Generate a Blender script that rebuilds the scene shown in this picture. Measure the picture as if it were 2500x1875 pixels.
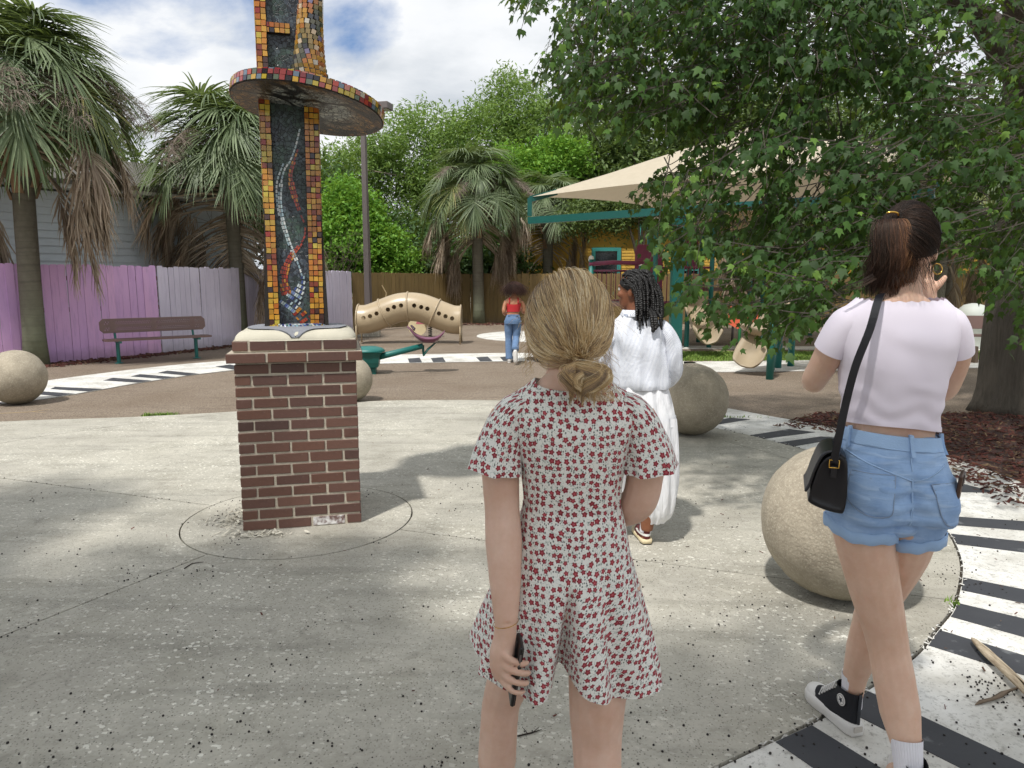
import bpy, bmesh, math, random
import numpy as np
from mathutils import Vector, Matrix, noise as mnoise

for _o in list(bpy.data.objects):
    bpy.data.objects.remove(_o)
scene = bpy.context.scene
COL = scene.collection
R = math.radians
PI = math.pi

# ------------------------------------------------------------------ camera
EYE = 1.55
PITCH = R(8.27)
cam_data = bpy.data.cameras.new('camera')
cam_data.sensor_width = 36.0
cam_data.lens = 24.98
cam_data.clip_start = 0.05
cam_data.clip_end = 2000.0
camera = bpy.data.objects.new('camera', cam_data)
camera.location = (0, 0, EYE)
camera.rotation_euler = (R(90) - PITCH, 0, 0)
COL.objects.link(camera)
scene.camera = camera

# ------------------------------------------------------------------ light
SUN_EL, SUN_AZ = R(60), R(209)          # high sun, behind the camera to the left
sun_dir = Vector((math.sin(SUN_AZ) * math.cos(SUN_EL), math.cos(SUN_AZ) * math.cos(SUN_EL), math.sin(SUN_EL)))
sl = bpy.data.lights.new('sun', 'SUN')
sl.energy = 3.75
sl.angle = R(2.6)
sl.color = (1.0, 0.965, 0.91)
sun = bpy.data.objects.new('sun', sl)
sun.rotation_euler = (-sun_dir).to_track_quat('-Z', 'Y').to_euler()
sun.location = (-6, -10, 20)
COL.objects.link(sun)

world = bpy.data.worlds.new('World')
scene.world = world
world.cycles.sampling_method = 'MANUAL'
world.cycles.sample_map_resolution = 512
world.use_nodes = True
scene.view_settings.view_transform = 'Standard'
scene.view_settings.look = 'None'
scene.view_settings.exposure = 0.0
scene.view_settings.gamma = 1.0
scene.view_settings.use_curve_mapping = False
scene.cycles.use_denoising = True
scene.cycles.use_adaptive_sampling = True
scene.cycles.adaptive_threshold = .025
scene.cycles.max_bounces = 5
scene.cycles.diffuse_bounces = 3
scene.cycles.glossy_bounces = 2
scene.cycles.transmission_bounces = 4
scene.cycles.transparent_max_bounces = 6


# ------------------------------------------------------------------ node helpers
def S(h):
    """sRGB hex to linear rgba"""
    c = [int(h[i:i + 2], 16) / 255 for i in (0, 2, 4)]
    return tuple((x / 12.92 if x <= .04045 else ((x + .055) / 1.055) ** 2.4) for x in c) + (1.0,)


def K(r, g, b):
    return (r, g, b, 1.0)


class NT:
    def __init__(s, tree):
        s.t, s.n, s.l = tree, tree.nodes, tree.links

    def add(s, typ, ins=None, **props):
        nd = s.n.new(typ)
        for k, v in props.items():
            setattr(nd, k, v)
        for k, v in (ins or {}).items():
            so = nd.inputs[k]
            if isinstance(v, bpy.types.NodeSocket):
                s.l.new(v, so)
            else:
                so.default_value = v
        return nd

    def obj(s):
        return s.add('ShaderNodeTexCoord').outputs['Object']

    def uv(s):
        return s.add('ShaderNodeTexCoord').outputs['UV']

    def attr(s, name='var'):
        return s.add('ShaderNodeAttribute', attribute_name=name).outputs['Fac']

    def rnd(s):
        return s.add('ShaderNodeObjectInfo').outputs['Random']

    def mapping(s, v, scale=(1, 1, 1), loc=(0, 0, 0), rot=(0, 0, 0)):
        return s.add('ShaderNodeMapping', {'Vector': v, 'Scale': scale, 'Location': loc, 'Rotation': rot}).outputs[0]

    def noise(s, v=None, scale=5, detail=4, rough=.55, dist=0):
        i = {'Scale': scale, 'Detail': detail, 'Roughness': rough, 'Distortion': dist}
        if v is not None:
            i['Vector'] = v
        return s.add('ShaderNodeTexNoise', i).outputs['Fac']

    def vor(s, v=None, scale=5, feature='F1', rand=1.0, dims='3D'):
        nd = s.add('ShaderNodeTexVoronoi', {'Scale': scale, 'Randomness': rand}, feature=feature, voronoi_dimensions=dims)
        if v is not None:
            s.l.new(v, nd.inputs['Vector'])
        return nd

    def ramp(s, fac, stops, interp='LINEAR'):
        nd = s.add('ShaderNodeValToRGB', {'Fac': fac})
        cr = nd.color_ramp
        cr.interpolation = interp
        while len(cr.elements) < len(stops):
            cr.elements.new(0.5)
        for e, (p, c) in zip(cr.elements, stops):
            e.position = p
            e.color = c if len(c) == 4 else (*c, 1)
        return nd.outputs['Color']

    def step(s, fac, a, b):
        nd = s.add('ShaderNodeMapRange', {'Value': fac, 'From Min': a, 'From Max': b}, clamp=True)
        return nd.outputs['Result']

    def m(s, op, a, b=0.0, c=0.0):
        return s.add('ShaderNodeMath', {0: a, 1: b, 2: c}, operation=op).outputs[0]

    def vm(s, op, a, b=(0, 0, 0)):
        nd = s.add('ShaderNodeVectorMath', {0: a, 1: b}, operation=op)
        return nd.outputs['Value'] if op in ('LENGTH', 'DOT_PRODUCT', 'DISTANCE') else nd.outputs[0]

    def sep(s, v):
        return s.add('ShaderNodeSeparateXYZ', {0: v}).outputs

    def comb(s, x=0.0, y=0.0, z=0.0):
        return s.add('ShaderNodeCombineXYZ', {0: x, 1: y, 2: z}).outputs[0]

    def mix(s, fac, a, b, mode='MIX'):
        nd = s.add('ShaderNodeMix', {0: fac, 6: a, 7: b}, data_type='RGBA', blend_type=mode)
        return nd.outputs[2]

    def bump(s, h, strength=.3, dist=.01):
        return s.add('ShaderNodeBump', {'Height': h, 'Strength': strength, 'Distance': dist}).outputs[0]


MATS = {}


def mat(name, fn):
    """fn(nt) returns (color, rough, extra dict of Principled inputs)"""
    if name in MATS:
        return MATS[name]
    m = bpy.data.materials.new(name)
    m.use_nodes = True
    m.node_tree.nodes.clear()
    nt = NT(m.node_tree)
    r = fn(nt)
    out = nt.add('ShaderNodeOutputMaterial')
    if isinstance(r, bpy.types.NodeSocket):
        nt.l.new(r, out.inputs['Surface'])
    else:
        col, rough, ex = (list(r) + [{}])[:3]
        ins = {'Base Color': col, 'Roughness': rough}
        ins.update(ex)
        b = nt.add('ShaderNodeBsdfPrincipled', ins)
        nt.l.new(b.outputs[0], out.inputs['Surface'])
    MATS[name] = m
    return m


def simple(name, col, rough=.6, var=.12, scale=6, bump=0.0, bscale=60, ex=None, detail=4):
    """colour with soft mottling and optional fine relief"""
    def fn(n):
        o = n.obj()
        f = n.noise(o, scale, detail)
        c = n.mix(f, tuple(x * (1 - var) for x in col[:3]) + (1,), tuple(min(1, x * (1 + var)) for x in col[:3]) + (1,))
        e = dict(ex or {})
        if bump:
            e['Normal'] = n.bump(n.noise(o, bscale, 3), bump, .004)
        return c, rough, e
    return mat(name, fn)


# ------------------------------------------------------------------ world sky with broken cloud
def build_sky():
    nt = NT(world.node_tree)
    nt.n.clear()
    sky = nt.add('ShaderNodeTexSky', sky_type='NISHITA')
    sky.sun_disc = False
    sky.sun_elevation = SUN_EL
    sky.sun_rotation = SUN_AZ
    sky.air_density = 1.0
    sky.dust_density = 0.6
    d = nt.vm('NORMALIZE', nt.add('ShaderNodeTexCoord').outputs['Generated'])
    x, y, z = nt.sep(d)
    zz = nt.m('ADD', nt.m('MAXIMUM', z, 0.0), 0.30)
    flat = nt.comb(nt.m('DIVIDE', x, zz), nt.m('DIVIDE', y, zz), 0.0)
    n1 = nt.noise(nt.mapping(flat, (1, 1, 1), (3.1, 1.7, 0)), 1.35, 9, .56, .25)
    n2 = nt.noise(nt.mapping(flat, (1, 1.3, 1), (7.3, 2.2, 0)), 2.1, 7, .55, .1)
    gap = nt.vm('DOT_PRODUCT', d, Vector((-.375, .845, .385)).normalized())
    gapf = nt.step(gap, .968, .9990)
    gap2 = nt.step(nt.vm('DOT_PRODUCT', d, Vector((-.30, .87, .36)).normalized()), .972, .999)
    cov = nt.m('SUBTRACT', nt.m('ADD', n1, .21), nt.m('MULTIPLY', nt.m('MAXIMUM', gapf, gap2), .31))
    cover = nt.step(cov, .47, .58)
    thick = nt.step(nt.m('ADD', nt.m('MULTIPLY', n2, .8), nt.m('MULTIPLY', cov, .5)), .52, .94)
    ccol = nt.ramp(thick, [(0, K(1.0, 1.0, 1.0)), (.38, K(.90, .92, .945)), (1, K(.50, .555, .62))])
    bg1 = nt.add('ShaderNodeBackground', {'Color': nt.mix(.45, sky.outputs[0], K(1.9, 3.6, 7.4)), 'Strength': .105})
    bg2 = nt.add('ShaderNodeBackground', {'Color': ccol, 'Strength': 1.06})
    mx = nt.add('ShaderNodeMixShader', {0: cover, 1: bg1.outputs[0], 2: bg2.outputs[0]})
    out = nt.add('ShaderNodeOutputWorld')
    nt.l.new(mx.outputs[0], out.inputs[0])


build_sky()


# ------------------------------------------------------------------ geometry helpers
class MB:
    def __init__(s):
        s.v, s.f, s.uv, s.var, s.mi = [], [], [], [], []
        s.curm = 0

    def add(s, verts, faces, uvs=None, var=0.0):
        o = len(s.v)
        s.v.extend([tuple(p) for p in verts])
        s.f.extend([tuple(i + o for i in f) for f in faces])
        s.mi.extend([s.curm] * len(faces))
        s.uv.extend(uvs if uvs is not None else [(p[0] + p[1], p[2]) for p in verts])
        s.var.extend([var] * len(verts) if not hasattr(var, '__len__') else var)
        return o

    def box(s, c, size, rot=None, taper=1.0, var=0.0, bev=0.0):
        x, y, z = [q / 2 for q in size]
        if bev:
            b = bev
            vs, ring = [], []
            for (zz, ins) in ((-z, b), (-z + b, 0), (z - b, 0), (z, b)):
                t = taper if zz > 0 else 1
                X, Y = (x - ins) * t, (y - ins) * t
                c1 = b if ins == 0 else b * .6
                vs += [(-X + c1, -Y, zz), (X - c1, -Y, zz), (X, -Y + c1, zz), (X, Y - c1, zz), (X - c1, Y, zz), (-X + c1, Y, zz), (-X, Y - c1, zz), (-X, -Y + c1, zz)]
            fs = [tuple(range(7, -1, -1)), tuple(range(24, 32))]
            for k in range(3):
                for i in range(8):
                    j = (i + 1) % 8
                    fs.append((k * 8 + i, k * 8 + j, k * 8 + 8 + j, k * 8 + 8 + i))
        else:
            t = taper
            vs = [(-x, -y, -z), (x, -y, -z), (x, y, -z), (-x, y, -z), (-x * t, -y * t, z), (x * t, -y * t, z), (x * t, y * t, z), (-x * t, y * t, z)]
            fs = [(3, 2, 1, 0), (4, 5, 6, 7), (0, 1, 5, 4), (1, 2, 6, 5), (2, 3, 7, 6), (3, 0, 4, 7)]
        if rot is not None:
            vs = [rot @ Vector(p) for p in vs]
        vs = [(p[0] + c[0], p[1] + c[1], p[2] + c[2]) for p in vs]
        s.add(vs, fs, None, var)
        return s

    def beam(s, a, b, w, h, up=(0, 0, 1), bev=0.0, var=0.0):
        """a rectangular bar from a to b"""
        a, b = Vector(a), Vector(b)
        d = (b - a)
        L = d.length
        d.normalize()
        u = Vector(up)
        if abs(d.dot(u)) > .98:
            u = Vector((0, 1, 0))
        sx = d.cross(u).normalized()
        uu = sx.cross(d)
        rot = Matrix((sx, d, uu)).transposed()
        s.box((a + b) / 2, (w, L, h), rot, 1, var, bev)
        return s

    def tube(s, pts, rad, n=8, caps=True, var=0.0, squash=None):
        pts = [Vector(p) for p in pts]
        m = len(pts)
        if not hasattr(rad, '__len__'):
            rad = [rad] * m
        t0 = (pts[1] - pts[0]).normalized()
        ref = Vector((0, 0, 1)) if abs(t0.z) < .9 else Vector((1, 0, 0))
        u = t0.cross(ref).normalized()
        vs, uvs, L = [], [], 0.0
        for i, p in enumerate(pts):
            if i == 0:
                t = t0
            elif i == m - 1:
                t = (pts[-1] - pts[-2]).normalized()
            else:
                t = (pts[i + 1] - pts[i - 1]).normalized()
            if i:
                L += (pts[i] - pts[i - 1]).length
            u = (u - t * u.dot(t))
            u = u.normalized() if u.length > 1e-6 else t.orthogonal().normalized()
            w = t.cross(u)
            for k in range(n):
                a = 2 * PI * k / n
                vs.append(p + (u * math.cos(a) + w * math.sin(a)) * rad[i])
                uvs.append((k / n, L))
        fs = []
        for i in range(m - 1):
            for k in range(n):
                k2 = (k + 1) % n
                fs.append((i * n + k, i * n + k2, (i + 1) * n + k2, (i + 1) * n + k))
        if caps:
            fs.append(tuple(range(n - 1, -1, -1)))
            fs.append(tuple(range((m - 1) * n, m * n)))
        s.add(vs, fs, uvs, var)
        return s

    def lathe(s, prof, n=24, c=(0, 0, 0), var=0.0, close=True):
        """profile of (radius, z) from bottom to top"""
        vs, fs, uvs = [], [], []
        for (r, z) in prof:
            for k in range(n):
                a = 2 * PI * k / n
                vs.append((c[0] + r * math.cos(a), c[1] + r * math.sin(a), c[2] + z))
                uvs.append((k / n, z))
        for i in range(len(prof) - 1):
            for k in range(n):
                k2 = (k + 1) % n
                fs.append((i * n + k, i * n + k2, (i + 1) * n + k2, (i + 1) * n + k))
        if close:
            fs.append(tuple(range(n - 1, -1, -1)))
            fs.append(tuple(range((len(prof) - 1) * n, len(prof) * n)))
        s.add(vs, fs, uvs, var)
        return s

    def rings(s, rings, closed=True, caps=(True, True), uvs=None, var=0.0):
        """loft between rings of equal point count"""
        n = len(rings[0])
        vs = [p for r in rings for p in r]
        fs = []
        lim = n if closed else n - 1
        for i in range(len(rings) - 1):
            for k in range(lim):
                k2 = (k + 1) % n
                fs.append((i * n + k, i * n + k2, (i + 1) * n + k2, (i + 1) * n + k))
        if closed and caps[0]:
            fs.append(tuple(range(n - 1, -1, -1)))
        if closed and caps[1]:
            fs.append(tuple(range((len(rings) - 1) * n, len(rings) * n)))
        s.add(vs, fs, uvs, var)
        return s

    def prism(s, poly, z0, z1, var=0.0):
        """vertical extrusion of an xy polygon (counter-clockwise)"""
        n = len(poly)
        vs = [(p[0], p[1], z0) for p in poly] + [(p[0], p[1], z1) for p in poly]
        fs = [tuple(range(n - 1, -1, -1)), tuple(range(n, 2 * n))]
        for i in range(n):
            j = (i + 1) % n
            fs.append((i, j, n + j, n + i))
        s.add(vs, fs, None, var)
        return s

    def sphere(s, c, r, nu=16, nv=10, var=0.0):
        rx, ry, rz = r if hasattr(r, '__len__') else (r, r, r)
        prof = []
        vs, fs = [], []
        for i in range(nv + 1):
            a = PI * i / nv
            for k in range(nu):
                b = 2 * PI * k / nu
                vs.append((c[0] + rx * math.sin(a) * math.cos(b), c[1] + ry * math.sin(a) * math.sin(b), c[2] - rz * math.cos(a)))
        for i in range(nv):
            for k in range(nu):
                k2 = (k + 1) % nu
                fs.append((i * nu + k, i * nu + k2, (i + 1) * nu + k2, (i + 1) * nu + k))
        s.add(vs, fs, None, var)
        return s

    def mesh(s, name, mats, smooth=False):
        me = bpy.data.meshes.new(name)
        me.from_pydata(s.v, [], s.f)
        for m_ in (mats if isinstance(mats, (list, tuple)) else [mats]):
            me.materials.append(m_)
        nl = len(me.loops)
        li = np.empty(nl, dtype=np.int32)
        me.loops.foreach_get('vertex_index', li)
        uvl = me.uv_layers.new(name='UVMap')
        uvl.data.foreach_set('uv', np.asarray(s.uv, dtype=np.float32)[li].ravel())
        at = me.attributes.new('var', 'FLOAT', 'POINT')
        at.data.foreach_set('value', np.asarray(s.var, dtype=np.float32))
        if any(s.mi):
            me.polygons.foreach_set('material_index', s.mi)
        if smooth:
            me.polygons.foreach_set('use_smooth', [True] * len(me.polygons))
        me.update()
        return me

    def build(s, name, mats, parent=None, smooth=False, loc=None, rot=None):
        return link(name, s.mesh(name, mats, smooth), parent, loc, rot)


def link(name, me, parent=None, loc=None, rot=None):
    o = bpy.data.objects.new(name, me)
    COL.objects.link(o)
    if parent is not None:
        o.parent = parent
    if loc is not None:
        o.location = loc
    if rot is not None:
        o.rotation_euler = rot
    return o


def tag(o, label=None, cat=None, group=None, kind=None):
    if label:
        o['label'] = label
    if cat:
        o['category'] = cat
    if group:
        o['group'] = group
    if kind:
        o['kind'] = kind
    return o


def thing(name, label, cat, loc=(0, 0, 0), rotz=0.0, group=None):
    o = bpy.data.objects.new(name, None)
    COL.objects.link(o)
    o.location = loc
    o.rotation_euler = (0, 0, rotz)
    o.empty_display_size = .2
    return tag(o, label, cat, group)


def structure(name, mb, m, smooth=False):
    o = mb.build(name, m, None, smooth)
    o['kind'] = 'structure'
    return o


def smooth_by_angle(o, ang=40):
    o.data.polygons.foreach_set('use_smooth', [True] * len(o.data.polygons))
    try:
        o.data.set_sharp_from_angle(angle=R(ang))
    except Exception:
        pass
    return o


def bulk(name, V, faces, m, var=None, smooth=False, uv=None):
    """large mesh from numpy arrays; faces is an (n,k) array"""
    me = bpy.data.meshes.new(name)
    nv, (nf, k) = len(V), faces.shape
    me.vertices.add(nv)
    me.vertices.foreach_set('co', np.ascontiguousarray(V, dtype=np.float32).ravel())
    me.loops.add(nf * k)
    me.loops.foreach_set('vertex_index', np.ascontiguousarray(faces, dtype=np.int32).ravel())
    me.polygons.add(nf)
    me.polygons.foreach_set('loop_start', np.arange(0, nf * k, k, dtype=np.int32))
    me.polygons.foreach_set('loop_total', np.full(nf, k, dtype=np.int32))
    if var is not None:
        at = me.attributes.new('var', 'FLOAT', 'POINT')
        at.data.foreach_set('value', np.asarray(var, dtype=np.float32))
    if uv is not None:
        ul = me.uv_layers.new(name='UVMap')
        ul.data.foreach_set('uv', np.asarray(uv, dtype=np.float32)[faces.ravel()].ravel())
    if smooth:
        me.polygons.foreach_set('use_smooth', [True] * nf)
    for mm in (m if isinstance(m, (list, tuple)) else [m]):
        me.materials.append(mm)
    me.update(calc_edges=True)
    me.validate()
    return me


def scatter(tv, tf, M, var):
    """place the template (tv verts, tf faces) at each 4x4 of M; returns V, F, per-vertex var"""
    tv = np.asarray(tv, float)
    tf = np.asarray(tf, int)
    M = np.asarray(M, float)
    n, k = len(M), len(tv)
    V = np.einsum('nij,kj->nki', M[:, :3, :3], tv) + M[:, None, :3, 3]
    F = tf[None] + (np.arange(n) * k)[:, None, None]
    return V.reshape(-1, 3), F.reshape(-1, tf.shape[1]), np.repeat(np.asarray(var, float), k)


def catmull(pts, n=8, closed=False):
    P = [Vector(p) for p in pts]
    out = []
    m = len(P)
    rng = range(m if closed else m - 1)
    for i in rng:
        if closed:
            a, b, c, d = P[(i - 1) % m], P[i], P[(i + 1) % m], P[(i + 2) % m]
        else:
            a, b, c, d = P[max(i - 1, 0)], P[i], P[i + 1], P[min(i + 2, m - 1)]
        for k in range(n):
            t = k / n
            out.append(.5 * ((2 * b) + (c - a) * t + (2 * a - 5 * b + 4 * c - d) * t * t + (3 * b - a - 3 * c + d) * t ** 3))
    if not closed:
        out.append(P[-1].copy())
    return out


def interp(x, xs, ys):
    return float(np.interp(x, xs, ys))
# ================================================================== ground
def ground_at(u, v, z=0.0):
    """where the sight line through a survey mark (2212-wide picture) meets the level z"""
    x, y = (u - 1106) / 1535.0, -(v - 829.5) / 1535.0
    d = Vector((x, math.cos(PITCH) + math.sin(PITCH) * y, -math.sin(PITCH) + math.cos(PITCH) * y))
    t = (EYE - z) / -d.z
    return Vector((d.x * t, d.y * t, z))


def at(u, v, Y):
    x, y = (u - 1106) / 1535.0, -(v - 829.5) / 1535.0
    d = Vector((x, math.cos(PITCH) + math.sin(PITCH) * y, -math.sin(PITCH) + math.cos(PITCH) * y))
    t = Y / d.y
    return Vector((d.x * t, Y, EYE + d.z * t))


def m_dirt(n):
    o = n.obj()
    f = n.noise(o, .6, 6)
    g = n.noise(o, 18, 5)
    c = n.mix(n.step(f, .4, .6), K(.10, .075, .05), K(.075, .09, .04))
    c = n.mix(n.m('MULTIPLY', g, .6), c, K(.16, .12, .08))
    return c, .95, {'Normal': n.bump(g, .6, .02)}


def m_rubber(n):
    o = n.obj()
    v = n.vor(o, 95)
    c = n.ramp(v.outputs['Color'], [(0, S('60544a')), (.35, S('8a7b6b')), (.62, S('a59786')), (.85, S('716456')), (1, S('bfb19d'))])
    big = n.noise(o, .9, 5)
    c = n.mix(n.m('MULTIPLY', n.step(big, .35, .7), .42), c, S('6b5946'))
    strk = n.noise(n.mapping(o, (.5, 2.2, 1)), 2.4, 5)
    c = n.mix(n.m('MULTIPLY', n.step(strk, .56, .75), .35), c, S('4d4032'))
    h = n.m('MULTIPLY', v.outputs['Distance'], 1.0)
    return c, .9, {'Normal': n.bump(h, .9, .012)}


def m_concrete(n):
    o = n.obj()
    big = n.noise(o, .55, 6, .6)
    mid = n.noise(o, 3.2, 6, .6)
    strk = n.noise(n.mapping(o, (.55, 3.5, 1), rot=(0, 0, .35)), 1.6, 7, .62)
    fine = n.noise(o, 60, 4, .7)
    c = n.ramp(big, [(.25, S('98948a')), (.5, S('b4b0a4')), (.75, S('c2beb0'))])
    c = n.mix(n.m('MULTIPLY', n.step(strk, .5, .72), .55), c, S('7b796f'))
    c = n.mix(n.m('MULTIPLY', n.step(mid, .46, .74), .38), c, S('858172'))
    scuff = n.noise(n.mapping(o, (1.2, 1.2, 1), (4, 9, 0)), 5.5, 6, .7, 1.2)
    c = n.mix(n.m('MULTIPLY', n.step(scuff, .55, .66), .30), c, S('6f6c62'))
    c = n.mix(n.m('MULTIPLY', n.step(scuff, .42, .34), .28), c, S('d8d4c6'))
    c = n.mix(n.m('MULTIPLY', n.step(fine, .5, .8), .35), c, S('66645b'))
    # dark grit and pale shell flecks of the aggregate
    wob = n.vm('ADD', o, n.vm('MULTIPLY', n.add('ShaderNodeTexNoise', {'Vector': o, 'Scale': 70.0, 'Detail': 2.0}).outputs['Color'], (.012, .012, 0)))
    vf = n.vor(n.mapping(wob, (1, 1.35, .2)), 66)
    fl = n.m('MULTIPLY', n.step(n.sep(vf.outputs['Color'])[0], .66, .67), n.step(vf.outputs['Distance'], n.m('MULTIPLY', n.sep(vf.outputs['Color'])[1], .5), .08))
    patch = n.step(n.noise(o, 1.1, 4), .38, .62)
    c = n.mix(n.m('MULTIPLY', n.m('MULTIPLY', fl, patch), .7), c, S('efede2'))
    vd = n.vor(n.mapping(wob, (1.2, 1, .2), (3, 5, 0)), 95)
    dk = n.m('MULTIPLY', n.step(n.sep(vd.outputs['Color'])[1], .6, .61), n.step(vd.outputs['Distance'], .42, .2))
    c = n.mix(n.m('MULTIPLY', dk, .6), c, S('4c4a43'))
    return c, .88, {'Normal': n.bump(n.m('ADD', fine, n.m('MULTIPLY', fl, .6)), .45, .004)}


def m_whitepaint(n):
    o = n.obj()
    f = n.noise(o, 2.2, 7, .65)
    g = n.noise(o, 30, 5, .7)
    c = n.mix(n.step(f, .42, .72), S('e2e1dc'), S('b3b0a6'))
    c = n.mix(n.m('MULTIPLY', n.step(g, .53, .70), .7), c, S('85827a'))
    c = n.mix(n.m('MULTIPLY', n.step(n.noise(o, 90, 3), .6, .7), .6), c, S('6d6a62'))
    return c, .8, {'Normal': n.bump(g, .35, .003)}


def m_blackpaint(n):
    o = n.obj()
    f = n.noise(o, 7, 6, .6)
    g = n.noise(o, 2.6, 5)
    c = n.mix(n.step(f, .60, .68), S('3b3d42'), S('75777a'))
    c = n.mix(n.m('MULTIPLY', n.step(g, .45, .8), .35), c, S('56575a'))
    return c, .72, {'Normal': n.bump(n.noise(o, 60, 4), .3, .003)}


def m_grass(n):
    a = n.attr()
    return n.ramp(a, [(0, S('4d6a24')), (.5, S('6f8f35')), (1, S('94ad52'))]), .7


MATS_GRASSB = mat('grass_blade', m_grass)
M_RUB = mat('rubber_crumb', m_rubber)
M_CON = mat('exposed_concrete', m_concrete)
M_WP = mat('worn_white_paint', m_whitepaint)
M_BP = mat('worn_black_paint', m_blackpaint)
M_DIRT = mat('dirt', m_dirt)
M_JOINT = simple('joint_dirt', S('453f36'), .95, .3, 30)

g = MB()
g.add([(-400, -400, -.02), (400, -400, -.02), (400, 400, -.02), (-400, 400, -.02)], [(0, 1, 2, 3)])
structure('ground', g, M_DIRT)

g = MB()
g.add([(-20, -12, 0), (22, -12, 0), (22, 27.5, 0), (-1.8, 27.5, 0), (-6, 23.4, 0), (-9, 15, 0), (-13, 9.5, 0), (-20, 5, 0)], [tuple(range(8))])
structure('rubber_surface', g, M_RUB)

# ---- plaza: concrete slabs with open joints around the pedestal ring
RC = Vector((-1.38, 4.47, 0))
edge_pts = [(0.82, 2.16), (1.08, 2.31), (1.28, 2.45), (1.64, 2.72), (1.87, 2.95), (2.09, 3.18), (2.35, 3.54), (2.51, 3.81), (2.69, 4.24),
            (2.82, 4.85), (2.83, 5.55), (2.70, 6.28), (2.54, 6.62), (2.36, 6.98), (2.10, 7.34), (1.72, 7.9), (1.1, 8.55), (0.45, 8.93), (-.28, 9.06), (-1.1, 9.07), (-1.82, 8.99), (-2.6, 8.66), (-3.31, 8.25),
            (-4.4, 7.9), (-5.61, 7.65), (-7.4, 6.9), (-8.8, 5.2), (-9.2, 2.5), (-8.2, -.5), (-6, -2.6), (-3.4, -2.0), (-1.6, .2), (-.5, 1.3), (.3, 1.85)]
edge = catmull([(x, y, 0) for x, y in edge_pts], 6, True)
eang = np.array([math.atan2(p.y - RC.y, p.x - RC.x) for p in edge])
erad = np.array([(p - RC).length for p in edge])
od = np.argsort(eang)
eang, erad = eang[od], erad[od]


def r_out(a):
    a = (a + PI) % (2 * PI) - PI
    return float(np.interp(a, eang, erad, period=2 * PI))


SLAB_Z0, SLAB_Z1 = -.01, .022
g = MB()
pl = [(RC.x + (r_out(2 * PI * k / 160) + .012) * math.cos(2 * PI * k / 160), RC.y + (r_out(2 * PI * k / 160) + .012) * math.sin(2 * PI * k / 160)) for k in range(160)]
g.prism(pl, -.012, .004)
plaza = structure('plaza_joint_bed', g, M_JOINT)
plaza.name = 'plaza_pavement'


def slab(a0, a1, r0, r1, gap=.0045):
    """annular sector with an open joint all round; r1 may be a function of the angle"""
    nseg = max(6, int((a1 - a0) / R(2.2)))
    inn, out = [], []
    for k in range(nseg + 1):
        a = a0 + (a1 - a0) * k / nseg
        rin, ro = r0 + gap, (r1(a) if callable(r1) else r1) - gap
        ro = max(ro, rin + .02)
        for r, L in ((rin, inn), (ro, out)):
            sh = 0.0
            if k == 0:
                sh = gap / r
            if k == nseg:
                sh = -gap / r
            L.append((RC.x + r * math.cos(a + sh), RC.y + r * math.sin(a + sh)))
    b = MB()
    n = nseg + 1
    vs = [(x, y, SLAB_Z1) for x, y in inn] + [(x, y, SLAB_Z1) for x, y in out] + [(x, y, SLAB_Z0) for x, y in inn] + [(x, y, SLAB_Z0) for x, y in out]
    fs = []
    for k in range(nseg):
        fs.append((k, n + k, n + k + 1, k + 1))
        fs.append((2 * n + k, k, k + 1, 2 * n + k + 1))
        fs.append((n + k, 3 * n + k, 3 * n + k + 1, n + k + 1))
    fs.append((0, 2 * n, 3 * n, n))
    fs.append((nseg, n + nseg, 3 * n + nseg, 2 * n + nseg))
    b.add(vs, fs)
    return b.build('slab', M_CON, plaza)


b = MB()
b.prism([(RC.x + .7155 * math.cos(2 * PI * k / 72), RC.y + .7155 * math.sin(2 * PI * k / 72)) for k in range(72)], SLAB_Z0, SLAB_Z1 + .001)
b.build('slab', M_CON, plaza)
JO = [R(-118), R(-19.2), R(100), R(160.5)]
for i, a0 in enumerate(JO):
    a1 = JO[(i + 1) % len(JO)]
    if a1 < a0:
        a1 += 2 * PI
    slab(a0, a1, .72, lambda a: min(4.08, r_out(a)))
    # outer course beyond the ring joint, only where the plaza reaches that far
    aa = np.linspace(a0, a1, 60)
    ok = [r_out(a) > 4.16 for a in aa]
    k = 0
    while k < 60:
        if ok[k]:
            j = k
            while j + 1 < 60 and ok[j + 1]:
                j += 1
            if j - k > 3:
                slab(aa[k], aa[j], 4.08, r_out)
            k = j + 1
        else:
            k += 1


# ---- painted keyboard paths
def offset_poly(line, w):
    out = []
    for i, p in enumerate(line):
        t = (line[min(i + 1, len(line) - 1)] - line[max(i - 1, 0)]).normalized()
        out.append(p + Vector((t.y, -t.x, 0)) * w)
    return out


def strip(inner, outer, z0, z1):
    b = MB()
    n = len(inner)
    vs = [(p.x, p.y, z1) for p in inner] + [(p.x, p.y, z1) for p in outer] + [(p.x, p.y, z0) for p in inner] + [(p.x, p.y, z0) for p in outer]
    fs = []
    for k in range(n - 1):
        fs += [(k, k + 1, n + k + 1, n + k), (2 * n + k + 1, k + 1, k, 2 * n + k), (n + k, n + k + 1, 3 * n + k + 1, 3 * n + k)]
    fs += [(0, n, 3 * n, 2 * n), (n - 1, 3 * n - 1, 4 * n - 1, 2 * n - 1)]
    b.add(vs, fs)
    return b


def resample(line, step):
    L = [0]
    for a, b_ in zip(line, line[1:]):
        L.append(L[-1] + (b_ - a).length)
    n = max(2, int(L[-1] / step))
    q = np.linspace(0, L[-1], n)
    A = np.array([[p.x, p.y] for p in line])
    return [Vector((float(np.interp(t, L, A[:, 0])), float(np.interp(t, L, A[:, 1])), 0)) for t in q]


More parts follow.
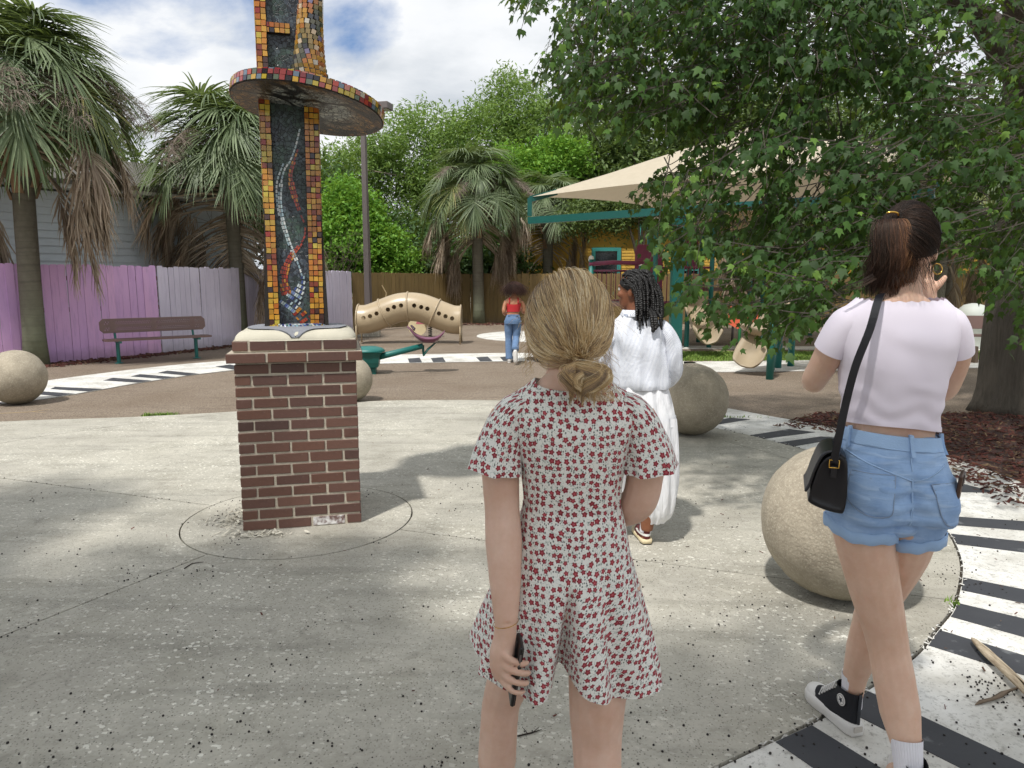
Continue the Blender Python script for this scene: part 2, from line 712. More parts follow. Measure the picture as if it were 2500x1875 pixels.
def keyboard(name, line, width, kw, keylen, keyfrac, pattern, z1, zmax=None, panel=12, gap=.006, phase=0.0):
    """white panels laid along the inner edge line; black keys painted across the inner part"""
    line = resample(line, .03)
    root = None
    z0 = -.012
    n = len(line)
    per = panel
    i = 0
    step_pts = max(2, int(round(kw / .03)))
    bed = strip(line, offset_poly(line, width - .01), z0, .003)
    root = structure(name, bed, M_JOINT)
    pan = step_pts * panel
    while i < n - 1:
        j = min(i + pan, n - 1)
        if j - i < 2:
            break
        seg = [p.copy() for p in line[i:j + 1]]
        t0 = (seg[1] - seg[0]).normalized()
        t1 = (seg[-1] - seg[-2]).normalized()
        seg[0] += t0 * gap * .5
        seg[-1] -= t1 * gap * .5
        strip(offset_poly(seg, .006), offset_poly(seg, width), z0, z1).build('path_slab', M_WP, root)
        i = j
    k = 0
    i = int(phase / .03)
    while i + step_pts < n:
        if pattern[k % len(pattern)] and (zmax is None or line[i].x < zmax):
            h = int(step_pts * keyfrac / 2)
            c = i + step_pts // 2
            a, b2 = max(c - h, 0), min(c + h, n - 1)
            seg = line[a:b2 + 1]
            if len(seg) >= 2:
                w0 = .010
                inn = offset_poly(seg, w0)
                out = offset_poly(seg, keylen)
                # keys end on a slant, as painted
                m_ = len(out)
                out = [o + (q - o) * (.16 * kk / max(1, m_ - 1)) for kk, (o, q) in enumerate(zip(out, inn))]
                strip(inn, out, z1 - .004, z1 + .003).build('black_key', M_BP, root)
        i += step_pts
        k += 1
    return root


near_in = [(0.1, 1.72), (.45, 1.94), (0.82, 2.16), (1.08, 2.31), (1.28, 2.45), (1.64, 2.72), (1.87, 2.95), (2.09, 3.18), (2.35, 3.54), (2.51, 3.81), (2.69, 4.24), (2.82, 4.85), (2.83, 5.55),
           (2.70, 6.28), (2.54, 6.62), (2.36, 6.98), (2.10, 7.34), (1.8, 7.8), (1.4, 8.3)]
_nl = resample(catmull([(x, y, 0) for x, y in near_in], 6), .03)
PHASE = min(range(len(_nl)), key=lambda i: (_nl[i] - Vector((.88, 2.16, 0))).length) * .03 - .075
near_in = [Vector((p.x + .004, p.y, 0)) for p in catmull([(x, y, 0) for x, y in near_in], 6)]
keyboard('piano_key_path', near_in, 1.06, .36, .70, .56, [1, 1, 0, 1, 1, 1, 0], .020, panel=6, phase=PHASE)
far_in = [(-8.2, 6.9), (-7.2, 7.9), (-6.55, 8.75), (-6.16, 9.28), (-5.92, 9.91), (-5.68, 10.74), (-5.17, 11.83), (-4.55, 12.55), (-3.6, 13.05), (-2.41, 13.3), (-1, 13.55), (.39, 13.69), (1.4, 13.3), (2.3, 12.5), (3.2, 12.05), (5.1, 12.2), (7.5, 12.5), (10.5, 12.9), (14, 13.2)]
far_in = catmull([(x, y, 0) for x, y in far_in], 6)
far_in = [p for p in far_in]
keyboard('piano_key_path', [p for p in far_in][::-1], 1.55, .45, .85, .62, [1, 1, 0, 1, 1, 1, 0], .012, zmax=1.4, panel=10)
# pale painted note-head further back
b = MB()
b.prism([(1.0 + 2.0 * math.cos(2 * PI * k / 48), 20.1 + 2.1 * math.sin(2 * PI * k / 48)) for k in range(48)], -.01, .012)
structure('painted_note_disc', b, M_WP)
b = MB()
b.prism([(3.2, 16.3), (16, 15.6), (16, 16.4), (3.2, 17.0)], -.01, .012)
structure('concrete_path', b, M_WP)


# ---- grass strip between the paths and tufts at the plaza edge
def grass_patch(name, pts, h, seed):
    rg = np.random.default_rng(seed)
    n = len(pts)
    P_ = np.asarray(pts, float)
    az = rg.uniform(0, 2 * PI, n)
    hh = h * rg.uniform(.5, 1.2, n)
    w = .006 + .004 * rg.random(n)
    lean = rg.uniform(.1, .6, n) * hh
    dx, dy = np.cos(az), np.sin(az)
    V = np.zeros((n, 4, 3))
    V[:, 0] = P_ + np.stack([-dy * w, dx * w, np.zeros(n)], 1)
    V[:, 1] = P_ + np.stack([dy * w, -dx * w, np.zeros(n)], 1)
    V[:, 2] = P_ + np.stack([dx * lean * .5 + dy * w * .6, dy * lean * .5 - dx * w * .6, hh * .6], 1)
    V[:, 3] = P_ + np.stack([dx * lean, dy * lean, hh], 1)
    F = np.array([[0, 1, 2], [0, 2, 3]])[None] + (np.arange(n) * 4)[:, None, None]
    me = bulk(name, V.reshape(-1, 3), F.reshape(-1, 3), MATS_GRASSB, np.repeat(rg.random(n), 4))
    return link(name, me)


rg = np.random.default_rng(5)
pp = np.stack([rg.uniform(1.8, 13, 26000), rg.uniform(13.75, 15.5, 26000), np.zeros(26000)], 1)
o = grass_patch('grass_strip', pp, .05, 1)
tag(o, 'narrow strip of mown green grass between the two pale paths', 'grass', kind='stuff')
b = MB()
b.prism([(1.8, 13.8), (14, 14.2), (14, 15.6), (1.8, 15.6)], -.01, .008)
structure('lawn', b, simple('lawn_soil', S('5d6b2e'), .95, .35, 9, .5, 40))
pp = []
for (cx, cy, n, s) in ((-4.12, 8.05, 150, .09), (-3.98, 8.1, 90, .07), (2.45, 7.9, 120, .2), (2.11, 3.21, 26, .018), (-2.75, 8.62, 60, .08)):
    for _ in range(n):
        pp.append((cx + rg.normal(0, s), cy + rg.normal(0, .02), 0.0))
o = grass_patch('weed_tufts', pp, .045, 2)
tag(o, 'low green weeds sprouting along the plaza edge', 'weeds', kind='stuff')


# ---- mulch bed under the maple
def m_mulch(n):
    a = n.attr()
    o = n.obj()
    c = n.ramp(a, [(0, S('3a2320')), (.3, S('5a3029')), (.55, S('6e3d33')), (.8, S('57402f')), (1, S('8d7558'))])
    return n.mix(n.m('MULTIPLY', n.noise(o, 40, 3), .4), c, S('2a1c18')), .95


M_MULCH = mat('red_mulch', m_mulch)
mulch_poly = [(2.75, 7.35), (3.1, 7.25), (3.35, 6.95), (3.62, 6.4), (3.78, 5.8), (3.82, 5.2), (3.72, 4.5), (3.55, 4.0), (3.9, 3.4), (6.5, 3.2), (8.6, 5.2), (8.4, 7.6), (6.4, 8.25), (4.9, 8.15), (3.6, 8.2)]
b = MB()
b.prism([p for p in mulch_poly], -.01, .018)
structure('mulch_bed', b, simple('mulch_soil', S('43302a'), .98, .4, 14, .8, 30))


def inside(x, y, poly):
    c = False
    n = len(poly)
    for i in range(n):
        x1, y1 = poly[i]
        x2, y2 = poly[(i + 1) % n]
        if (y1 > y) != (y2 > y) and x < (x2 - x1) * (y - y1) / (y2 - y1) + x1:
            c = not c
    return c


def chips(name, pts, lmin, lmax, seed, m, z=.02, varf=None):
    rg = np.random.default_rng(seed)
    n = len(pts)
    M = np.zeros((n, 4, 4))
    for i, (x, y) in enumerate(pts):
        L = rg.uniform(lmin, lmax)
        e = Matrix.Translation((x, y, z + rg.uniform(0, .02))) @ Matrix.Rotation(rg.uniform(0, 2 * PI), 4, 'Z') @ Matrix.Rotation(rg.normal(0, .3), 4, 'Y') @ Matrix.Rotation(rg.normal(0, .5), 4, 'X') @ Matrix.Diagonal((L, L * rg.uniform(.12, .35), L * .1, 1))
        M[i] = np.array(e)
    tv = [(-.5, -.4, 0), (.45, -.5, 0), (.5, .45, 0), (-.42, .5, 0), (-.4, -.3, 1), (.4, -.35, 1), (.38, .3, 1), (-.3, .4, 1)]
    tf = [(4, 5, 6, 7), (0, 1, 5, 4), (1, 2, 6, 5), (2, 3, 7, 6), (3, 0, 4, 7)]
    V, F, var = scatter(tv, tf, M, rg.random(n) if varf is None else varf(rg, n))
    return link(name, bulk(name, V, F, m, var))


rg = np.random.default_rng(11)
pp = []
while len(pp) < 15000:
    x, y = rg.uniform(2.7, 8.6), rg.uniform(3.2, 8.3)
    if inside(x, y, mulch_poly):
        pp.append((x, y))
for _ in range(500):                                    # scraps spilled over the path
    pp.append((3.62 + rg.normal(0, .10), rg.uniform(4.2, 6.6)))
o = chips('mulch_chips', pp, .02, .075, 12, M_MULCH)
tag(o, 'loose red brown wood mulch around the maple trunk', 'mulch', kind='stuff')
# leaf litter along the painted fence
pp = []
for _ in range(2600):
    t = rg.random()
    x = -9.2 + 4.1 * t + rg.normal(0, .12) + .35
    y = 12.6 + 9.4 * t ** 1.15 + rg.normal(0, .18) - .25
    pp.append((x, y))
for _ in range(1500):
    pp.append((rg.uniform(-4.5, 3.5), 25.6 + rg.normal(0, .35)))
o = chips('leaf_litter', pp, .03, .14, 14, M_MULCH, .004)
tag(o, 'dry brown leaf litter along the foot of the fences', 'litter', kind='stuff')

# small black fruits scattered over the paving, far too many to count
M_FRUIT = simple('dark_fruit', S('1f1a17'), .6, .3, 40)
tv, tf = [], []
sp = MB().sphere((0, 0, .8), 1.0, 6, 4)
tv, tf = sp.v, sp.f
rg = np.random.default_rng(21)
M_ = []
cl = [(-1.78, 4.62, .10, 60), (-1.86, 4.45, .10, 40), (-1.6, 4.12, .10, 30), (1.82, 2.52, .06, 36), (1.76, 2.42, .05, 24)]
pts = [(rg.normal(cx, s), rg.normal(cy, s)) for cx, cy, s, n in cl for _ in range(n)]
while len(pts) < 1350:
    y = 1.9 + 3.4 * rg.random() ** 1.5
    x = rg.uniform(-2.4, 2.8) * (y / 2.6) ** .6
    k_ = int(rg.integers(1, 9)) if rg.random() < .25 else 1
    if mnoise.noise((x * 1.3, y * 1.3, 4)) < -.12 and rg.random() < .8:
        continue
    for _ in range(k_):
        pts.append((x + rg.normal(0, .05) * (k_ > 1), y + rg.normal(0, .05) * (k_ > 1)))
dj = [R(-118), R(-19.2), R(160.5)]
for a in dj:
    for _ in range(40):
        r = rg.uniform(.75, 3.4)
        pts.append((RC.x + r * math.cos(a) + rg.normal(0, .012), RC.y + r * math.sin(a) + rg.normal(0, .012)))
for _ in range(200):                                     # gathered in the joint beside the keyboard path
    p = near_in[int(rg.uniform(0, len(near_in) - 1))]
    pts.append((p.x + rg.normal(0, .010), p.y + rg.normal(0, .010)))
for x, y in pts:
    s = rg.uniform(.002, .0052)
    M_.append(np.array(Matrix.Translation((x, y, .021)) @ Matrix.Diagonal((s, s, s * .9, 1))))
V, F, var = scatter(tv, tf, M_, rg.random(len(M_)))
o = link('fallen_fruit', bulk('fallen_fruit', V, F, M_FRUIT, var))
tag(o, 'tiny black fallen fruits scattered over the concrete', 'fruit', kind='stuff')

# white paint flakes along the joint of the keyboard path
pp = []
for _ in range(200):
    p = near_in[int(rg.uniform(6, len(near_in) - 10))]
    pp.append((p.x + rg.normal(0, .007), p.y + rg.normal(0, .007)))
o = chips('paint_flakes', pp, .008, .03, 15, M_WP, .016)
tag(o, 'flaking white paint scraps in the joint beside the piano key path', 'flakes', kind='stuff')


# ================================================================== concrete balls
def m_ball(n):
    o = n.obj()
    z = n.sep(o)[2]
    f = n.step(n.noise(o, 3.4, 7, .66), .3, .7)
    g_ = n.noise(o, 52, 6, .75)
    c = n.mix(f, S('b7ac99'), S('8b8272'))
    c = n.mix(n.m('MULTIPLY', n.step(g_, .5, .7), .45), c, S('d6cdb9'))
    v = n.vor(o, 70)
    c = n.mix(n.m('MULTIPLY', n.step(v.outputs['Distance'], .3, .1), .35), c, S('e5dcc6'))
    grime = n.step(n.m('ADD', z, n.m('MULTIPLY', n.noise(o, 5, 6), .45)), .50, .18)
    c = n.mix(n.m('MULTIPLY', grime, .6), c, S('5d5a45'))
    return c, .9, {'Normal': n.bump(n.m('ADD', g_, n.m('MULTIPLY', v.outputs['Distance'], .6)), .6, .007)}


M_BALL = mat('weathered_concrete_ball', m_ball)
ballmesh = None
for (x, y, r, lab) in ((1.611, 3.335, .376, 'rough concrete ball beside the piano key path, behind the woman in denim shorts'),
                       (1.80, 7.03, .362, 'concrete ball behind the long white skirt, half in shade'),
                       (-6.282, 8.917, .345, 'smooth pale concrete ball near the purple fence, cut by the picture edge'),
                       (-2.10, 9.07, .30, 'pale concrete ball mostly hidden behind the brick pedestal'),
                       (.70, 13.72, .40, 'distant concrete ball peeking out beside the blonde hair')):
    b = MB()
    prof = []
    for k in range(33):
        a = -PI / 2 + PI * k / 32
        prof.append((max(.001, math.cos(a)) * r, r * .985 + r * math.sin(a)))
    prof = [(rr, max(z, .0)) for rr, z in prof]
    b.lathe(prof, 64)
    b.v = [tuple(Vector(p) + (Vector(p) - Vector((0, 0, r))).normalized() * (.006 * mnoise.noise((p[0] * 5 + x, p[1] * 5, p[2] * 5)) + .003 * mnoise.noise((p[0] * 16, p[1] * 16 + y, p[2] * 16)))) for p in b.v]
    o = b.build('concrete_ball', M_BALL, None, True, (x, y, .02 if y < 8 else .002))
    tag(o, lab, 'concrete ball', 'concrete balls around the plaza')
# ================================================================== brick pedestal
def m_brick(n):
    o = n.obj()
    r = n.rnd()
    c = n.ramp(r, [(0, S('47322c')), (.25, S('5b4038')), (.5, S('664639')), (.75, S('573d36')), (1, S('6b4c40'))])
    f = n.noise(o, 26, 5, .65)
    c = n.mix(n.m('MULTIPLY', n.step(f, .5, .8), .4), c, S('42302b'))
    sc = n.noise(n.mapping(o, (1, 1, 3)), 60, 3)
    c = n.mix(n.m('MULTIPLY', n.step(sc, .68, .76), .45), c, S('a08d83'))
    return c, n.m('ADD', .42, n.m('MULTIPLY', f, .3)), {'Normal': n.bump(n.noise(o, 90, 4), .25, .003)}


def m_mortar(n):
    o = n.obj()
    f = n.noise(o, 45, 5, .7)
    c = n.mix(f, S('9a9080'), S('d0c6b4'))
    return c, .95, {'Normal': n.bump(f, .8, .006)}


def m_whitewash(n):
    o = n.obj()
    f = n.noise(o, 30, 5)
    return n.mix(n.step(f, .38, .6), S('d8d6d4'), S('6b5450')), .8


M_BRICK = mat('brown_brick', m_brick)
M_MORTAR = mat('sandy_mortar', m_mortar)
M_WW = mat('whitewashed_brick', m_whitewash)
PW, CH, BH = .709, .0693, .0553
ang = R(13.8)
ca, sa = math.cos(ang), math.sin(ang)
PC = Vector((-1.65 + .5 * PW * ca - .5 * PW * sa, 4.19 + .5 * PW * sa + .5 * PW * ca, .023))
ped = thing('brick_pedestal', 'square dark brown brick pedestal with a pale stucco top', 'pedestal', PC, ang)
rb = random.Random(4)
brick_mesh = {}


def brick(parent, cx, cy, cz, L, W, H, rz, m=M_BRICK, name='brick'):
    key = (round(L, 3), round(W, 3), round(H, 3), m.name, rb.randint(0, 2))
    if key not in brick_mesh:
        b = MB()
        b.box((0, 0, 0), (L, W, H), None, 1, 0, .0028)
        b.v = [(x + rb.uniform(-.0012, .0012), y + rb.uniform(-.0012, .0012), z + rb.uniform(-.0012, .0012)) for x, y, z in b.v]
        brick_mesh[key] = b.mesh('brick', m)
    return link(name, brick_mesh[key], parent, (cx + rb.uniform(-.0015, .0015), cy + rb.uniform(-.0015, .0015), cz + rb.uniform(-.001, .001)), (0, rb.uniform(-.006, .006), rz + rb.uniform(-.006, .006)))


def course(z, size, kind, units=3, W=.0875):
    """pinwheel course: each side starts with whole bricks, the last end face belongs to the next side"""
    unit = (size + .0115 - W - .0115) / units
    L = unit - .0135
    h = size / 2
    for side in range(4):
        rz = side * PI / 2
        for k in range(units):
            x = -h + L / 2 + k * unit
            if kind:
                x = -x
            y = -h + W / 2
            c, s = math.cos(rz), math.sin(rz)
            white = side == 0 and z < .06 and k == 2
            brick(ped, x * c - y * s, x * s + y * c, z, L, W, BH, rz, M_WW if white else M_BRICK)


for i in range(15):
    course(CH * i + CH / 2 - .002, PW, i % 2)
course(CH * 15.5 - .002, .788, 0)
course(CH * 16.5 - .002, .722, 1)
b = MB()
b.box((0, 0, CH * 7.5), (PW - .013, PW - .013, CH * 15))
b.box((0, 0, CH * 15.5), (.775, .775, CH - .012))
b.box((0, 0, CH * 16.5 - .003), (.709, .709, CH))
b.build('mortar_core', M_MORTAR, ped)
ZT = CH * 17 - .002


def sq(rf, a, half):
    """rounded-square point at fraction rf of the half size"""
    c, s = math.cos(a), math.sin(a)
    k = (abs(c) ** 7 + abs(s) ** 7) ** (-1 / 7)
    return half * rf * k * c, half * rf * k * s


def slab_z(rf):
    if rf < .80:
        return .060 + .006 * (1 - rf / .8)
    if rf <= 1.0:
        t = (rf - .8) / .2
        return .060 * math.sqrt(max(0, 1 - t ** 2.2)) * .82 + .060 * .18 * (1 - t)
    return 0.0


b = MB()
rr = []
for rf in (1.0, .998, .99, .97, .94, .9, .85, .8, .6, .4, .2, .02):
    rr.append([(*sq(min(rf, 1.0), 2 * PI * k / 96, .362), ZT - .006 + slab_z(rf)) for k in range(96)])
rr.insert(0, [(*sq(1.0, 2 * PI * k / 96, .362), ZT - .006) for k in range(96)])
rr = [[(x + mnoise.noise((x * 9, y * 9, 3)) * .004, y + mnoise.noise((x * 9, y * 9, 7)) * .004, z + mnoise.noise((x * 7, y * 7, 1)) * .004) for x, y, z in q] for q in rr]
b.rings(rr)
b.build('stucco_top', simple('pale_stucco', S('c4bfae'), .95, .14, 9, .5, 120), ped, True)
# grey cement bed, running down to a point at the front
b = MB()
rr = []
for q in (1.0, .97, .8, .5, .2, .02):
    ring = []
    for k in range(192):
        a = 2 * PI * k / 192
        d = abs((a - 1.5 * PI + PI) % (2 * PI) - PI)
        lim = .80 + .05 * math.cos(4 * a) + .195 * max(0, 1 - d / .42) ** 1.6
        rf = min(lim * q, .996)
        ring.append((*sq(rf, a, .3655), ZT - .006 + slab_z(rf) + .0035 + (.004 if q > .9 else .006)))
    rr.append(ring)
b.rings(rr)
M_CEM = simple('grey_cement', S('83858c'), .9, .15, 14, .5, 90)
b.build('cement_bed', M_CEM, ped, True)

# ================================================================== mosaic trumpet column
tcols = ['c98a25', 'd79a2c', 'b5701f', 'e0a93a', 'cf7f26', 'a85c22', 'd8b040', 'c06a1e', '8a3a22', 'd9912f', '4a2a26', 'b8862c', 'c4a03a', 'a12f24', '2f2430', 'd6c14a', 'cb8d3a']
rimc = ['a33038', 'c9963a', '7d3038', '5f6b5a', 'c8a042', '33344a', 'b8483c', 'd1cbb8', '6e7f90', '8a6b32', 'c07a6a', '24222a', 'b9a43c', '4d5b48', '9a4a4a']


def m_tiles(cols, rough=.18):
    def fn(n):
        st = [((i + .001) / len(cols), S(c)) for i, c in enumerate(cols)]
        c = n.ramp(n.attr(), st, 'CONSTANT')
        c = n.mix(n.m('ADD', .12, n.m('MULTIPLY', n.noise(n.obj(), 60, 2), .25)), c, K(.02, .015, .01))
        return c, rough, {'Coat Weight': .4, 'Coat Roughness': .1}
    return fn


def m_tiles_r(cols, rough=.18):
    def fn(n):
        st = [((i + .001) / len(cols), S(c)) for i, c in enumerate(cols)]
        c = n.mix(.22, n.ramp(n.rnd(), st, 'CONSTANT'), K(.03, .02, .015))
        return c, rough, {'Coat Weight': .4, 'Coat Roughness': .1}
    return fn


M_TA = mat('amber_tile', m_tiles_r(tcols))
M_TAV = mat('amber_tile_bulk', m_tiles(tcols))
M_TR = mat('rim_tile', m_tiles_r(rimc))
M_TRV = mat('rim_tile_bulk', m_tiles(rimc))
hornc = ['c8933a', 'd3a04a', '8a7a4a', 'b9773a', 'd0b070', '6b6a58', 'a08a5a', 'd6bfa0', '4d5058', 'c07a50', 'b0a098', '8f86a8', 'd8d4c8', 'c09040', '5a5f50']
M_TH = mat('horn_tile', m_tiles(hornc))
M_GROUT = simple('dark_grout', S('2c2824'), .95, .25, 20, .3, 80)


def m_panel(n):
    o = n.obj()
    v = n.vor(n.mapping(o, (1, .3, 1)), 46, 'DISTANCE_TO_EDGE')
    c1 = n.vor(n.mapping(o, (1, .3, 1)), 46)
    big = n.noise(o, 3.5, 3)
    c = n.ramp(n.sep(c1.outputs['Color'])[0], [(0, S('23262c')), (.4, S('353b44')), (.7, S('454d58')), (1, S('59636c'))])
    c = n.mix(n.step(big, .45, .65), c, n.ramp(n.sep(c1.outputs['Color'])[1], [(0, S('2a3a30')), (1, S('4b6654'))]))
    e = n.step(v.outputs['Distance'], .012, .05)
    c = n.mix(e, S('1b1a1b'), c)
    return c, .3, {'Normal': n.bump(e, .5, .004)}


M_PANEL = mat('slate_mosaic', m_panel)


def m_under(n):
    o = n.obj()
    r = n.vm('LENGTH', o)
    wob = n.m('ADD', r, n.m('MULTIPLY', n.noise(o, 5, 3), .16))
    v = n.vor(n.mapping(o, (1, 1, .1)), 36, 'DISTANCE_TO_EDGE')
    c1 = n.sep(n.vor(n.mapping(o, (1, 1, .1)), 36).outputs['Color'])
    inner = n.ramp(c1[0], [(0, S('5c6162')), (.5, S('858b88')), (1, S('aeb0a6'))])
    outer = n.ramp(c1[1], [(0, S('3e2e1e')), (.45, S('6c4a28')), (.75, S('8a6636')), (1, S('54483a'))])
    c = n.mix(n.step(wob, .30, .42), inner, outer)
    band = n.step(n.m('ABSOLUTE', n.m('SUBTRACT', n.noise(o, 2.6, 2, .5, .6), .5)), .045, .02)
    c = n.mix(band, c, S('1d1b1a'))
    e = n.step(v.outputs['Distance'], .03, .09)
    return n.mix(e, S('1a1714'), c), .4, {'Normal': n.bump(e, .6, .005)}


M_UNDER = mat('bell_underside_mosaic', m_under)

TB = PC + Vector((0, 0, ZT + .035))
tr = thing('trumpet_sculpture', 'tall mosaic tiled trumpet column with a wide round bell on the brick pedestal', 'sculpture', TB, ang + R(1.5))
XL0, XR0 = -.171, .165          # outer edges of the side posts at the base
XL1, XR1 = -.165, .190          # and at the top of the picture
HT = 2.55
PD = .115


def px(z, x0, x1):
    return x0 + (x1 - x0) * z / HT


tile_me = {}
rt = random.Random(9)
n_single = 0


def tile_obj(m, w, h, loc, rot):
    key = (m.name, round(w, 3), round(h, 3), rt.randint(0, 3))
    if key not in tile_me:
        b = MB()
        b.box((0, 0, 0), (w, .006, h), None)
        b.v = [(x + rt.uniform(-.0016, .0016), y, z + rt.uniform(-.0016, .0016)) for x, y, z in b.v]
        tile_me[key] = b.mesh('tile', m)
    global n_single
    n_single += 1
    return link('tile', tile_me[key], tr, loc, rot)


# posts of the frame: tapered boxes following the slight lean
for (x0, x1, s, wp) in ((XL0, XL1, 1, .062), (XR0, XR1, -1, .086)):
    b = MB()
    rr = []
    for z in (-.03, .0, .8, 1.6, HT):
        e = px(max(z, 0), x0, x1)
        fl = .03 if z <= 0 else 0
        a_, b_ = (e - fl, e + s * wp) if s > 0 else (e + s * wp, e + fl)
        rr.append([(a_, -.055, z), (b_, -.055, z), (b_, PD - .055, z), (a_, PD - .055, z)])
    b.rings(rr)
    b.build('post', M_GROUT, tr)
TW = .0315
rows = int(HT / .0345)
side_tiles = MB()
for (x0, x1, s, nc) in ((XL0, XL1, 1, 2), (XR0, XR1, -1, 3)):
    tw = (.062 if nc == 2 else .086) / nc
    for i in range(rows):
        z = .018 + i * .0345
        if z > 1.98 + .0345 * 3:
            continue
        e = px(z, x0, x1)
        for c in range(nc):
            x = e + s * (tw * (c + .5))
            if c < 2 and n_single < 244:
                tile_obj(M_TA, tw - .004, .0298, (x + rt.uniform(-.001, .001), -.0575, z + rt.uniform(-.0015, .0015)), (0, rt.uniform(-.05, .05), 0))
            else:
                side_tiles.box((x, -.0575, z), (tw - .004, .006, .0298), Matrix.Rotation(rt.uniform(-.05, .05), 3, 'Y'), 1, rt.random())
        # outward side faces
        for d in (0, 1, 2):
            side_tiles.box((e - s * .002, -.055 + .02 + d * .037, z), (.006, .033, .0298), None, 1, rt.random())
o = side_tiles.build('side_tiles', M_TAV, tr)
o['kind'] = 'stuff'
# recessed slate panel between the posts
b = MB()
rr = []
for z in (-.01, .8, 1.6, HT):
    a_, b_ = px(z, XL0, XL1) + .055, px(z, XR0, XR1) - .08
    rr.append([(a_, -.018, z), (b_, -.018, z), (b_, .035, z), (a_, .035, z)])
b.rings(rr)
b.build('slate_panel', M_PANEL, tr)
# cross pieces of the frame above the bell
rungs = MB()
for zc in (1.83, 2.12, 2.4):
    rungs.box((-.045, -.022, zc), (.15, .05, .06))
rungs.build('cross_piece', M_GROUT, tr)
rt_tiles = MB()
for zc in (1.83, 2.12, 2.4):
    for r_ in (-.015, .015):
        for c in range(5):
            rt_tiles.box((-.045 - .06 + c * .03, -.049, zc + r_), (.026, .006, .026), Matrix.Rotation(rt.uniform(-.08, .08), 3, 'Y'), 1, rt.random())
o = rt_tiles.build('cross_tiles', M_TAV, tr)
o['kind'] = 'stuff'

# swirling inlay: rows of small oblong tiles laid along curves of the panel
TOPZ = 1.27
swcols = {'w': ['d9e4e6', 'b9cfd2', 'e8ecea', '9fb9c4'], 'b': ['2f3f78', '4a5fa0', '232a4c', '7f93c4'], 'r': ['a03022', 'b83c26', '8a2320', 'c4502c', 'd08a2c']}
sw_all = sum(swcols.values(), [])
M_SW = mat('inlay_tile', m_tiles(sw_all))
sw = MB()


def swvar(k):
    q = rt.choice(swcols[k])
    return (sw_all.index(q) + .3) / len(sw_all)


def panel_pt(zx, zy):
    """coordinates read off the panel drawing: x across, y down"""
    z = TOPZ * (1 - (zy - 100) / 1430.0)
    l, r = 350 - 65 * (zy - 100) / 1430.0, 600 - 85 * (zy - 100) / 1430.0
    t = (zx - l) / (r - l)
    a_, b_ = px(z, XL0, XL1) + .062, px(z, XR0, XR1) - .086
    return Vector((a_ + t * (b_ - a_), -.0195, z))


def inlay(curve, widths, keys, tl=.021, tw=.0105):
    c = resample3(catmull([panel_pt(*p) for p in curve], 10), tl + .004)
    n = len(c)
    for i in range(n - 1):
        p, q = c[i], c[i + 1]
        t = (q - p).normalized()
        nn = Vector((t.z, 0, -t.x))
        f = i / max(1, n - 1)
        nr = max(1, int(round(interp(f, [k / (len(widths) - 1) for k in range(len(widths))], widths))))
        for r_ in range(nr):
            off = (r_ - (nr - 1) / 2) * (tw + .0025)
            k = keys[r_ % len(keys)]
            if rt.random() < .06:
                continue
            a = math.atan2(t.z, t.x)
            sw.box(p + nn * off, (tl, .005, tw), Matrix.Rotation(-a, 3, 'Y'), 1, swvar(k))


def resample3(line, step):
    L = [0]
    for a, b_ in zip(line, line[1:]):
        L.append(L[-1] + (b_ - a).length)
    n = max(2, int(L[-1] / step))
    A = np.array([tuple(p) for p in line])
    return [Vector([float(np.interp(t, L, A[:, k])) for k in range(3)]) for t in np.linspace(0, L[-1], n)]


inlay([(560, 130), (520, 240), (470, 340), (425, 395), (392, 480), (368, 600), (372, 720), (400, 870), (430, 970), (465, 1060), (490, 1160)], [1, 1, 2, 2, 1], 'w')
inlay([(412, 370), (360, 480), (345, 600), (352, 720), (390, 860)], [1, 1], 'w')
inlay([(490, 1150), (470, 1220), (410, 1300), (330, 1385)], [2, 5, 8, 9], 'wbwwbbw')
inlay([(530, 270), (490, 360), (462, 450), (480, 580), (520, 720), (540, 780), (530, 860), (480, 930), (400, 1025), (352, 1120), (345, 1200), (362, 1290)], [1, 2, 3, 1, 1, 3, 4, 5], 'rrr')
inlay([(425, 1395), (470, 1440), (505, 1490)], [5, 6, 5], 'r')
o = sw.build('inlay_tiles', M_SW, tr)
o['kind'] = 'stuff'

# mosaic mound the column grows from
b = MB()
b.lathe([(.20, -.02), (.185, .0), (.165, .022), (.13, .038), (.05, .042), (.002, .042)], 40)
b.v = [(x * 1.12, y * .8 - .01, z) for x, y, z in b.v]
b.build('mound', M_CEM, tr, True)
moundc = ['3f62a8', '9cc4d8', 'd7e4e6', '2c3f86', '7fb0c0', '5f8f80', 'e3d9c0', '3a3a4a', 'd2a63a', 'dfc15a', '88a8c8']
M_MD = mat('mound_tile', m_tiles(moundc))
md = MB()
for rad, z, tilt, cnt in ((.197, -.002, 1.15, 54), (.182, .012, .95, 50), (.163, .027, .65, 44), (.143, .037, .35, 38)):
    for k in range(cnt):
        a = 2 * PI * (k + rt.uniform(-.15, .15)) / cnt
        x, y = rad * 1.12 * math.cos(a), rad * .8 * math.sin(a) - .01
        M3 = Matrix.Rotation(a, 3, 'Z') @ Matrix.Rotation(tilt, 3, 'Y') @ Matrix.Rotation(.5, 3, 'Z')
        warm = (math.cos(a) < -.55) or (math.cos(a) > .8)
        v = (8 + rt.randint(0, 1) + .3) / 11 if warm and rt.random() < .8 else (rt.choice([0, 1, 2, 3, 4, 5, 6, 7, 10]) + .3) / 11
        md.box((x, y, z + .004), (.017, .011, .005), M3, 1, v)
o = md.build('mound_tiles', M_MD, tr)
o['kind'] = 'stuff'

# bell: a tilted disc with a tiled rim, and the horn rising out of it
BM = Matrix.Translation((.125, -.115, 1.375)) @ Matrix.Rotation(R(8.5), 4, 'Y') @ Matrix.Rotation(R(-5), 4, 'X')
BR = .452


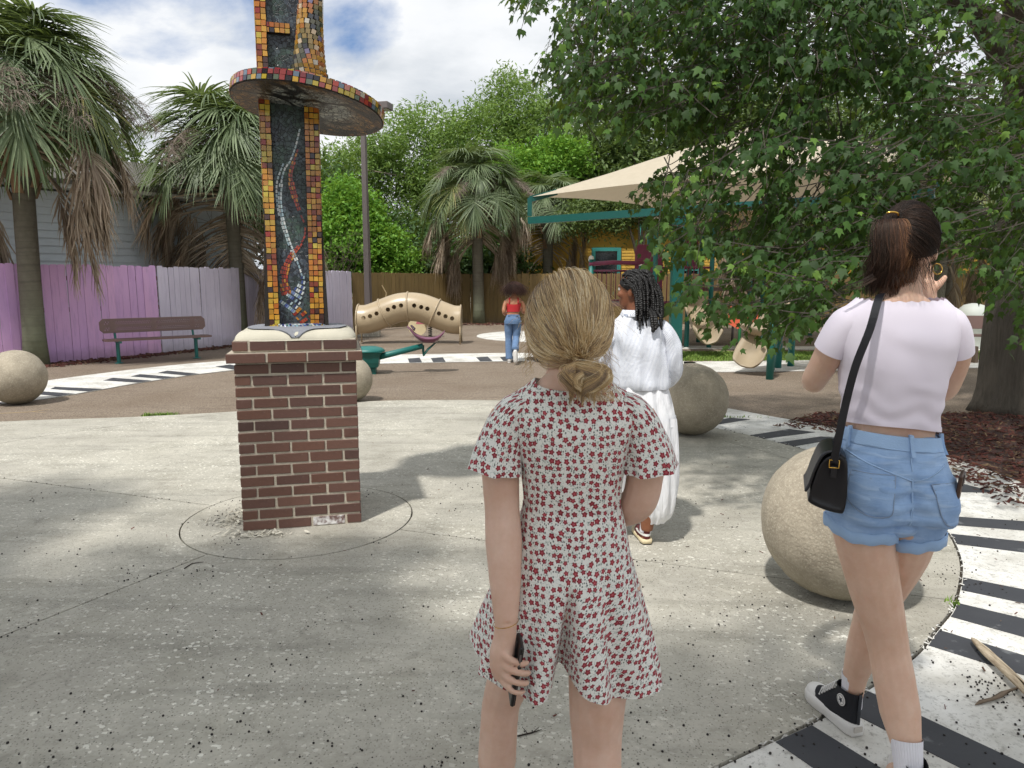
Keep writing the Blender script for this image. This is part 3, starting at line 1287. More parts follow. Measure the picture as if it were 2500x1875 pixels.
def bl(p):
    return BM @ Vector(p)


bell = MB()
bell.lathe([(.002, .012), (.12, .010), (.30, -.004), (.42, -.024), (BR - .006, -.034)][::1], 72, close=False)
bell.v = [tuple(p) for p in bell.v]
bo = bell.build('bell_underside', M_UNDER, tr, True)
bo.matrix_local = BM
b = MB()
b.lathe([(BR - .006, -.034), (BR, -.030), (BR, .026), (BR - .005, .030), (.38, .036), (.25, .05), (.19, .065), (.01, .066)], 72, close=False)
bo = b.build('bell_rim', M_GROUT, tr, True)
bo.matrix_local = BM
rimbulk = MB()
cnt = 80
for row, z in ((0, -.0155), (1, .0135)):
    for k in range(cnt):
        a = 2 * PI * k / cnt + rt.uniform(-.004, .004)
        d = Vector((math.cos(a), math.sin(a), 0))
        M3 = Matrix.Rotation(a + PI / 2, 3, 'Z')
        if math.sin(a) < -.25 and n_single < 298:
            o = tile_obj(M_TR, .0305, .0265, (0, 0, 0), (0, 0, 0))
            o.matrix_local = BM @ Matrix.Translation(d * (BR + .001) + Vector((0, 0, z))) @ M3.to_4x4()
        else:
            rimbulk.box(bl(d * (BR + .001) + Vector((0, 0, z))), (.0305, .006, .0265), BM.to_3x3() @ M3, 1, rt.random())
# tiles on the top of the disc beyond the horn
for rad in (.235, .27, .305, .34, .375, .41, .437):
    cnt = int(2 * PI * rad / .036)
    for k in range(cnt):
        a = 2 * PI * (k + .3) / cnt
        z = interp(rad, [.19, .25, .38, .447], [.065, .05, .036, .030])
        rimbulk.box(bl((rad * math.cos(a), rad * math.sin(a), z + .001)), (.03, .03, .006), BM.to_3x3() @ Matrix.Rotation(a, 3, 'Z'), 1, rt.random())
o = rimbulk.build('rim_tiles', M_TRV, tr)
o['kind'] = 'stuff'
# horn in front of the frame
hp = [(.235, .046), (.195, .056), (.160, .075), (.132, .11), (.112, .155), (.097, .21), (.085, .30), (.077, .42), (.071, .56), (.066, .75), (.062, 1.0), (.060, 1.2)]
HM = Matrix.Translation((.120, -.110, 1.378)) @ Matrix.Rotation(R(3.5), 4, 'Y') @ Matrix.Rotation(R(-1.5), 4, 'X')
b = MB()
b.lathe(hp, 40, close=False)
ho = b.build('horn', M_GROUT, tr, True)
ho.matrix_local = HM
ht = MB()
zz = .06
while zz < 1.18:
    r_ = interp(zz, [p[1] for p in hp], [p[0] for p in hp])
    dr = (interp(zz + .01, [p[1] for p in hp], [p[0] for p in hp]) - r_) / .01
    cnt = int(2 * PI * r_ / .031)
    for k in range(cnt):
        a = 2 * PI * (k + .5 * math.sin(zz * 8)) / cnt
        M3 = HM.to_3x3() @ Matrix.Rotation(a + PI / 2, 3, 'Z') @ Matrix.Rotation(-math.atan(dr), 3, 'X') @ Matrix.Rotation(.3 * math.sin(a * 2 + zz * 9), 3, 'Y')
        swirl = math.sin(a * 2 - zz * 12)
        v = (rt.choice([0, 1, 3, 9, 13]) if swirl > -.2 else rt.choice([2, 5, 6, 8, 14])) if rt.random() < .85 else rt.choice([4, 7, 11, 12])
        ht.box(HM @ Vector(((r_ + .001) * math.cos(a), (r_ + .001) * math.sin(a), zz)), (.0262, .006, .0262), M3, 1, (v + .3) / 15)
    zz += .0295 / math.sqrt(1 + dr * dr)
o = ht.build('horn_tiles', M_TH, tr)
o['kind'] = 'stuff'
# ================================================================== fences
def m_fence(cols, grime, pos=True):
    def fn(n):
        p = n.add('ShaderNodeNewGeometry').outputs['Position']
        f = n.noise(p, .55, 3, .5)
        c = n.ramp(f, [(.3, S(cols[0])), (.48, S(cols[1])), (.65, S(cols[2]))])
        c = n.mix(n.m('MULTIPLY', n.rnd(), .42), c, S(cols[3]))
        g_ = n.noise(n.mapping(p, (6, 6, .7)), 3, 5, .65)
        c = n.mix(n.m('MULTIPLY', n.step(g_, .5, .74), .5), c, S(grime))
        z = n.sep(p)[2]
        low = n.step(n.m('ADD', z, n.m('MULTIPLY', n.noise(p, 6, 4), .3)), .42, .10)
        c = n.mix(n.m('MULTIPLY', low, .5), c, S('5d5148'))
        return c, .75, {'Normal': n.bump(g_, .35, .006)}
    return fn


M_PUR = mat('purple_fence_paint', m_fence(['cda6dc', 'deb2e0', 'e6b8e0', 'cca4da'], 'a884b6'))
M_LAV = mat('lavender_fence_paint', m_fence(['ddd5ea', 'e5deef', 'd6cee0', 'd0c7da'], 'b3abc0'))
M_BRN = mat('olive_brown_fence_paint', m_fence(['75623b', '7e6940', '6d5a35', '645330'], '4b3f25'))
rf = random.Random(3)


def fence(name, label, cat, pts, bw, h, m, rails=True):
    line = [Vector((x, y, 0)) for x, y in pts]
    root = thing(name, label, cat, line[0])
    var = []
    for k in range(4):
        b = MB()
        w, t, e = bw - .006 - rf.uniform(0, .004), .019, .022
        hh = h + rf.uniform(-.015, .012)
        pr = [(-w / 2, 0), (w / 2, 0), (w / 2, hh - e), (w / 2 - e, hh), (-w / 2 + e, hh), (-w / 2, hh - e)]
        vs = [(x, -t / 2, z) for x, z in pr] + [(x, t / 2, z) for x, z in pr]
        fs = [tuple(range(6)), tuple(range(11, 5, -1))] + [((i + 1) % 6, i, 6 + i, 6 + (i + 1) % 6) for i in range(6)]
        b.add(vs, fs)
        var.append(b.mesh('board', m))
    cnt = 0
    for a, c in zip(line, line[1:]):
        d = c - a
        L = d.length
        d.normalize()
        az = math.atan2(d.y, d.x)
        nb = max(1, int(round(L / bw)))
        for k in range(nb):
            p = a + d * (L * (k + .5) / nb) - line[0]
            nn = Vector((d.y, -d.x, 0)) * rf.uniform(-.004, .005)
            link('board', var[rf.randint(0, 3)], root, (p.x + nn.x, p.y + nn.y, rf.uniform(-.012, .012)), (rf.uniform(-.006, .006), rf.uniform(-.006, .006), az + rf.uniform(-.015, .015)))
            cnt += 1
        for zz in ((.35, 1.0, 1.6) if rails else ()):
            b = MB()
            off = Vector((-d.y, d.x, 0)) * .045
            b.beam(a - line[0] + off + Vector((0, 0, zz)), c - line[0] + off + Vector((0, 0, zz)), .04, .085)
            b.build('rail', simple('raw_timber', S('8a7860'), .9, .2, 8), root)
    return root


fence('board_fence', 'purple and pink painted board fence behind the bench', 'fence', [(-14.5, 7.2), (-11.2, 10.4), (-8.98, 13.2), (-7.50, 15.15)], .145, 1.86, M_PUR)
fence('board_fence', 'pale lavender stretch of board fence behind the palms', 'fence', [(-7.49, 15.17), (-6.81, 16.93), (-5.06, 22.6)], .145, 1.85, M_LAV)
fence('board_fence', 'olive brown board fence closing the back of the playground', 'fence', [(-5.04, 22.65), (-1.81, 26.3), (2.2, 26.0), (9.5, 25.6), (20, 25.2)], .145, 1.80, M_BRN)


# ================================================================== grey house behind the purple fence
def m_paintwood(col, dirt, amt=.5):
    def fn(n):
        p = n.add('ShaderNodeNewGeometry').outputs['Position']
        f = n.noise(n.mapping(p, (1, 1, .5)), 1.2, 6, .65)
        g_ = n.noise(n.mapping(p, (2, 2, 12)), 4, 4)
        c = n.mix(n.m('MULTIPLY', n.step(f, .42, .72), amt), S(col), S(dirt))
        c = n.mix(n.m('MULTIPLY', g_, .2), c, S(dirt))
        return c, .7, {'Normal': n.bump(g_, .25, .004)}
    return fn


M_GREY = mat('grey_siding_paint', m_paintwood('e0e9ee', 'b0bcc0', .35))
M_WTRIM = mat('white_trim_paint', m_paintwood('d2d3d0', '9a9a94', .4))
M_GLASS = mat('dark_window_glass', lambda n: (S('20262a'), .08, {'Specular IOR Level': .8}))
M_ROOF = simple('asphalt_shingle', S('5a5650'), .95, .25, 12, .5, 50)
A = Vector((-10.9, 14.7, 0))
D_ = Vector((.6, .8, 0))
haz = math.atan2(D_.y, D_.x)
house = thing('clapboard_house', 'grey blue clapboard house rising behind the purple fence', 'house', A, haz)
x0, x1, depth, eave = -9.0, 6.3, 7.0, 3.62
b = MB()
b.box(((x0 + x1) / 2, depth / 2 + .03, eave / 2), (x1 - x0, depth, eave))
b.build('wall_core', simple('sheathing', S('4f5655'), .9), house)
pitch_b = .165
bd = MB()
bd.add([(x0, -.036, 0), (x1, -.036, 0), (x1, .022, 0), (x0, .022, 0), (x0, -.006, pitch_b + .012), (x1, -.006, pitch_b + .012), (x1, .022, pitch_b + .012), (x0, .022, pitch_b + .012)],
       [(3, 2, 1, 0), (4, 5, 6, 7), (0, 1, 5, 4), (1, 2, 6, 5), (2, 3, 7, 6), (3, 0, 4, 7)])
bme = bd.mesh('clapboard', M_GREY)
for k in range(int(eave / pitch_b)):
    link('clapboard', bme, house, (0, 0, k * pitch_b))
be = MB()
be.add([(-.022, 0, 0), (.022, 0, 0), (.022, depth, 0), (-.022, depth, 0), (-.022, 0, pitch_b + .012), (.006, 0, pitch_b + .012), (.006, depth, pitch_b + .012), (-.022, depth, pitch_b + .012)],
       [(3, 2, 1, 0), (4, 5, 6, 7), (0, 1, 5, 4), (1, 2, 6, 5), (2, 3, 7, 6), (3, 0, 4, 7)])
bme2 = be.mesh('clapboard', M_GREY)
for k in range(int(eave / pitch_b)):
    link('clapboard', bme2, house, (x1 + .003, .03, k * pitch_b))
MB().box((x1, .0, eave / 2), (.09, .07, eave)).build('corner_board', M_WTRIM, house)
b = MB()
rp = []
for (yy, zz) in ((-.55, eave - .02), (depth / 2, eave + 1.15), (depth + .55, eave - .02)):
    rp.append([(x0 - .4, yy, zz), (x1 + .4, yy, zz), (x1 + .4, yy, zz + .10), (x0 - .4, yy, zz + .10)])
b.rings(rp)
b.build('roof', M_ROOF, house)
MB().box(((x0 + x1) / 2, -.5, eave + .0), (x1 - x0 + .82, .035, .19)).build('fascia', M_WTRIM, house)
MB().box(((x0 + x1) / 2, -.245, eave - .085), (x1 - x0 + .4, .47, .02)).build('soffit', M_WTRIM, house)
for wx in (-1.55, -5.5):
    w = thing('window', None, None)
    w.parent = house
    w.location = (wx, -.03, 2.35)
    MB().box((0, .01, 0), (.9, .03, 1.35)).build('pane', M_GLASS, w)
    b = MB()
    for (cx, cz, sx, sz) in ((-.5, 0, .11, 1.6), (.5, 0, .11, 1.6), (0, .74, .9, .12), (0, -.74, 1.16, .10), (0, 0, .9, .05)):
        b.box((cx, -.02, cz), (sx, .05, sz))
    b.build('frame', M_WTRIM, w)

# ================================================================== yellow house behind the brown fence
M_YEL = mat('yellow_siding_paint', m_paintwood('dcb04a', 'b08836', .35))
M_TEALP = mat('teal_trim_paint', m_paintwood('3f9a94', '2f706c', .4))
yh = thing('clapboard_house', 'yellow clapboard house with teal trim behind the brown fence', 'house', (.15, 31.2, 0), R(-3))
W, H_ = 22.0, 4.0
b = MB()
b.box((W / 2, 3.04, H_ / 2), (W, 6, H_))
b.build('wall_core', M_YEL, yh)
b = MB()
for k in range(int(H_ / .13)):
    z = k * .13
    b.add([(0, -.024, z), (W, -.024, z), (W, .02, z), (0, .02, z), (0, -.004, z + .138), (W, -.004, z + .138)], [(0, 1, 5, 4), (3, 2, 1, 0)])
o = b.build('siding', M_YEL, yh)
o['kind'] = 'stuff'
MB().box((.0, -.01, H_ / 2), (.22, .12, H_)).build('corner_board', M_TEALP, yh)
for (wx, wz, ww, wh) in ((3.9, 1.95, .95, 1.7), (7.3, 2.0, 1.0, 1.7), (11.6, 2.0, 1.0, 1.6), (15.5, 2.0, 1.0, 1.6)):
    w = thing('window', None, None)
    w.parent = yh
    w.location = (wx, -.05, wz)
    MB().box((0, .012, 0), (ww, .03, wh)).build('pane', M_GLASS, w)
    b = MB()
    for (cx, cz, sx, sz) in ((-ww / 2 - .07, 0, .16, wh + .3), (ww / 2 + .07, 0, .16, wh + .3), (0, wh / 2 + .08, ww - .02, .15), (0, -wh / 2 - .08, ww + .3, .13), (0, 0, ww - .02, .05)):
        b.box((cx, -.02, cz), (sx, .06, sz))
    b.build('frame', M_TEALP, w)
b = MB()
rp = []
for (yy, zz) in ((-.6, H_), (3, H_ + 1.6), (6.6, H_)):
    rp.append([(-.5, yy, zz), (W + .5, yy, zz), (W + .5, yy, zz + .1), (-.5, yy, zz + .1)])
b.rings(rp)
b.build('roof', M_ROOF, yh)
for cx in (5.3, 9.2):
    MB().box((cx, -.45, H_ / 2), (.16, .16, H_)).build('porch_post', M_TEALP, yh)

# ================================================================== lamp post
M_BRONZE = simple('grey_bronze_metal', S('726a68'), .5, .08, 4, ex={'Metallic': .35})
lp = thing('lamp_post', 'tall square grey lamp post with a flat shoebox head', 'lamp post', (-4.42, 22.0, 0), R(-14))
b = MB()
b.rings([[(-h, -h, z), (h, -h, z), (h, h, z), (-h, h, z)] for h, z in ((.088, 0), (.088, 1), (.072, 4), (.062, 6.75))])
b.build('pole', M_BRONZE, lp)
MB().box((0, 0, .05), (.34, .34, .10), bev=.015).build('base_cover', M_BRONZE, lp)
MB().box((.17, 0, 6.62), (.26, .07, .09)).build('arm', M_BRONZE, lp)
lh = MB()
lh.box((.57, 0, 6.62), (.62, .42, .2), bev=.015)
lh = lh.build('lamp_head', M_BRONZE, lp)
MB().box((.57, 0, 6.515), (.52, .34, .012)).build('lens', simple('milky_lens', S('c9c9c2'), .3), lh)

# ================================================================== benches
M_BBROWN = simple('brown_coated_steel', S('6e5650'), .5, .1, 10)
M_TEAL = simple('teal_coated_steel', S('1f6e68'), .45, .12, 4)
M_TEALD = simple('dark_teal_coated_steel', S('14564f'), .4, .1, 3)


def cut(o, cutter_mb):
    c = cutter_mb.build('cutter', [], o.parent)
    md_ = o.modifiers.new('cut', 'BOOLEAN')
    md_.operation = 'DIFFERENCE'
    md_.solver = 'EXACT'
    md_.object = c
    bpy.context.view_layer.update()
    dg = bpy.context.evaluated_depsgraph_get()
    me = bpy.data.meshes.new_from_object(o.evaluated_get(dg))
    old = o.data
    o.modifiers.clear()
    o.data = me
    bpy.data.meshes.remove(old)
    cm = c.data
    bpy.data.objects.remove(c)
    bpy.data.meshes.remove(cm)
    return o


def bench(label, loc, rz, L=2.05, fine=True):
    t = thing('park_bench', label, 'bench', loc, rz, 'perforated park benches')

    def plank(name, c, w, rx):
        b = MB()
        e = .06
        pr = [(-L / 2 + e, -w / 2), (L / 2 - e, -w / 2), (L / 2, -w / 2 + e), (L / 2, w / 2 - e), (L / 2 - e, w / 2), (-L / 2 + e, w / 2), (-L / 2, w / 2 - e), (-L / 2, -w / 2 + e)]
        b.prism(pr, -.016, .016)
        o = b.build(name, M_BBROWN, t)
        if fine:
            k = MB()
            for xs, xe in ((-.93, -.83), (-.72, -.05), (.05, .72), (.83, .93)):
                n = max(2, int((xe - xs) / .042))
                for i in range(n):
                    for j, yy in enumerate((-.075, -.04, .04, .075)):
                        x = (xs + (xe - xs) * (i + .5 * (j % 2)) / n) * L / 2.05
                        k.tube([(x, yy, -.03), (x, yy, .03)], .0115, 6)
            cut(o, k)
        o.location = c
        o.rotation_euler = (rx, 0, 0)
        return o
    plank('seat', (0, -.12, .45), .38, 0)
    plank('backrest', (0, .16, .70), .27, R(90 - 12))
    for s in (-1, 1):
        x = s * L * .37
        MB().tube([(x, -.02, 0), (x, -.02, .42)], .034, 10).build('leg', M_TEAL, t)
        MB().beam((x, -.28, .415), (x, .10, .415), .05, .045).build('seat_arm', M_TEAL, t)
        MB().tube([(x, .06, .41), (x, .13, .46), (x, .175, .62), (x, .20, .8)], .022, 8).build('back_arm', M_TEAL, t)
        MB().lathe([(.075, 0), (.075, .012), (.04, .02)], 12, (x, -.02, 0)).build('foot_plate', M_TEAL, t)
    return t


bench('brown perforated metal bench on teal legs in front of the purple fence', (-6.92, 13.85, .002), R(40), 1.9, True)
bench('brown perforated bench half hidden behind the maple trunk', (9.75, 14.5, .002), R(-8), fine=False)
b = MB()
b.lathe([(.30, 0), (.32, .05), (.32, .72), (.34, .74), (.34, .78), (.30, .9), (.2, 1.0), (.05, 1.04)], 28)
o = b.build('waste_bin', simple('pale_fibreglass', S('c3c8c2'), .6, .06, 4), None, True, (10.6, 16.4, .0))
tag(o, 'pale domed waste bin standing behind the bench', 'waste bin')
b = MB()
b.box((0, 0, .16), (.10, .5, .32), taper=.9)
o = b.build('stone_block', simple('brown_timber', S('6a5a4c'), .9, .2), None, False, (8.7, 13.6, .0), (0, 0, .4))
tag(o, 'short brown timber block standing by the hidden bench', 'block')

# ================================================================== play tunnel
M_TAN = simple('tan_moulded_plastic', S('b3a184'), .38, .06, 2, ex={'Coat Weight': .25, 'Coat Roughness': .25})
M_TAN2 = simple('worn_tan_plastic', S('a3947c'), .5, .15, 3)
tn = thing('play_tunnel', 'arched tan plastic crawl tunnel with round portholes', 'play tunnel', (-2.55, 17.75, 0), R(1))
path = [(-1.27, .60), (-1.05, .605), (-.78, .69), (-.52, .80), (-.26, .885), (0, .91), (.26, .885), (.52, .80), (.78, .69), (1.05, .595), (1.27, .58)]
cp = resample3(catmull([(x, 0, z) for x, z in path], 6), .06)
b = MB()


def tunnel_shell(rad, flip=False):
    rr = []
    for i, p in enumerate(cp):
        t = (cp[min(i + 1, len(cp) - 1)] - cp[max(i - 1, 0)]).normalized()
        nn = Vector((-t.z, 0, t.x))
        rr.append([tuple(p + Vector((0, 1, 0)) * math.cos(a) * rad + nn * math.sin(a) * rad) for a in [2 * PI * k / 32 for k in range(32)]])
    return rr


outer, inner = tunnel_shell(.355), tunnel_shell(.335)
n = 32
vs = [p for r_ in outer for p in r_] + [p for r_ in inner for p in r_]
m_ = len(cp)
fs = []
for i in range(m_ - 1):
    for k in range(n):
        k2 = (k + 1) % n
        fs.append((i * n + k2, i * n + k, (i + 1) * n + k, (i + 1) * n + k2))
        o_ = m_ * n
        fs.append((o_ + i * n + k, o_ + i * n + k2, o_ + (i + 1) * n + k2, o_ + (i + 1) * n + k))
for k in range(n):
    k2 = (k + 1) % n
    o_ = m_ * n
    fs.append((k, k2, o_ + k2, o_ + k))
    e = (m_ - 1) * n
    fs.append((e + k2, e + k, o_ + e + k, o_ + e + k2))
b.add(vs, fs)
tube = b.build('tube', M_TAN, tn, True)
k = MB()
for xs in ((-1.08, -.92, -.76), (-.48, -.33, -.16), (.16, .33, .48), (.76, .92, 1.08)):
    for x in xs:
        i = min(range(m_), key=lambda q: abs(cp[q].x - x))
        z = cp[i].z + .05
        k.tube([(x, -.6, z), (x, -.1, z)], .053, 14)
for x in (.76, .92, -.33, .16):
    i = min(range(m_), key=lambda q: abs(cp[q].x - x))
    k.tube([(x + .02, .1, cp[i].z + .04), (x + .02, .6, cp[i].z + .04)], .053, 14)
cut(tube, k)
smooth_by_angle(tube, 35)
for (xx, tilt) in ((-1.27, 0), (-.62, -22), (0.0, 0), (.62, 22), (1.27, 0)):
    i = min(range(m_), key=lambda q: abs(cp[q].x - xx))
    p = cp[i]
    t = (cp[min(i + 1, m_ - 1)] - cp[max(i - 1, 0)]).normalized()
    nn = Vector((-t.z, 0, t.x))
    ring = [p + Vector((0, 1, 0)) * math.cos(a) * .368 + nn * math.sin(a) * .368 for a in [2 * PI * q / 40 for q in range(41)]]
    MB().tube(ring, .021, 7, False).build('rib', M_TAN, tn, True)
for s in (-1, 1):
    for yy in (-.34, .34):
        MB().tube([(s * 1.27, yy, 0), (s * 1.27, yy, .6)], .021, 8).build('leg', M_TAN, tn, True)

# spring rider behind the tunnel
sr = thing('spring_rider', 'small cream and red spring rider behind the tunnel', 'spring rider', (-2.35, 19.8, 0), R(0))
hx = [(-.05 + .05 * math.cos(a * 6 * 2 * PI), .05 * math.sin(a * 6 * 2 * PI), .02 + .36 * a) for a in np.linspace(0, 1, 90)]
MB().tube([(x + .12, y, z) for x, y, z in hx], .014, 6).build('spring', simple('black_steel', S('232323'), .5), sr, True)
b = MB()
b.prism([(-.28 + .26 * math.cos(2 * PI * k / 28), .29 + .26 * math.sin(2 * PI * k / 28)) for k in range(28)], -.03, .03)
o = b.build('side_panel', simple('cream_panel', S('d9c9a4'), .5), sr)
o.rotation_euler = (R(90), 0, 0)
b = MB()
b.prism([(-.32, .36), (.06, .36), (-.10, .62), (-.2, .66)], -.035, .035)
o = b.build('side_panel', simple('pink_panel', S('c0697a'), .5), sr)
o.rotation_euler = (R(90), 0, 0)
MB().box((.12, 0, .42), (.44, .3, .05), bev=.015).build('seat', simple('red_panel', S('a8404a'), .5), sr)
b = MB()
b.box((0, 0, .14), (.6, .5, .28), bev=.02)
o = b.build('concrete_block', M_CON, None, False, (-4.0, 19.9, .0), (0, 0, .1))
tag(o, 'low square concrete block behind the end of the tunnel', 'block')
b = MB()
b.tube([(-4.15, 23.45, .9), (-4.12, 23.47, 1.15), (-4.25, 23.44, 1.4)], .018, 5)
o = b.build('hanging_stick', simple('pale_stick', S('b7a27c'), .9))
tag(o, 'thin pale crooked stick leaning against the brown fence', 'stick')

# ================================================================== spring seesaw
ss = thing('spring_seesaw', 'teal seesaw with a purple moulded seat', 'seesaw', (-2.42, 11.9, 0), R(6))
b = MB()
b.rings([[(x * w, y * w2, z) for x, y in ((-1, -1), (1, -1), (1, 1), (-1, 1))] for w, w2, z in ((.13, .13, 0), (.13, .13, .10), (.12, .12, .12))])
b.build('pedestal', M_TEALD, ss)
b = MB()
b.rings([[(x * w, y * w2, z) for x, y in ((-1, -1), (-.5, -1.04), (.5, -1.04), (1, -1), (1, 1), (.5, 1.04), (-.5, 1.04), (-1, 1))] for w, w2, z in ((.17, .17, .12), (.185, .19, .20), (.20, .2, .30), (.23, .22, .355), (.25, .24, .375))])
b.build('housing', M_TEALD, ss)
b = MB()
b.rings([[(w * math.cos(a), w2 * math.sin(a), z) for a in [2 * PI * k / 24 for k in range(24)]] for w, w2, z in ((.285, .26, .372), (.285, .26, .392), (.24, .22, .43), (.15, .15, .455), (.01, .01, .46))])
b.build('lid', M_TEAL, ss, True)
MB().tube([(.1, 0, .27), (.35, 0, .32), (.92, 0, .46)], [.06, .052, .047], 12).build('arm', M_TEAL, ss, True)
MB().tube([(.92, 0, .47), (.92, 0, .37), (.93, 0, .30)], .02, 8).build('hanger', M_TEALD, ss, True)
b = MB()
seatc = [(.66, .79), (.72, .72), (.80, .62), (.92, .555), (1.04, .54), (1.16, .57), (1.25, .65), (1.29, .71)]
rr = []
for i, (x, z) in enumerate(catmull([(x, 0, z) for x, z in seatc], 4) and [(p.x, p.z) for p in catmull([(x, 0, z) for x, z in seatc], 4)]):
    f = i / 28
    w = .05 + .13 * math.sin(PI * min(1, max(0, f))) ** .7
    th = .015 + .02 * math.sin(PI * f)
    rr.append([(x, w * math.cos(a), z + th * math.sin(a) + .05 * abs(math.cos(a)) ** 2 * math.sin(PI * f)) for a in [2 * PI * k / 14 for k in range(14)]])
b.rings(rr)
b.build('seat', simple('purple_moulded_plastic', S('7b4a63'), .35, .08, 3), ss, True)
MB().tube([(.78, -.16, .74), (.73, 0, .80), (.78, .16, .74)], .017, 8).build('handle', simple('dark_purple', S('43283a'), .4), ss, True)
MB().tube([(.93, -.17, .31), (.93, .17, .31), (1.0, .15, .40), (1.12, 0, .5), (1.0, -.15, .40), (.93, -.17, .31)], .012, 6).build('foot_rest', M_TEALD, ss, True)
MB().tube([(-.1, 0, .27), (-.35, 0, .22), (-.92, 0, .10)], [.06, .052, .047], 12).build('arm', M_TEAL, ss, True)

# ================================================================== shade canopy
def m_fabric(n):
    o = n.obj()
    c = n.mix(n.noise(n.mapping(o, (3, 3, 3)), 2, 4), S('cfc4b0'), S('bdb29c'))
    bs = n.add('ShaderNodeBsdfPrincipled', {'Base Color': c, 'Roughness': .85})
    tr_ = n.add('ShaderNodeBsdfTranslucent', {'Color': S('c9b89c')})
    return n.add('ShaderNodeMixShader', {0: .22, 1: bs.outputs[0], 2: tr_.outputs[0]}).outputs[0]


M_FAB = mat('tan_shade_fabric', m_fabric)
cA, cB, cC, cD = [Vector(p) for p in ((.40, 16.5, 3.42), (5.6, 22.7, 3.42), (6.6, 11.4, 3.42), (11.8, 17.6, 3.42))]
cen = (cA + cD) / 2
sc_ = thing('shade_canopy', 'peaked tan fabric shade canopy on a teal steel frame', 'shade canopy', (cen.x, cen.y, 0))
off = Vector((cen.x, cen.y, 0))
NG = 28
vs, fs = [], []
for i in range(NG + 1):
    for j in range(NG + 1):
        s_, t_ = -1 + 2 * i / NG, -1 + 2 * j / NG
        # edges sag inwards between the corners
        pin = 1 - .10 * (1 - t_ * t_)
        pin2 = 1 - .10 * (1 - s_ * s_)
        ss_, tt_ = s_ * pin, t_ * pin2
        p = (cA * (1 - ss_) * (1 - tt_) + cC * (1 + ss_) * (1 - tt_) + cB * (1 - ss_) * (1 + tt_) + cD * (1 + ss_) * (1 + tt_)) / 4
        m1, m2 = max(abs(s_), abs(t_)), min(abs(s_), abs(t_))
        hgt = 1.85 * (1 - m1) ** 1.04 + .17 * (1 - m2 ** 2) * m1 * (1 - m1 * .2)
        vs.append((p.x - off.x, p.y - off.y, p.z + hgt + .02 * mnoise.noise((s_ * 4, t_ * 4, 0))))
for i in range(NG):
    for j in range(NG):
        fs.append((i * (NG + 1) + j, (i + 1) * (NG + 1) + j, (i + 1) * (NG + 1) + j + 1, i * (NG + 1) + j + 1))
b = MB()
b.add(vs, fs)
b.build('fabric', M_FAB, sc_, True)
dz = Vector((0, 0, -.52))
for a_, b_ in ((cA, cC), (cB, cD)):
    p, q = a_ - off + dz, b_ - off + dz
    MB().beam(p, q, .14, .15).build('beam', M_TEALD, sc_)
    for e in (p, q):
        MB().beam(e + Vector((0, 0, .1)), e + Vector((0, 0, .50)), .10, .10).build('corner_stub', M_TEALD, sc_)
        inw = (Vector((0, 0, 0)) - Vector((e.x, e.y, 0))).normalized()
        b = MB()
        b.beam(e + Vector((0, 0, .47)), e + Vector((0, 0, .47)) + inw * .62 + Vector((0, 0, .17)), .07, .13)
        b.build('corner_bracket', M_TEALD, sc_)
    m0 = p.lerp(q, .46)
    MB().beam(Vector((m0.x, m0.y, 0)), Vector((m0.x, m0.y, m0.z - .1)), .22, .22).build('post', M_TEALD, sc_)
for e in ((cA + cB) / 2, (cC + cD) / 2):
    pass
pk = Vector((0, 0, 3.42 + 1.80))
for c_ in (cA, cB, cC, cD):
    MB().tube([c_ - off + Vector((0, 0, -.02)), (c_ - off).lerp(pk, .5) + Vector((0, 0, -.06)), pk], .012, 6).build('ridge_cable', M_TEALD, sc_)

# ================================================================== play structure under the canopy
M_MAG = simple('magenta_plastic', S('7d3350'), .45, .1, 4)
M_WHITE = simple('white_cap', S('dedbd2'), .5, .05)
ps = thing('play_structure', 'playground climbing structure with teal posts, magenta panels and tan slide', 'play structure', (3.6, 17.2, 0), R(-6))
for (x, y, h) in ((-1.7, -.6, 2.05), (-.55, -.6, 1.9), (-.25, -.8, 2.9), (.25, -.7, 2.15), (.55, -.5, 2.1), (1.05, -.6, 3.1), (1.05, 1.0, 3.1), (-.25, 1.0, 2.9), (-1.7, 1.0, 2.05), (2.4, .2, 2.6), (2.4, 1.6, 2.6)):
    MB().tube([(x, y, 0), (x, y, h)], .055, 12).build('post', M_TEAL, ps, True)
    MB().lathe([(.06, 0), (.066, .03), (.05, .07), (.01, .09)], 12, (x, y, h - .01)).build('post_cap', M_WHITE, ps, True)
MB().box((-.3, .2, 1.0), (2.9, 1.7, .08)).build('deck', M_BBROWN, ps)
MB().box((1.7, .6, 1.35), (1.4, 1.5, .08)).build('deck', M_BBROWN, ps)
for (xa, xb, y, z0, z1) in ((-.2, 1.0, -.65, 1.05, 1.85), (-1.65, -.6, 1.0, 1.05, 1.8)):
    b = MB()
    b.tube([(xa, y, z1), (xb, y, z1)], .025, 8)
    b.tube([(xa, y, z0), (xb, y, z0)], .025, 8)
    nb = int((xb - xa) / .11)
    for k in range(1, nb):
        x = xa + (xb - xa) * k / nb
        b.tube([(x, y, z0), (x, y, z1)], .012, 6)
    b.build('barrier', M_MAG, ps, True)
b = MB()
b.tube([(-1.75, -.62, 1.93), (-1.2, -.62, 1.97), (-.5, -.62, 1.95)], .05, 8)
b.build('top_rail', M_MAG, ps, True)
MB().box((-.25, .95, 1.75), (.7, .06, 1.4), bev=.02).build('panel', M_MAG, ps)
MB().box((.7, .9, 2.3), (.5, .05, .9), bev=.02).build('panel', M_MAG, ps)
MB().tube([(.35, -.95, .2), (.32, -.97, 1.0), (.30, -.85, 1.6), (.45, -.75, 1.9)], .02, 8).build('grab_bar', M_MAG, ps, True)
b = MB()
rr = []
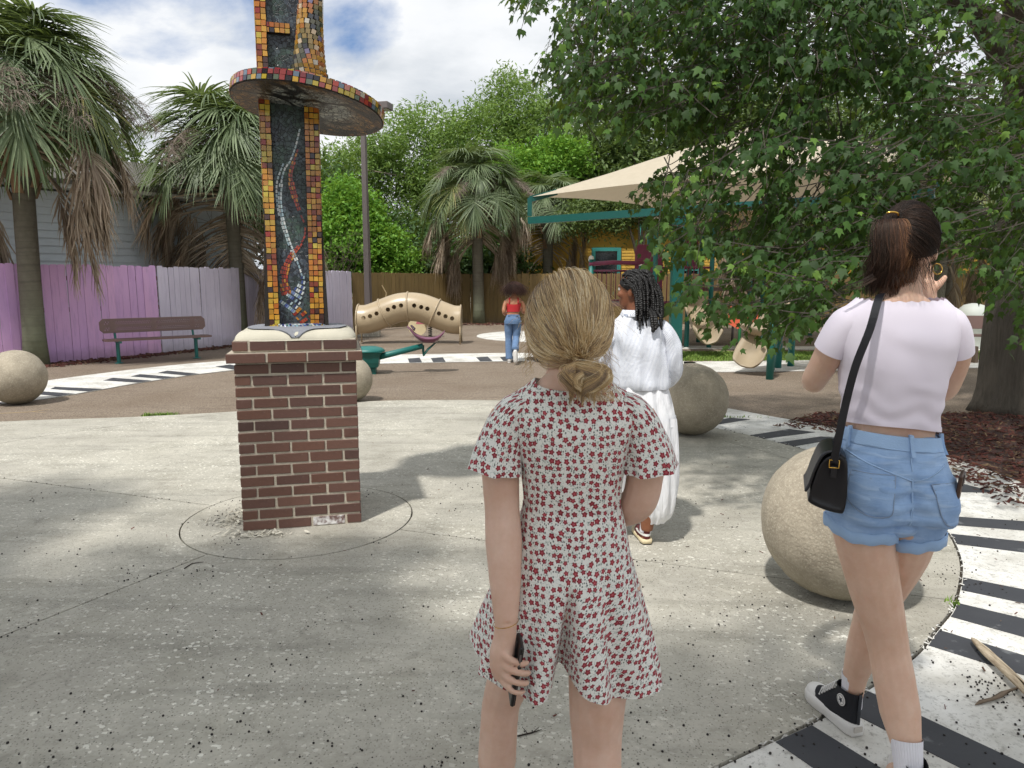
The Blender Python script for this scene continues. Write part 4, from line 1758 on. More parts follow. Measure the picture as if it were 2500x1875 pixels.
for p, w in (((.45, -.75, 1.15), .24), ((.55, -1.2, .95), .26), ((.62, -1.9, .55), .27), ((.66, -2.4, .33), .28), ((.68, -2.8, .28), .28)):
    x, y, z = p
    rr.append([(x + w * math.cos(a) * (1 if k < 8 else .88), y, z + (.3 * abs(math.cos(a)) ** 3 - .02 if k < 8 else .3 * abs(math.cos(a)) ** 3 + .02)) for k, a in enumerate(list(np.linspace(PI, 2 * PI, 8)) + list(np.linspace(2 * PI, PI, 8)))])
b.rings(rr)
b.build('slide', M_TAN2, ps, True)
b = MB()
b.box((1.75, .6, 2.95), (1.7, 1.7, .08))
b.rings([[(1.75 + s * x, .6 + s * y, z) for x, y in ((-1, -1), (1, -1), (1, 1), (-1, 1))] for s, z in ((1.0, 2.7), (.55, 3.1), (.05, 3.3))])
b.build('roof', M_TAN2, ps)


def scoop(t, name, cl, widths, lift, m):
    """open moulded trough along the line cl"""
    c = catmull(cl, 5)
    n = len(c)
    rr = []
    for i, p in enumerate(c):
        f = i / (n - 1)
        w = interp(f, np.linspace(0, 1, len(widths)), widths)
        lf = interp(f, np.linspace(0, 1, len(lift)), lift)
        t_ = (c[min(i + 1, n - 1)] - c[max(i - 1, 0)]).normalized()
        sd = t_.cross(Vector((0, 0, 1))).normalized()
        up = sd.cross(t_)
        ring = []
        for k in range(11):
            a = -1 + .2 * k
            ring.append(p + sd * (w * a) + up * (lf * abs(a) ** 2.4))
        for k in range(11):
            a = 1 - .2 * k
            ring.append(p + sd * (w * a * .94) + up * (lf * abs(a) ** 2.4 + .028))
        rr.append([tuple(q) for q in ring])
    b = MB()
    b.rings(rr)
    return b.build(name, m, t, True)


sp_ = thing('scoop_seat', 'cream moulded scoop seat with a high petal back on a short post', 'play seat', (5.0, 18.1, 0), R(-10))
scoop(sp_, 'shell', [(0, -.55, .42), (0, -.25, .36), (0, .1, .42), (0, .4, .72), (0, .55, 1.05)], [.22, .40, .46, .44, .30], [.10, .24, .34, .38, .2], mat('cream_plastic', lambda n: (S('cbb993'), .4)))
scoop(sp_, 'shell', [(.75, .0, .52), (.62, .2, .48), (.5, .35, .6), (.5, .5, .95)], [.16, .24, .26, .12], [.08, .2, .28, .1], mat('cream_plastic', None))
MB().tube([(0, -.05, 0), (0, -.05, .38)], .04, 10).build('post', M_BRONZE, sp_, True)
MB().tube([(.62, .2, 0), (.62, .2, .5)], .03, 10).build('post', M_BRONZE, sp_, True)

og = thing('activity_panel', 'orange activity panel on a thin green post', 'play panel', (4.55, 14.2, 0), R(-8))
MB().tube([(0, 0, 0), (0, 0, .75), (.05, 0, .98)], .03, 8).build('post', simple('green_coated_steel', S('2f7a4a'), .45), og, True)
MB().tube([(0, 0, .1), (-.12, -.05, 0)], .02, 8).build('brace', simple('green_coated_steel', S('2f7a4a'), .45), og, True)
b = MB()
b.prism([(-.27, .72), (-.05, .60), (.22, .66), (.38, .80), (.30, 1.05), (.02, 1.12), (-.22, 1.03)], -.025, .025)
o = b.build('panel', simple('orange_plastic', S('d9664a'), .45), og)
o.rotation_euler = (R(90), 0, 0)
b = MB()
b.tube([(-.15, -.04, .95), (.05, -.05, .8), (.25, -.04, .95)], .018, 6)
b.build('handle', M_TEALD, og, True)

sc2 = thing('sculpted_slide', 'weathered tan sculpted slide held up by teal posts', 'slide', (4.45, 11.9, 0), R(0))
scoop(sc2, 'chute', [(-.55, -.25, .12), (-.42, -.12, .22), (-.1, .1, .52), (.35, .35, .80), (.8, .5, 1.0)], [.25, .30, .34, .34, .34], [.14, .20, .26, .28, .28], M_TAN2)
scoop(sc2, 'flare', [(-.62, .1, .80), (-.42, .15, .66), (-.15, .2, .60), (.3, .4, .62), (.75, .5, .65)], [.06, .2, .32, .36, .34], [.03, .10, .16, .2, .2], M_TAN2)
for (x, y, h) in ((-.36, -.72, 1.2), (.30, .70, .95), (.62, .95, 1.0), (.05, .35, .55)):
    MB().tube([(x, y, 0), (x, y, h)], .058, 12).build('post', M_TEAL, sc2, True)
MB().lathe([(.07, -.03), (.078, 0), (.07, .03)], 14, (-.36, -.72, .68)).build('clamp', M_TEALD, sc2, True)
MB().beam((-.36, -.66, .68), (-.30, -.1, .62), .05, .05).build('bracket', M_TEALD, sc2)
# ================================================================== foliage materials
def m_leaf(cols, trans=.3, rough=.5, gloss=.25, objrand=False, tcol=None):
    def fn(n):
        a = n.attr()
        if objrand:
            a = n.m('FRACT', n.m('ADD', a, n.m('MULTIPLY', n.rnd(), .5)))
        st = [(i / (len(cols) - 1), S(c)) for i, c in enumerate(cols)]
        c = n.ramp(a, st)
        bs = n.add('ShaderNodeBsdfPrincipled', {'Base Color': c, 'Roughness': rough, 'Specular IOR Level': gloss})
        tc = n.mix(.45, c, tcol or S('9fb43a'))
        tl = n.add('ShaderNodeBsdfTranslucent', {'Color': tc})
        return n.add('ShaderNodeMixShader', {0: trans, 1: bs.outputs[0], 2: tl.outputs[0]}).outputs[0]
    return fn


M_BARK = mat('grey_bark', lambda n: (n.mix(n.noise(n.mapping(n.obj(), (14, 14, 1.6)), 3, 6, .7), S('2e2b26'), S('7a7266')), .95,
                                     {'Normal': n.bump(n.noise(n.mapping(n.obj(), (14, 14, 1.4)), 3, 6, .7), 1.0, .035)}))
M_BARK2 = mat('pale_bark', lambda n: (n.mix(n.noise(n.mapping(n.obj(), (8, 8, 3)), 3, 5, .7), S('5f564b'), S('9a8f80')), .95,
                                      {'Normal': n.bump(n.noise(n.mapping(n.obj(), (8, 8, 3)), 3, 5, .7), .8, .02)}))


# ================================================================== palms
def frond_mesh(elev, seed, dead, m):
    rg = random.Random(seed)
    b = MB()
    e0 = R(elev + (14 if not dead else 12))
    lp = rg.uniform(.75, 1.0) if not dead else rg.uniform(.85, 1.2)
    # petiole
    pts, p, e = [], Vector((0, 0, 0)), e0
    for i in range(6):
        pts.append(p.copy())
        p = p + Vector((math.cos(e), 0, math.sin(e))) * lp / 5
        e -= R(5 if not dead else 6)
    b.tube(pts, [.030, .022, .018, .016, .014, .012], 5, True, rg.uniform(.3, .5))
    base = pts[-1]
    # recurving midrib
    cos_pts, q = [base.copy()], base.copy()
    ec = e
    for i in range(6):
        ec -= R(11 if not dead else 8)
        if ec < R(-86):
            ec = R(-86)
        q = q + Vector((math.cos(ec), 0, math.sin(ec))) * .085
        cos_pts.append(q.copy())
    N = 52 if not dead else 38
    spread = R(122) if not dead else R(rg.uniform(45, 85))
    dr = 1.0 if not dead else 2.6
    for i in range(N):
        s = -1 + 2 * (i + .5) / N
        f = (1 - abs(s) ** 1.3) * 6
        k = min(5, int(f))
        o = cos_pts[k].lerp(cos_pts[k + 1], f - k)
        T = (cos_pts[k + 1] - cos_pts[k]).normalized()
        sd = Vector((0, 1, 0))
        nn = sd.cross(T) * -1
        if nn.z < 0 and not dead:
            nn = -nn
        phi = s * spread
        d = (T * math.cos(phi) + sd * math.sin(phi) + nn * (.30 * abs(s) + rg.uniform(-.07, .07))).normalized()
        if dead:
            d = (d + Vector((rg.uniform(-.12, .12), rg.uniform(-.12, .12), -.15))).normalized()
        L = (.92 if not dead else .80) * (1 - .38 * abs(s) ** 2) * rg.uniform(.86, 1.12)
        g_ = dr * rg.uniform(.32, .85)
        sag = rg.uniform(.45, .8)
        wm = rg.uniform(.015, .022) * (1 if not dead else .85)
        va = rg.random()
        vs = []
        prev = None
        st = (0, .16, .36, .56, .76, .9, 1.0)
        wd = (.35, .9, 1.0, .8, .5, .28, .02)
        pos = o.copy()
        dd = d.copy()
        cl = []
        for j, t in enumerate(st):
            cl.append(pos.copy())
            if j < len(st) - 1:
                seg = (st[j + 1] - t) * L
                dd = (dd + Vector((0, 0, -1)) * g_ * seg * (1.1 if t < sag else 2.6)).normalized()
                if dead:
                    dd = (dd + Vector((rg.uniform(-.14, .14), rg.uniform(-.14, .14), 0))).normalized()
                pos = pos + dd * seg
        for j, c in enumerate(cl):
            tt = (cl[min(j + 1, len(cl) - 1)] - cl[max(j - 1, 0)]).normalized()
            w_ = tt.cross(nn)
            w_ = w_.normalized() if w_.length > 1e-4 else sd
            n2 = w_.cross(tt).normalized()
            h = wm * wd[j]
            vs += [c + w_ * h, c - n2 * h * .55, c - w_ * h]
        fs = []
        for j in range(len(st) - 1):
            a = j * 3
            fs += [(a, a + 1, a + 4, a + 3), (a + 1, a + 2, a + 5, a + 4)]
        b.add(vs, fs, None, va)
    return b.mesh('frond', m, True)


def stalk_mesh(seed, m):
    """spent flower stalk: an arching stem with fine hanging branchlets"""
    rg = random.Random(seed)
    b = MB()
    pts, p, e = [], Vector((0, 0, 0)), R(58)
    L = 1.9
    for i in range(14):
        pts.append(p.copy())
        p = p + Vector((math.cos(e), .04 * math.sin(i), math.sin(e))) * L / 13
        e -= R(9.5)
    b.tube(pts, [.012 - .0007 * i for i in range(14)], 4, False, .5)
    for i in range(3, 14):
        for s in (-1, 1):
            o = pts[i]
            az = rg.uniform(.3, 1.1) * s
            d = Vector((math.cos(az), math.sin(az), rg.uniform(-.2, .5))).normalized()
            q = [o.copy()]
            for k in range(5):
                d = (d + Vector((0, 0, -.22))).normalized()
                q.append(q[-1] + d * (.5 * (1.1 - i / 16) / 5))
            b.tube(q, [.0045, .004, .0035, .003, .0025, .002], 3, False, rg.random())
            for k in range(1, 6):
                for _ in range(3):
                    d2 = Vector((rg.uniform(-1, 1), rg.uniform(-1, 1), rg.uniform(-.9, .3))).normalized()
                    a = q[k]
                    m1 = a + d2 * rg.uniform(.05, .1)
                    b.tube([a, m1, m1 + Vector((d2.x, d2.y, d2.z - .5)).normalized() * .09], [.0028, .0024, .0015], 3, False, rg.random())
    return b.mesh('seed_stalk', m)


M_PALM = mat('palm_leaf', m_leaf(['465539', '5d6d4b', '748360', '8c9b78', '526446'], .24, .45, .4, True))
M_PALMY = mat('palm_leaf_yellowing', m_leaf(['5c6a3c', '77824c', '919660', '66744a', 'a39a66'], .22, .5, .35, True))
M_DEAD = mat('dead_palm_leaf', m_leaf(['87776a', 'a89785', 'c6b6a1', '968675', 'dccdb8'], .2, .85, .1, True, S('8a7355')))
M_STALK = simple('dry_stalk', S('8c7e74'), .9, .25, 5)
ELEV = [82, 62, 42, 24, 6, -12, -30]
FG = {e: [frond_mesh(e, 100 + i * 7 + k, False, M_PALM if e > 0 else M_PALMY) for k in range(2)] for i, e in enumerate(ELEV)}
FG[24].append(frond_mesh(24, 333, False, M_PALMY))
FG[-12].append(frond_mesh(-12, 334, False, M_PALM))
FD = {e: [frond_mesh(e, 300 + i * 7 + k, True, M_DEAD) for k in range(3)] for i, e in enumerate((-10, -30, -52))}
ST = [stalk_mesh(50 + k, M_STALK) for k in range(3)]


def m_ptrunk(n):
    o = n.obj()
    z = n.sep(o)[2]
    ring = n.noise(n.comb(0, 0, n.m('ADD', n.m('MULTIPLY', z, 14), n.m('MULTIPLY', n.noise(o, 3, 2), 1.2))), 1.2, 4, .6)
    f = n.noise(o, 7, 5, .65)
    c = n.mix(f, S('7d786b'), S('5c584c'))
    c = n.mix(n.m('MULTIPLY', n.step(ring, .5, .7), .5), c, S('403b32'))
    moss = n.step(n.m('ADD', z, n.m('MULTIPLY', f, 1.2)), 2.1, .9)
    c = n.mix(n.m('MULTIPLY', moss, .45), c, S('6f7d5e'))
    return c, .95, {'Normal': n.bump(n.m('ADD', ring, f), .8, .02)}


M_PTRUNK = mat('palm_trunk', m_ptrunk)
M_BOOT = simple('palm_boot', S('8a6f58'), .9, .35, 8, .6, 30)
bt = MB()
bt.rings([[(x * w + .0, y * w2, z) for x, y in ((-.5, -1), (.5, -1), (.6, 1), (-.6, 1))] for w, w2, z in ((.05, .075, 0), (.05, .065, .14), (.045, .045, .26), (.035, .03, .34))])
bt.v = [(x + .05 + z * .38, y, z) for x, y, z in bt.v]
BOOT = bt.mesh('leaf_base', M_BOOT)


def palm(label, base, lean, zc, r0, r1, scale, ng, nd, skirt, nst, seed, boots=0, top_az=None):
    rg = random.Random(seed)
    t = thing('sabal_palm', label, 'palm tree', base, 0, 'sabal palms around the playground')
    lx, ly = lean
    pts = [(lx * (k / 8) ** 1.5, ly * (k / 8) ** 1.5, zc * k / 8) for k in range(9)]
    b = MB()
    b.tube(pts, [r0 * 1.22, r0 * 1.02] + [r0 + (r1 - r0) * k / 6 for k in range(7)], 18)
    b.build('trunk', M_PTRUNK, t, True)

    def on(z):
        f = (max(z, 0) / zc) ** 1.5
        return Vector((lx * f, ly * f, z))
    ga = 2.39996
    for i in range(ng):
        f = (i + .5) / ng
        e = 88 - 92 * f + rg.uniform(-7, 7)
        ee = min(ELEV, key=lambda q: abs(q - e))
        me = rg.choice(FG[ee])
        o = link('frond', me, t)
        p = on(zc - .55 * f)
        az = i * ga + rg.uniform(-.3, .3)
        p = p + Vector((math.cos(az), math.sin(az), 0)) * r1 * .5
        o.location = p
        o.rotation_euler = (rg.uniform(-.25, .25), rg.uniform(-.08, .08), az)
        s = scale * rg.uniform(.88, 1.1)
        o.scale = (s, s, s)
    for i in range(nd):
        f = (i + .5) / nd
        e = -8 - 46 * f + rg.uniform(-9, 9)
        ee = min(FD, key=lambda q: abs(q - e))
        o = link('dead_frond', rg.choice(FD[ee]), t)
        z = zc - .5 - (zc - .5 - skirt) * f ** .9
        p = on(z)
        az = i * ga * 1.31 + rg.uniform(-.4, .4)
        o.location = p + Vector((math.cos(az), math.sin(az), 0)) * r1 * .9
        o.rotation_euler = (rg.uniform(-.3, .3), rg.uniform(-.12, .12), az)
        s = scale * rg.uniform(.75, 1.08)
        o.scale = (s, s, s)
    for i in range(nst):
        o = link('seed_stalk', rg.choice(ST), t)
        az = (i * 2.1 + rg.uniform(-.4, .4)) if top_az is None else top_az[i % len(top_az)] + rg.uniform(-.35, .35)
        o.location = on(zc - .15)
        o.rotation_euler = (rg.uniform(-.3, .3), rg.uniform(-.35, .35), az)
        s = scale * rg.uniform(.75, 1.15)
        o.scale = (s, s, s)
    for i in range(boots):
        az = i * ga
        z = zc - .45 - 1.5 * (i / boots)
        o = link('leaf_base', BOOT, t, on(z) + Vector((math.cos(az), math.sin(az), 0)) * (r1 * .78), (0, rg.uniform(-.15, .1), az))
        s = rg.uniform(.8, 1.15)
        o.scale = (s, s, s)
    return t


palm('tall sabal palm with a mossy trunk in front of the purple fence', (-8.72, 12.95, 0), (.05, .1), 4.85, .18, .17, 1.2, 50, 34, 3.6, 12, 1, 26, [-.6, .2, .7, -1.2, 2.4, 3.4, .4])
palm('bushy sabal palm with a brown skirt beside the bench', (-6.72, 17.6, 0), (-.05, 0), 4.45, .17, .17, 1.25, 46, 100, 1.75, 7, 2, 0)
palm('sabal palm with a shaggy dead skirt before the brown fence', (-1.2, 25.9, 0), (-.1, 0), 4.75, .20, .19, 1.16, 42, 74, 2.9, 8, 3, 12)
palm('sabal palm in front of the yellow house', (1.45, 29.3, 0), (0, 0), 4.6, .2, .22, 1.1, 26, 34, 2.4, 2, 4, 8)
palm('sabal palm with hanging dead fronds beyond the play structure', (8.6, 25.0, 0), (.1, 0), 4.3, .2, .22, 1.15, 24, 36, 2.0, 2, 5, 8)
palm('sabal palm close behind the hidden bench', (10.4, 17.6, 0), (.1, 0), 3.7, .19, .2, 1.05, 24, 26, 2.0, 2, 6, 20)
palm('slim sabal palm rising just left of the maple trunk', (11.2, 18.6, 0), (.0, 0), 4.4, .19, .2, 1.05, 22, 10, 3.2, 1, 7, 0)
palm('sabal palm behind the grey house gable', (-10.3, 24.5, 0), (.1, 0), 4.6, .2, .2, 1.1, 26, 20, 2.8, 2, 8, 0)

# ================================================================== broadleaf trees behind the fences
LEAF4_V = [(0, -.5, 0), (.27, .02, .07), (0, .5, -.03), (-.27, .02, .07)]
LEAF4_F = [(0, 1, 2), (0, 2, 3)]


def rot_mats(n, rg, up=.3):
    """random orientations leaning towards facing up"""
    nrm = rg.normal(size=(n, 3))
    nrm[:, 2] = np.abs(nrm[:, 2]) + up
    nrm /= np.linalg.norm(nrm, axis=1)[:, None]
    t = rg.normal(size=(n, 3))
    t[:, 2] -= .7
    t -= nrm * np.sum(t * nrm, 1)[:, None]
    t /= np.linalg.norm(t, axis=1)[:, None]
    s = np.cross(t, nrm)
    return np.stack([s, t, nrm], 2)


def crown_points(rg, blobs, n_clump, per, sig, shell=.55):
    vol = np.array([b_[3] * b_[4] * b_[5] for b_ in blobs])
    pick = rg.choice(len(blobs), n_clump, p=vol ** .8 / np.sum(vol ** .8))
    d = rg.normal(size=(n_clump, 3))
    d /= np.linalg.norm(d, axis=1)[:, None]
    rad = shell + (1 - shell) * rg.random(n_clump)
    rad *= 1 + .16 * np.sin(d[:, 0] * 7 + pick) * np.cos(d[:, 2] * 6 + pick)
    B = np.array(blobs)[pick]
    cpos = B[:, :3] + d * rad[:, None] * B[:, 3:6]
    off_ = rg.normal(size=(n_clump, per, 3)) * sig
    off_[:, :, 2] *= .7
    P_ = cpos[:, None] + off_
    cv = np.repeat(rg.random(n_clump), per)
    return P_.reshape(-1, 3), cv, cpos


def broadleaf(name, label, cat, base, trunk_h, r0, blobs, n_clump, per, sig, size, m, seed, group=None, bark=None, limbs=7, shell=.5, wid=1.0, up=.3):
    rg = np.random.default_rng(seed)
    t = thing(name, label, cat, base, 0, group)
    bx = np.array([[b_[0] - base[0], b_[1] - base[1], *b_[2:]] for b_ in blobs], float)
    P_, cv, cpos = crown_points(rg, bx, n_clump, per, sig, shell)
    n = len(P_)
    Rm = rot_mats(n, rg, up)
    sz = size * rg.uniform(.7, 1.3, n)
    M = np.zeros((n, 4, 4))
    M[:, :3, :3] = Rm * (sz[:, None, None] * np.array([wid, 1, 1])[None, None, :])
    M[:, :3, 3] = P_
    M[:, 3, 3] = 1
    var = np.clip(.62 * cv + .38 * rg.random(n), 0, 1)
    V, F, va = scatter(LEAF4_V, LEAF4_F, M, var)
    cr = link('crown', bulk('crown', V, F, m, va), t)
    b = MB()
    rr = random.Random(seed)
    top = Vector((0, 0, trunk_h))
    b.tube([(0, 0, 0), (r0 * .3, 0, trunk_h * .5), top], [r0 * 1.3, r0, r0 * .8], 10)
    for i in range(limbs):
        q = Vector(cpos[rg.integers(len(cpos))])
        mid = top.lerp(q, .5) + Vector((0, 0, .25 * trunk_h * rr.uniform(.1, .5)))
        b.tube([top - Vector((0, 0, .2)), top.lerp(mid, .5), mid, q], [r0 * .55, r0 * .42, r0 * .28, r0 * .08], 6)
    b.build('trunk', bark or M_BARK2, t, True)
    return t


M_L1 = mat('willow_green_leaf', m_leaf(['5f7a3f', '789450', '8fab62', '6b8a48', 'a3b96e'], .38))
M_L2 = mat('bright_green_leaf', m_leaf(['4f7f2c', '6d9c3a', '86b44c', '5c8c30', '9cc45a'], .38))
M_L3 = mat('olive_green_leaf', m_leaf(['4c5f34', '627747', '768a58', '556a3c', '8a9b66'], .3))
M_L4 = mat('dark_green_leaf', m_leaf(['33482a', '46603a', '587548', '3b5230', '6a8552'], .28))
G_B = 'broadleaf trees behind the fences'
broadleaf('feathery_tree', 'tall feathery light green tree rising above the brown fence palm', 'tree', (-1.0, 36, 0), 5, .25,
          [(-4.5, 35, 7.6, 2.6, 2, 2.2), (-1.5, 36, 8.0, 2.6, 2, 2.2), (.2, 36.5, 10.0, 1.7, 1.5, 1.7), (1.6, 36, 8.4, 1.9, 1.6, 1.9), (-3, 35, 5.2, 3.4, 2, 2.2), (-7.2, 35, 6.6, 2.0, 1.6, 2.0), (1, 35, 5.6, 2.6, 2, 2)], 1300, 44, .34, .25, M_L1, 1, G_B, None, 10, .45, .5)
broadleaf('bright_tree', 'rounded bright green tree behind the lamp post', 'tree', (-6.0, 27.6, 0), 2.2, .16,
          [(-6.0, 27.6, 3.2, 1.5, 1.4, 1.6), (-5.4, 27.4, 2.4, 1.7, 1.3, 1.5), (-6.3, 27.8, 4.4, 1.0, 1.0, 1.1), (-4.6, 27.4, 2.0, 1.1, 1, 1.2)], 520, 54, .22, .17, M_L2, 2, G_B, None, 6, .6, .9)
broadleaf('bright_tree', 'yellow green tree behind the crown of the shaggy palm', 'tree', (1.0, 31.5, 0), 3.5, .18,
          [(.4, 31.5, 6.2, 1.9, 1.5, 1.1), (2.0, 31.5, 6.6, 1.3, 1.2, 1.1), (-1.6, 31.5, 5.6, 1.6, 1.4, 1.0)], 300, 44, .28, .22, M_L2, 3, G_B, None, 6, .5, .7)
broadleaf('oak_tree', 'broad olive green tree behind the shade canopy', 'tree', (6.0, 33.5, 0), 4.2, .35,
          [(4.2, 33.5, 7.2, 2.6, 2, 2.0), (7.0, 33.5, 8.2, 3.2, 2, 2.3), (10.5, 33.5, 8.0, 3.2, 2, 2.6), (5.5, 32.8, 5.4, 2.8, 2, 1.8), (14, 33.5, 7.6, 3.5, 2, 2.8), (3.2, 33.5, 5.4, 1.7, 1.4, 1.6)], 1500, 44, .36, .25, M_L3, 4, G_B, None, 9, .4, .75)
broadleaf('crepe_myrtle', 'small multi stem tree with pale trunks in front of the yellow house', 'tree', (4.9, 27.6, 0), 2.2, .13,
          [(3.9, 27.6, 4.3, 1.5, 1.2, 1.0), (5.4, 27.4, 4.6, 1.6, 1.2, 1.1), (2.8, 27.8, 3.9, .9, .9, .7), (6.6, 27.4, 4.0, 1.3, 1.0, .8)], 420, 40, .26, .17, M_L3, 5, G_B, M_BARK2, 9, .4, .7)
broadleaf('dark_tree', 'dark green tree filling the gap beside the bushy palm', 'tree', (-9.0, 31, 0), 3, .22,
          [(-8.6, 31, 4.6, 2.2, 1.8, 2.2), (-11, 31, 4.6, 2.4, 1.8, 2.0), (-6.5, 31.5, 3.4, 2.0, 1.5, 1.8), (-4.2, 31, 2.6, 2.2, 1.5, 1.6)], 760, 44, .34, .25, M_L4, 6, G_B, None, 6, .4, .8)
broadleaf('dark_tree', 'low dark evergreen behind the brown fence', 'tree', (-2.6, 29.6, 0), 1.5, .2,
          [(-3.2, 29.6, 2.2, 1.8, 1.2, 1.3), (-1.0, 29.6, 2.2, 1.8, 1.2, 1.3), (-.9, 30.2, 2.8, .8, .8, 1.0)], 420, 44, .3, .22, M_L4, 7, G_B, None, 5, .4, .8)
broadleaf('dark_tree', 'shadowy tree far behind the maple trunk', 'tree', (15, 26, 0), 3.2, .3,
          [(13, 26, 5.5, 2.8, 2, 2.2), (17, 26, 6, 3.4, 2.4, 3.2), (20, 25, 5, 3, 2, 3), (14.5, 25, 3.4, 2.5, 1.5, 1.6)], 520, 32, .4, .24, M_L4, 8, G_B, None, 7, .4, .8)
broadleaf('oak_tree', 'leafy tree behind the grey house roof', 'tree', (-19, 27, 0), 4, .3,
          [(-19, 27, 6.5, 3, 2.2, 2.5), (-15.5, 27, 5.6, 2.4, 2, 2.0), (-22, 25, 6, 3, 2, 3)], 420, 30, .4, .24, M_L3, 9, G_B, None, 6, .4, .8)

# bare brushwood against the yellow house and the dead brush beside the grey house
def brush(label, loc, h, n, seed, m):
    rg = random.Random(seed)
    b = MB()
    for i in range(n):
        az, p = rg.uniform(0, 2 * PI), Vector((rg.gauss(0, .25), rg.gauss(0, .2), 0))
        d = Vector((math.cos(az) * .35, math.sin(az) * .35, 1)).normalized()
        q = [p.copy()]
        for k in range(7):
            d = (d + Vector((rg.uniform(-.35, .35), rg.uniform(-.35, .35), rg.uniform(-.12, .12)))).normalized()
            q.append(q[-1] + d * h / 7 * rg.uniform(.7, 1.2))
        b.tube(q, [.02, .017, .014, .011, .009, .007, .005, .003], 4, False, rg.random())
        for k in range(2, 8):
            for _ in range(3):
                d2 = Vector((rg.uniform(-1, 1), rg.uniform(-1, 1), rg.uniform(-.3, .9))).normalized()
                e = q[k] + d2 * h * .09
                b.tube([q[k], e, e + (d2 + Vector((rg.uniform(-.5, .5), rg.uniform(-.5, .5), rg.uniform(-.4, .4)))).normalized() * h * .1], [.006, .004, .002], 3, False, rg.random())
    o = b.build('bare_shrub', m, None, True, loc)
    return tag(o, label, 'shrub')


M_TWIG = simple('dry_twigs', S('5c5048'), .95, .3, 6)
brush('bare brown shrub of thin stems against the yellow house', (6.5, 29.8, 0), 2.9, 22, 1, M_TWIG)
brush('tangled dry brown shrub beside the grey house corner', (-8.6, 20.2, 0), 4.2, 40, 2, M_TWIG)
brush('dry purplish shrub behind the lavender fence, right of the column', (-6.8, 25.2, 0), 3.4, 34, 3, M_TWIG)

# ================================================================== maple over the plaza
ML = [(0, 0), (.17, -.01), (.33, .12), (.30, .30), (.49, .62), (.20, .53), (0, 1.05), (-.20, .53), (-.49, .62), (-.30, .30), (-.33, .12), (-.17, -.01)]
MLV = [(0, .36, .05)] + [(x, y, (.22 * abs(x) - .30 * (abs(x) * 1.3) ** 2) - (.22 * max(0, y - .5))) for x, y in ML]
MLF = [(0, i, i % 12 + 1) for i in range(1, 13)]
M_MAPLE = mat('maple_leaf', m_leaf(['1b2c16', '28411f', '375629', '233a1c', '4d6f33', '76963f'], .3, .55, .22))
mp = thing('maple_tree', 'large maple with drooping dark green foliage and thick furrowed trunk', 'tree', (6.02, 8.35, 0), 0)
MO = Vector((6.02, 8.35, 0))
b = MB()
rr = []
for (z, r_, dx, dy) in ((0, .49, 0, 0), (.12, .44, 0, 0), (.35, .41, 0, 0), (.8, .385, 0, 0), (1.6, .37, .0, 0), (2.4, .36, -.02, -.05), (3.0, .36, -.06, -.1), (3.5, .37, -.12, -.1), (4.2, .30, -.28, -.15), (5.2, .26, -.42, -.2), (6.5, .18, -.5, -.1)):
    rr.append([(dx + r_ * (1 + .07 * math.sin(5 * a + z) + .05 * math.sin(9 * a - z * 2)) * math.cos(a), dy + r_ * (1 + .07 * math.sin(5 * a + z) + .05 * math.sin(9 * a - z * 2)) * math.sin(a), z) for a in [2 * PI * k / 40 for k in range(40)]])
b.rings(rr)
b.build('trunk', M_BARK, mp, True)
b = MB()
limb_ends = []
for pts, rad in (([(-.1, -.1, 3.3), (.35, .0, 4.0), (.8, .1, 5.2), (1.2, .2, 6.6)], [.27, .24, .2, .12]),
                 ([(-.25, -.1, 3.55), (-.9, -.5, 3.9), (-1.7, -1.2, 4.1), (-2.6, -2.0, 4.0), (-3.6, -2.6, 3.7)], [.15, .12, .095, .07, .03]),
                 ([(-.1, -.2, 2.9), (-.6, -1.0, 3.25), (-1.2, -2.0, 3.3), (-1.8, -3.0, 3.0), (-2.3, -3.6, 2.5)], [.12, .10, .08, .06, .02]),
                 ([(-.3, -.1, 4.0), (-1.4, -.9, 4.8), (-3.0, -1.9, 5.2), (-4.8, -2.6, 4.9)], [.13, .11, .08, .03]),
                 ([(0, -.25, 2.8), (-.1, -1.3, 3.1), (-.2, -2.5, 3.0), (-.3, -3.6, 2.5)], [.10, .08, .06, .02]),
                 ([(.1, -.2, 3.1), (.5, -1.2, 3.6), (.9, -2.4, 3.5), (1.2, -3.4, 3.0)], [.10, .08, .06, .02]),
                 ([(-.3, .1, 4.2), (-1.5, .8, 5.4), (-3, 1.2, 6.2)], [.12, .09, .04]),
                 ([(.3, .2, 4.4), (1.6, .8, 5.6), (2.8, 1.0, 6.2)], [.12, .09, .04])):
    c = catmull(pts, 5)
    b.tube(c, list(np.interp(np.linspace(0, 1, len(c)), np.linspace(0, 1, len(rad)), rad)), 9)
    limb_ends += [Vector(p) for p in c[3:]]
b.build('limbs', M_BARK, mp, True)

mrg = np.random.default_rng(77)
fol_poly = [(1112, -90), (1135, 40), (1185, 110), (1210, 180), (1200, 215), (1240, 240), (1300, 255), (1400, 262), (1475, 285), (1515, 330), (1480, 352), (1405, 362), (1392, 405), (1412, 450), (1425, 500), (1432, 560), (1445, 600), (1485, 650), (1550, 664), (1612, 690), (1690, 715), (1742, 735), (1772, 680), (1800, 640), (1860, 620), (1990, 590), (2030, 545), (2085, 510), (2115, 555), (2150, 620), (2215, 680), (2290, 720), (2290, -90)]


def sparse(u, v):
    """lighter foliage low on the left, dense towards the trunk"""
    d = 1.0
    if v > 340 and u < 1640:
        d = .62
    if v > 540 and u < 1700:
        d = .36
    if u > 2035 and v < 215:
        d *= .25
    if 1430 < u < 1590 and 545 < v < 640:
        d *= .5
    if 2000 < u < 2075 and 30 < v < 160:
        d *= .45
    if u > 2060 and v > 430:
        d *= .6
    return d


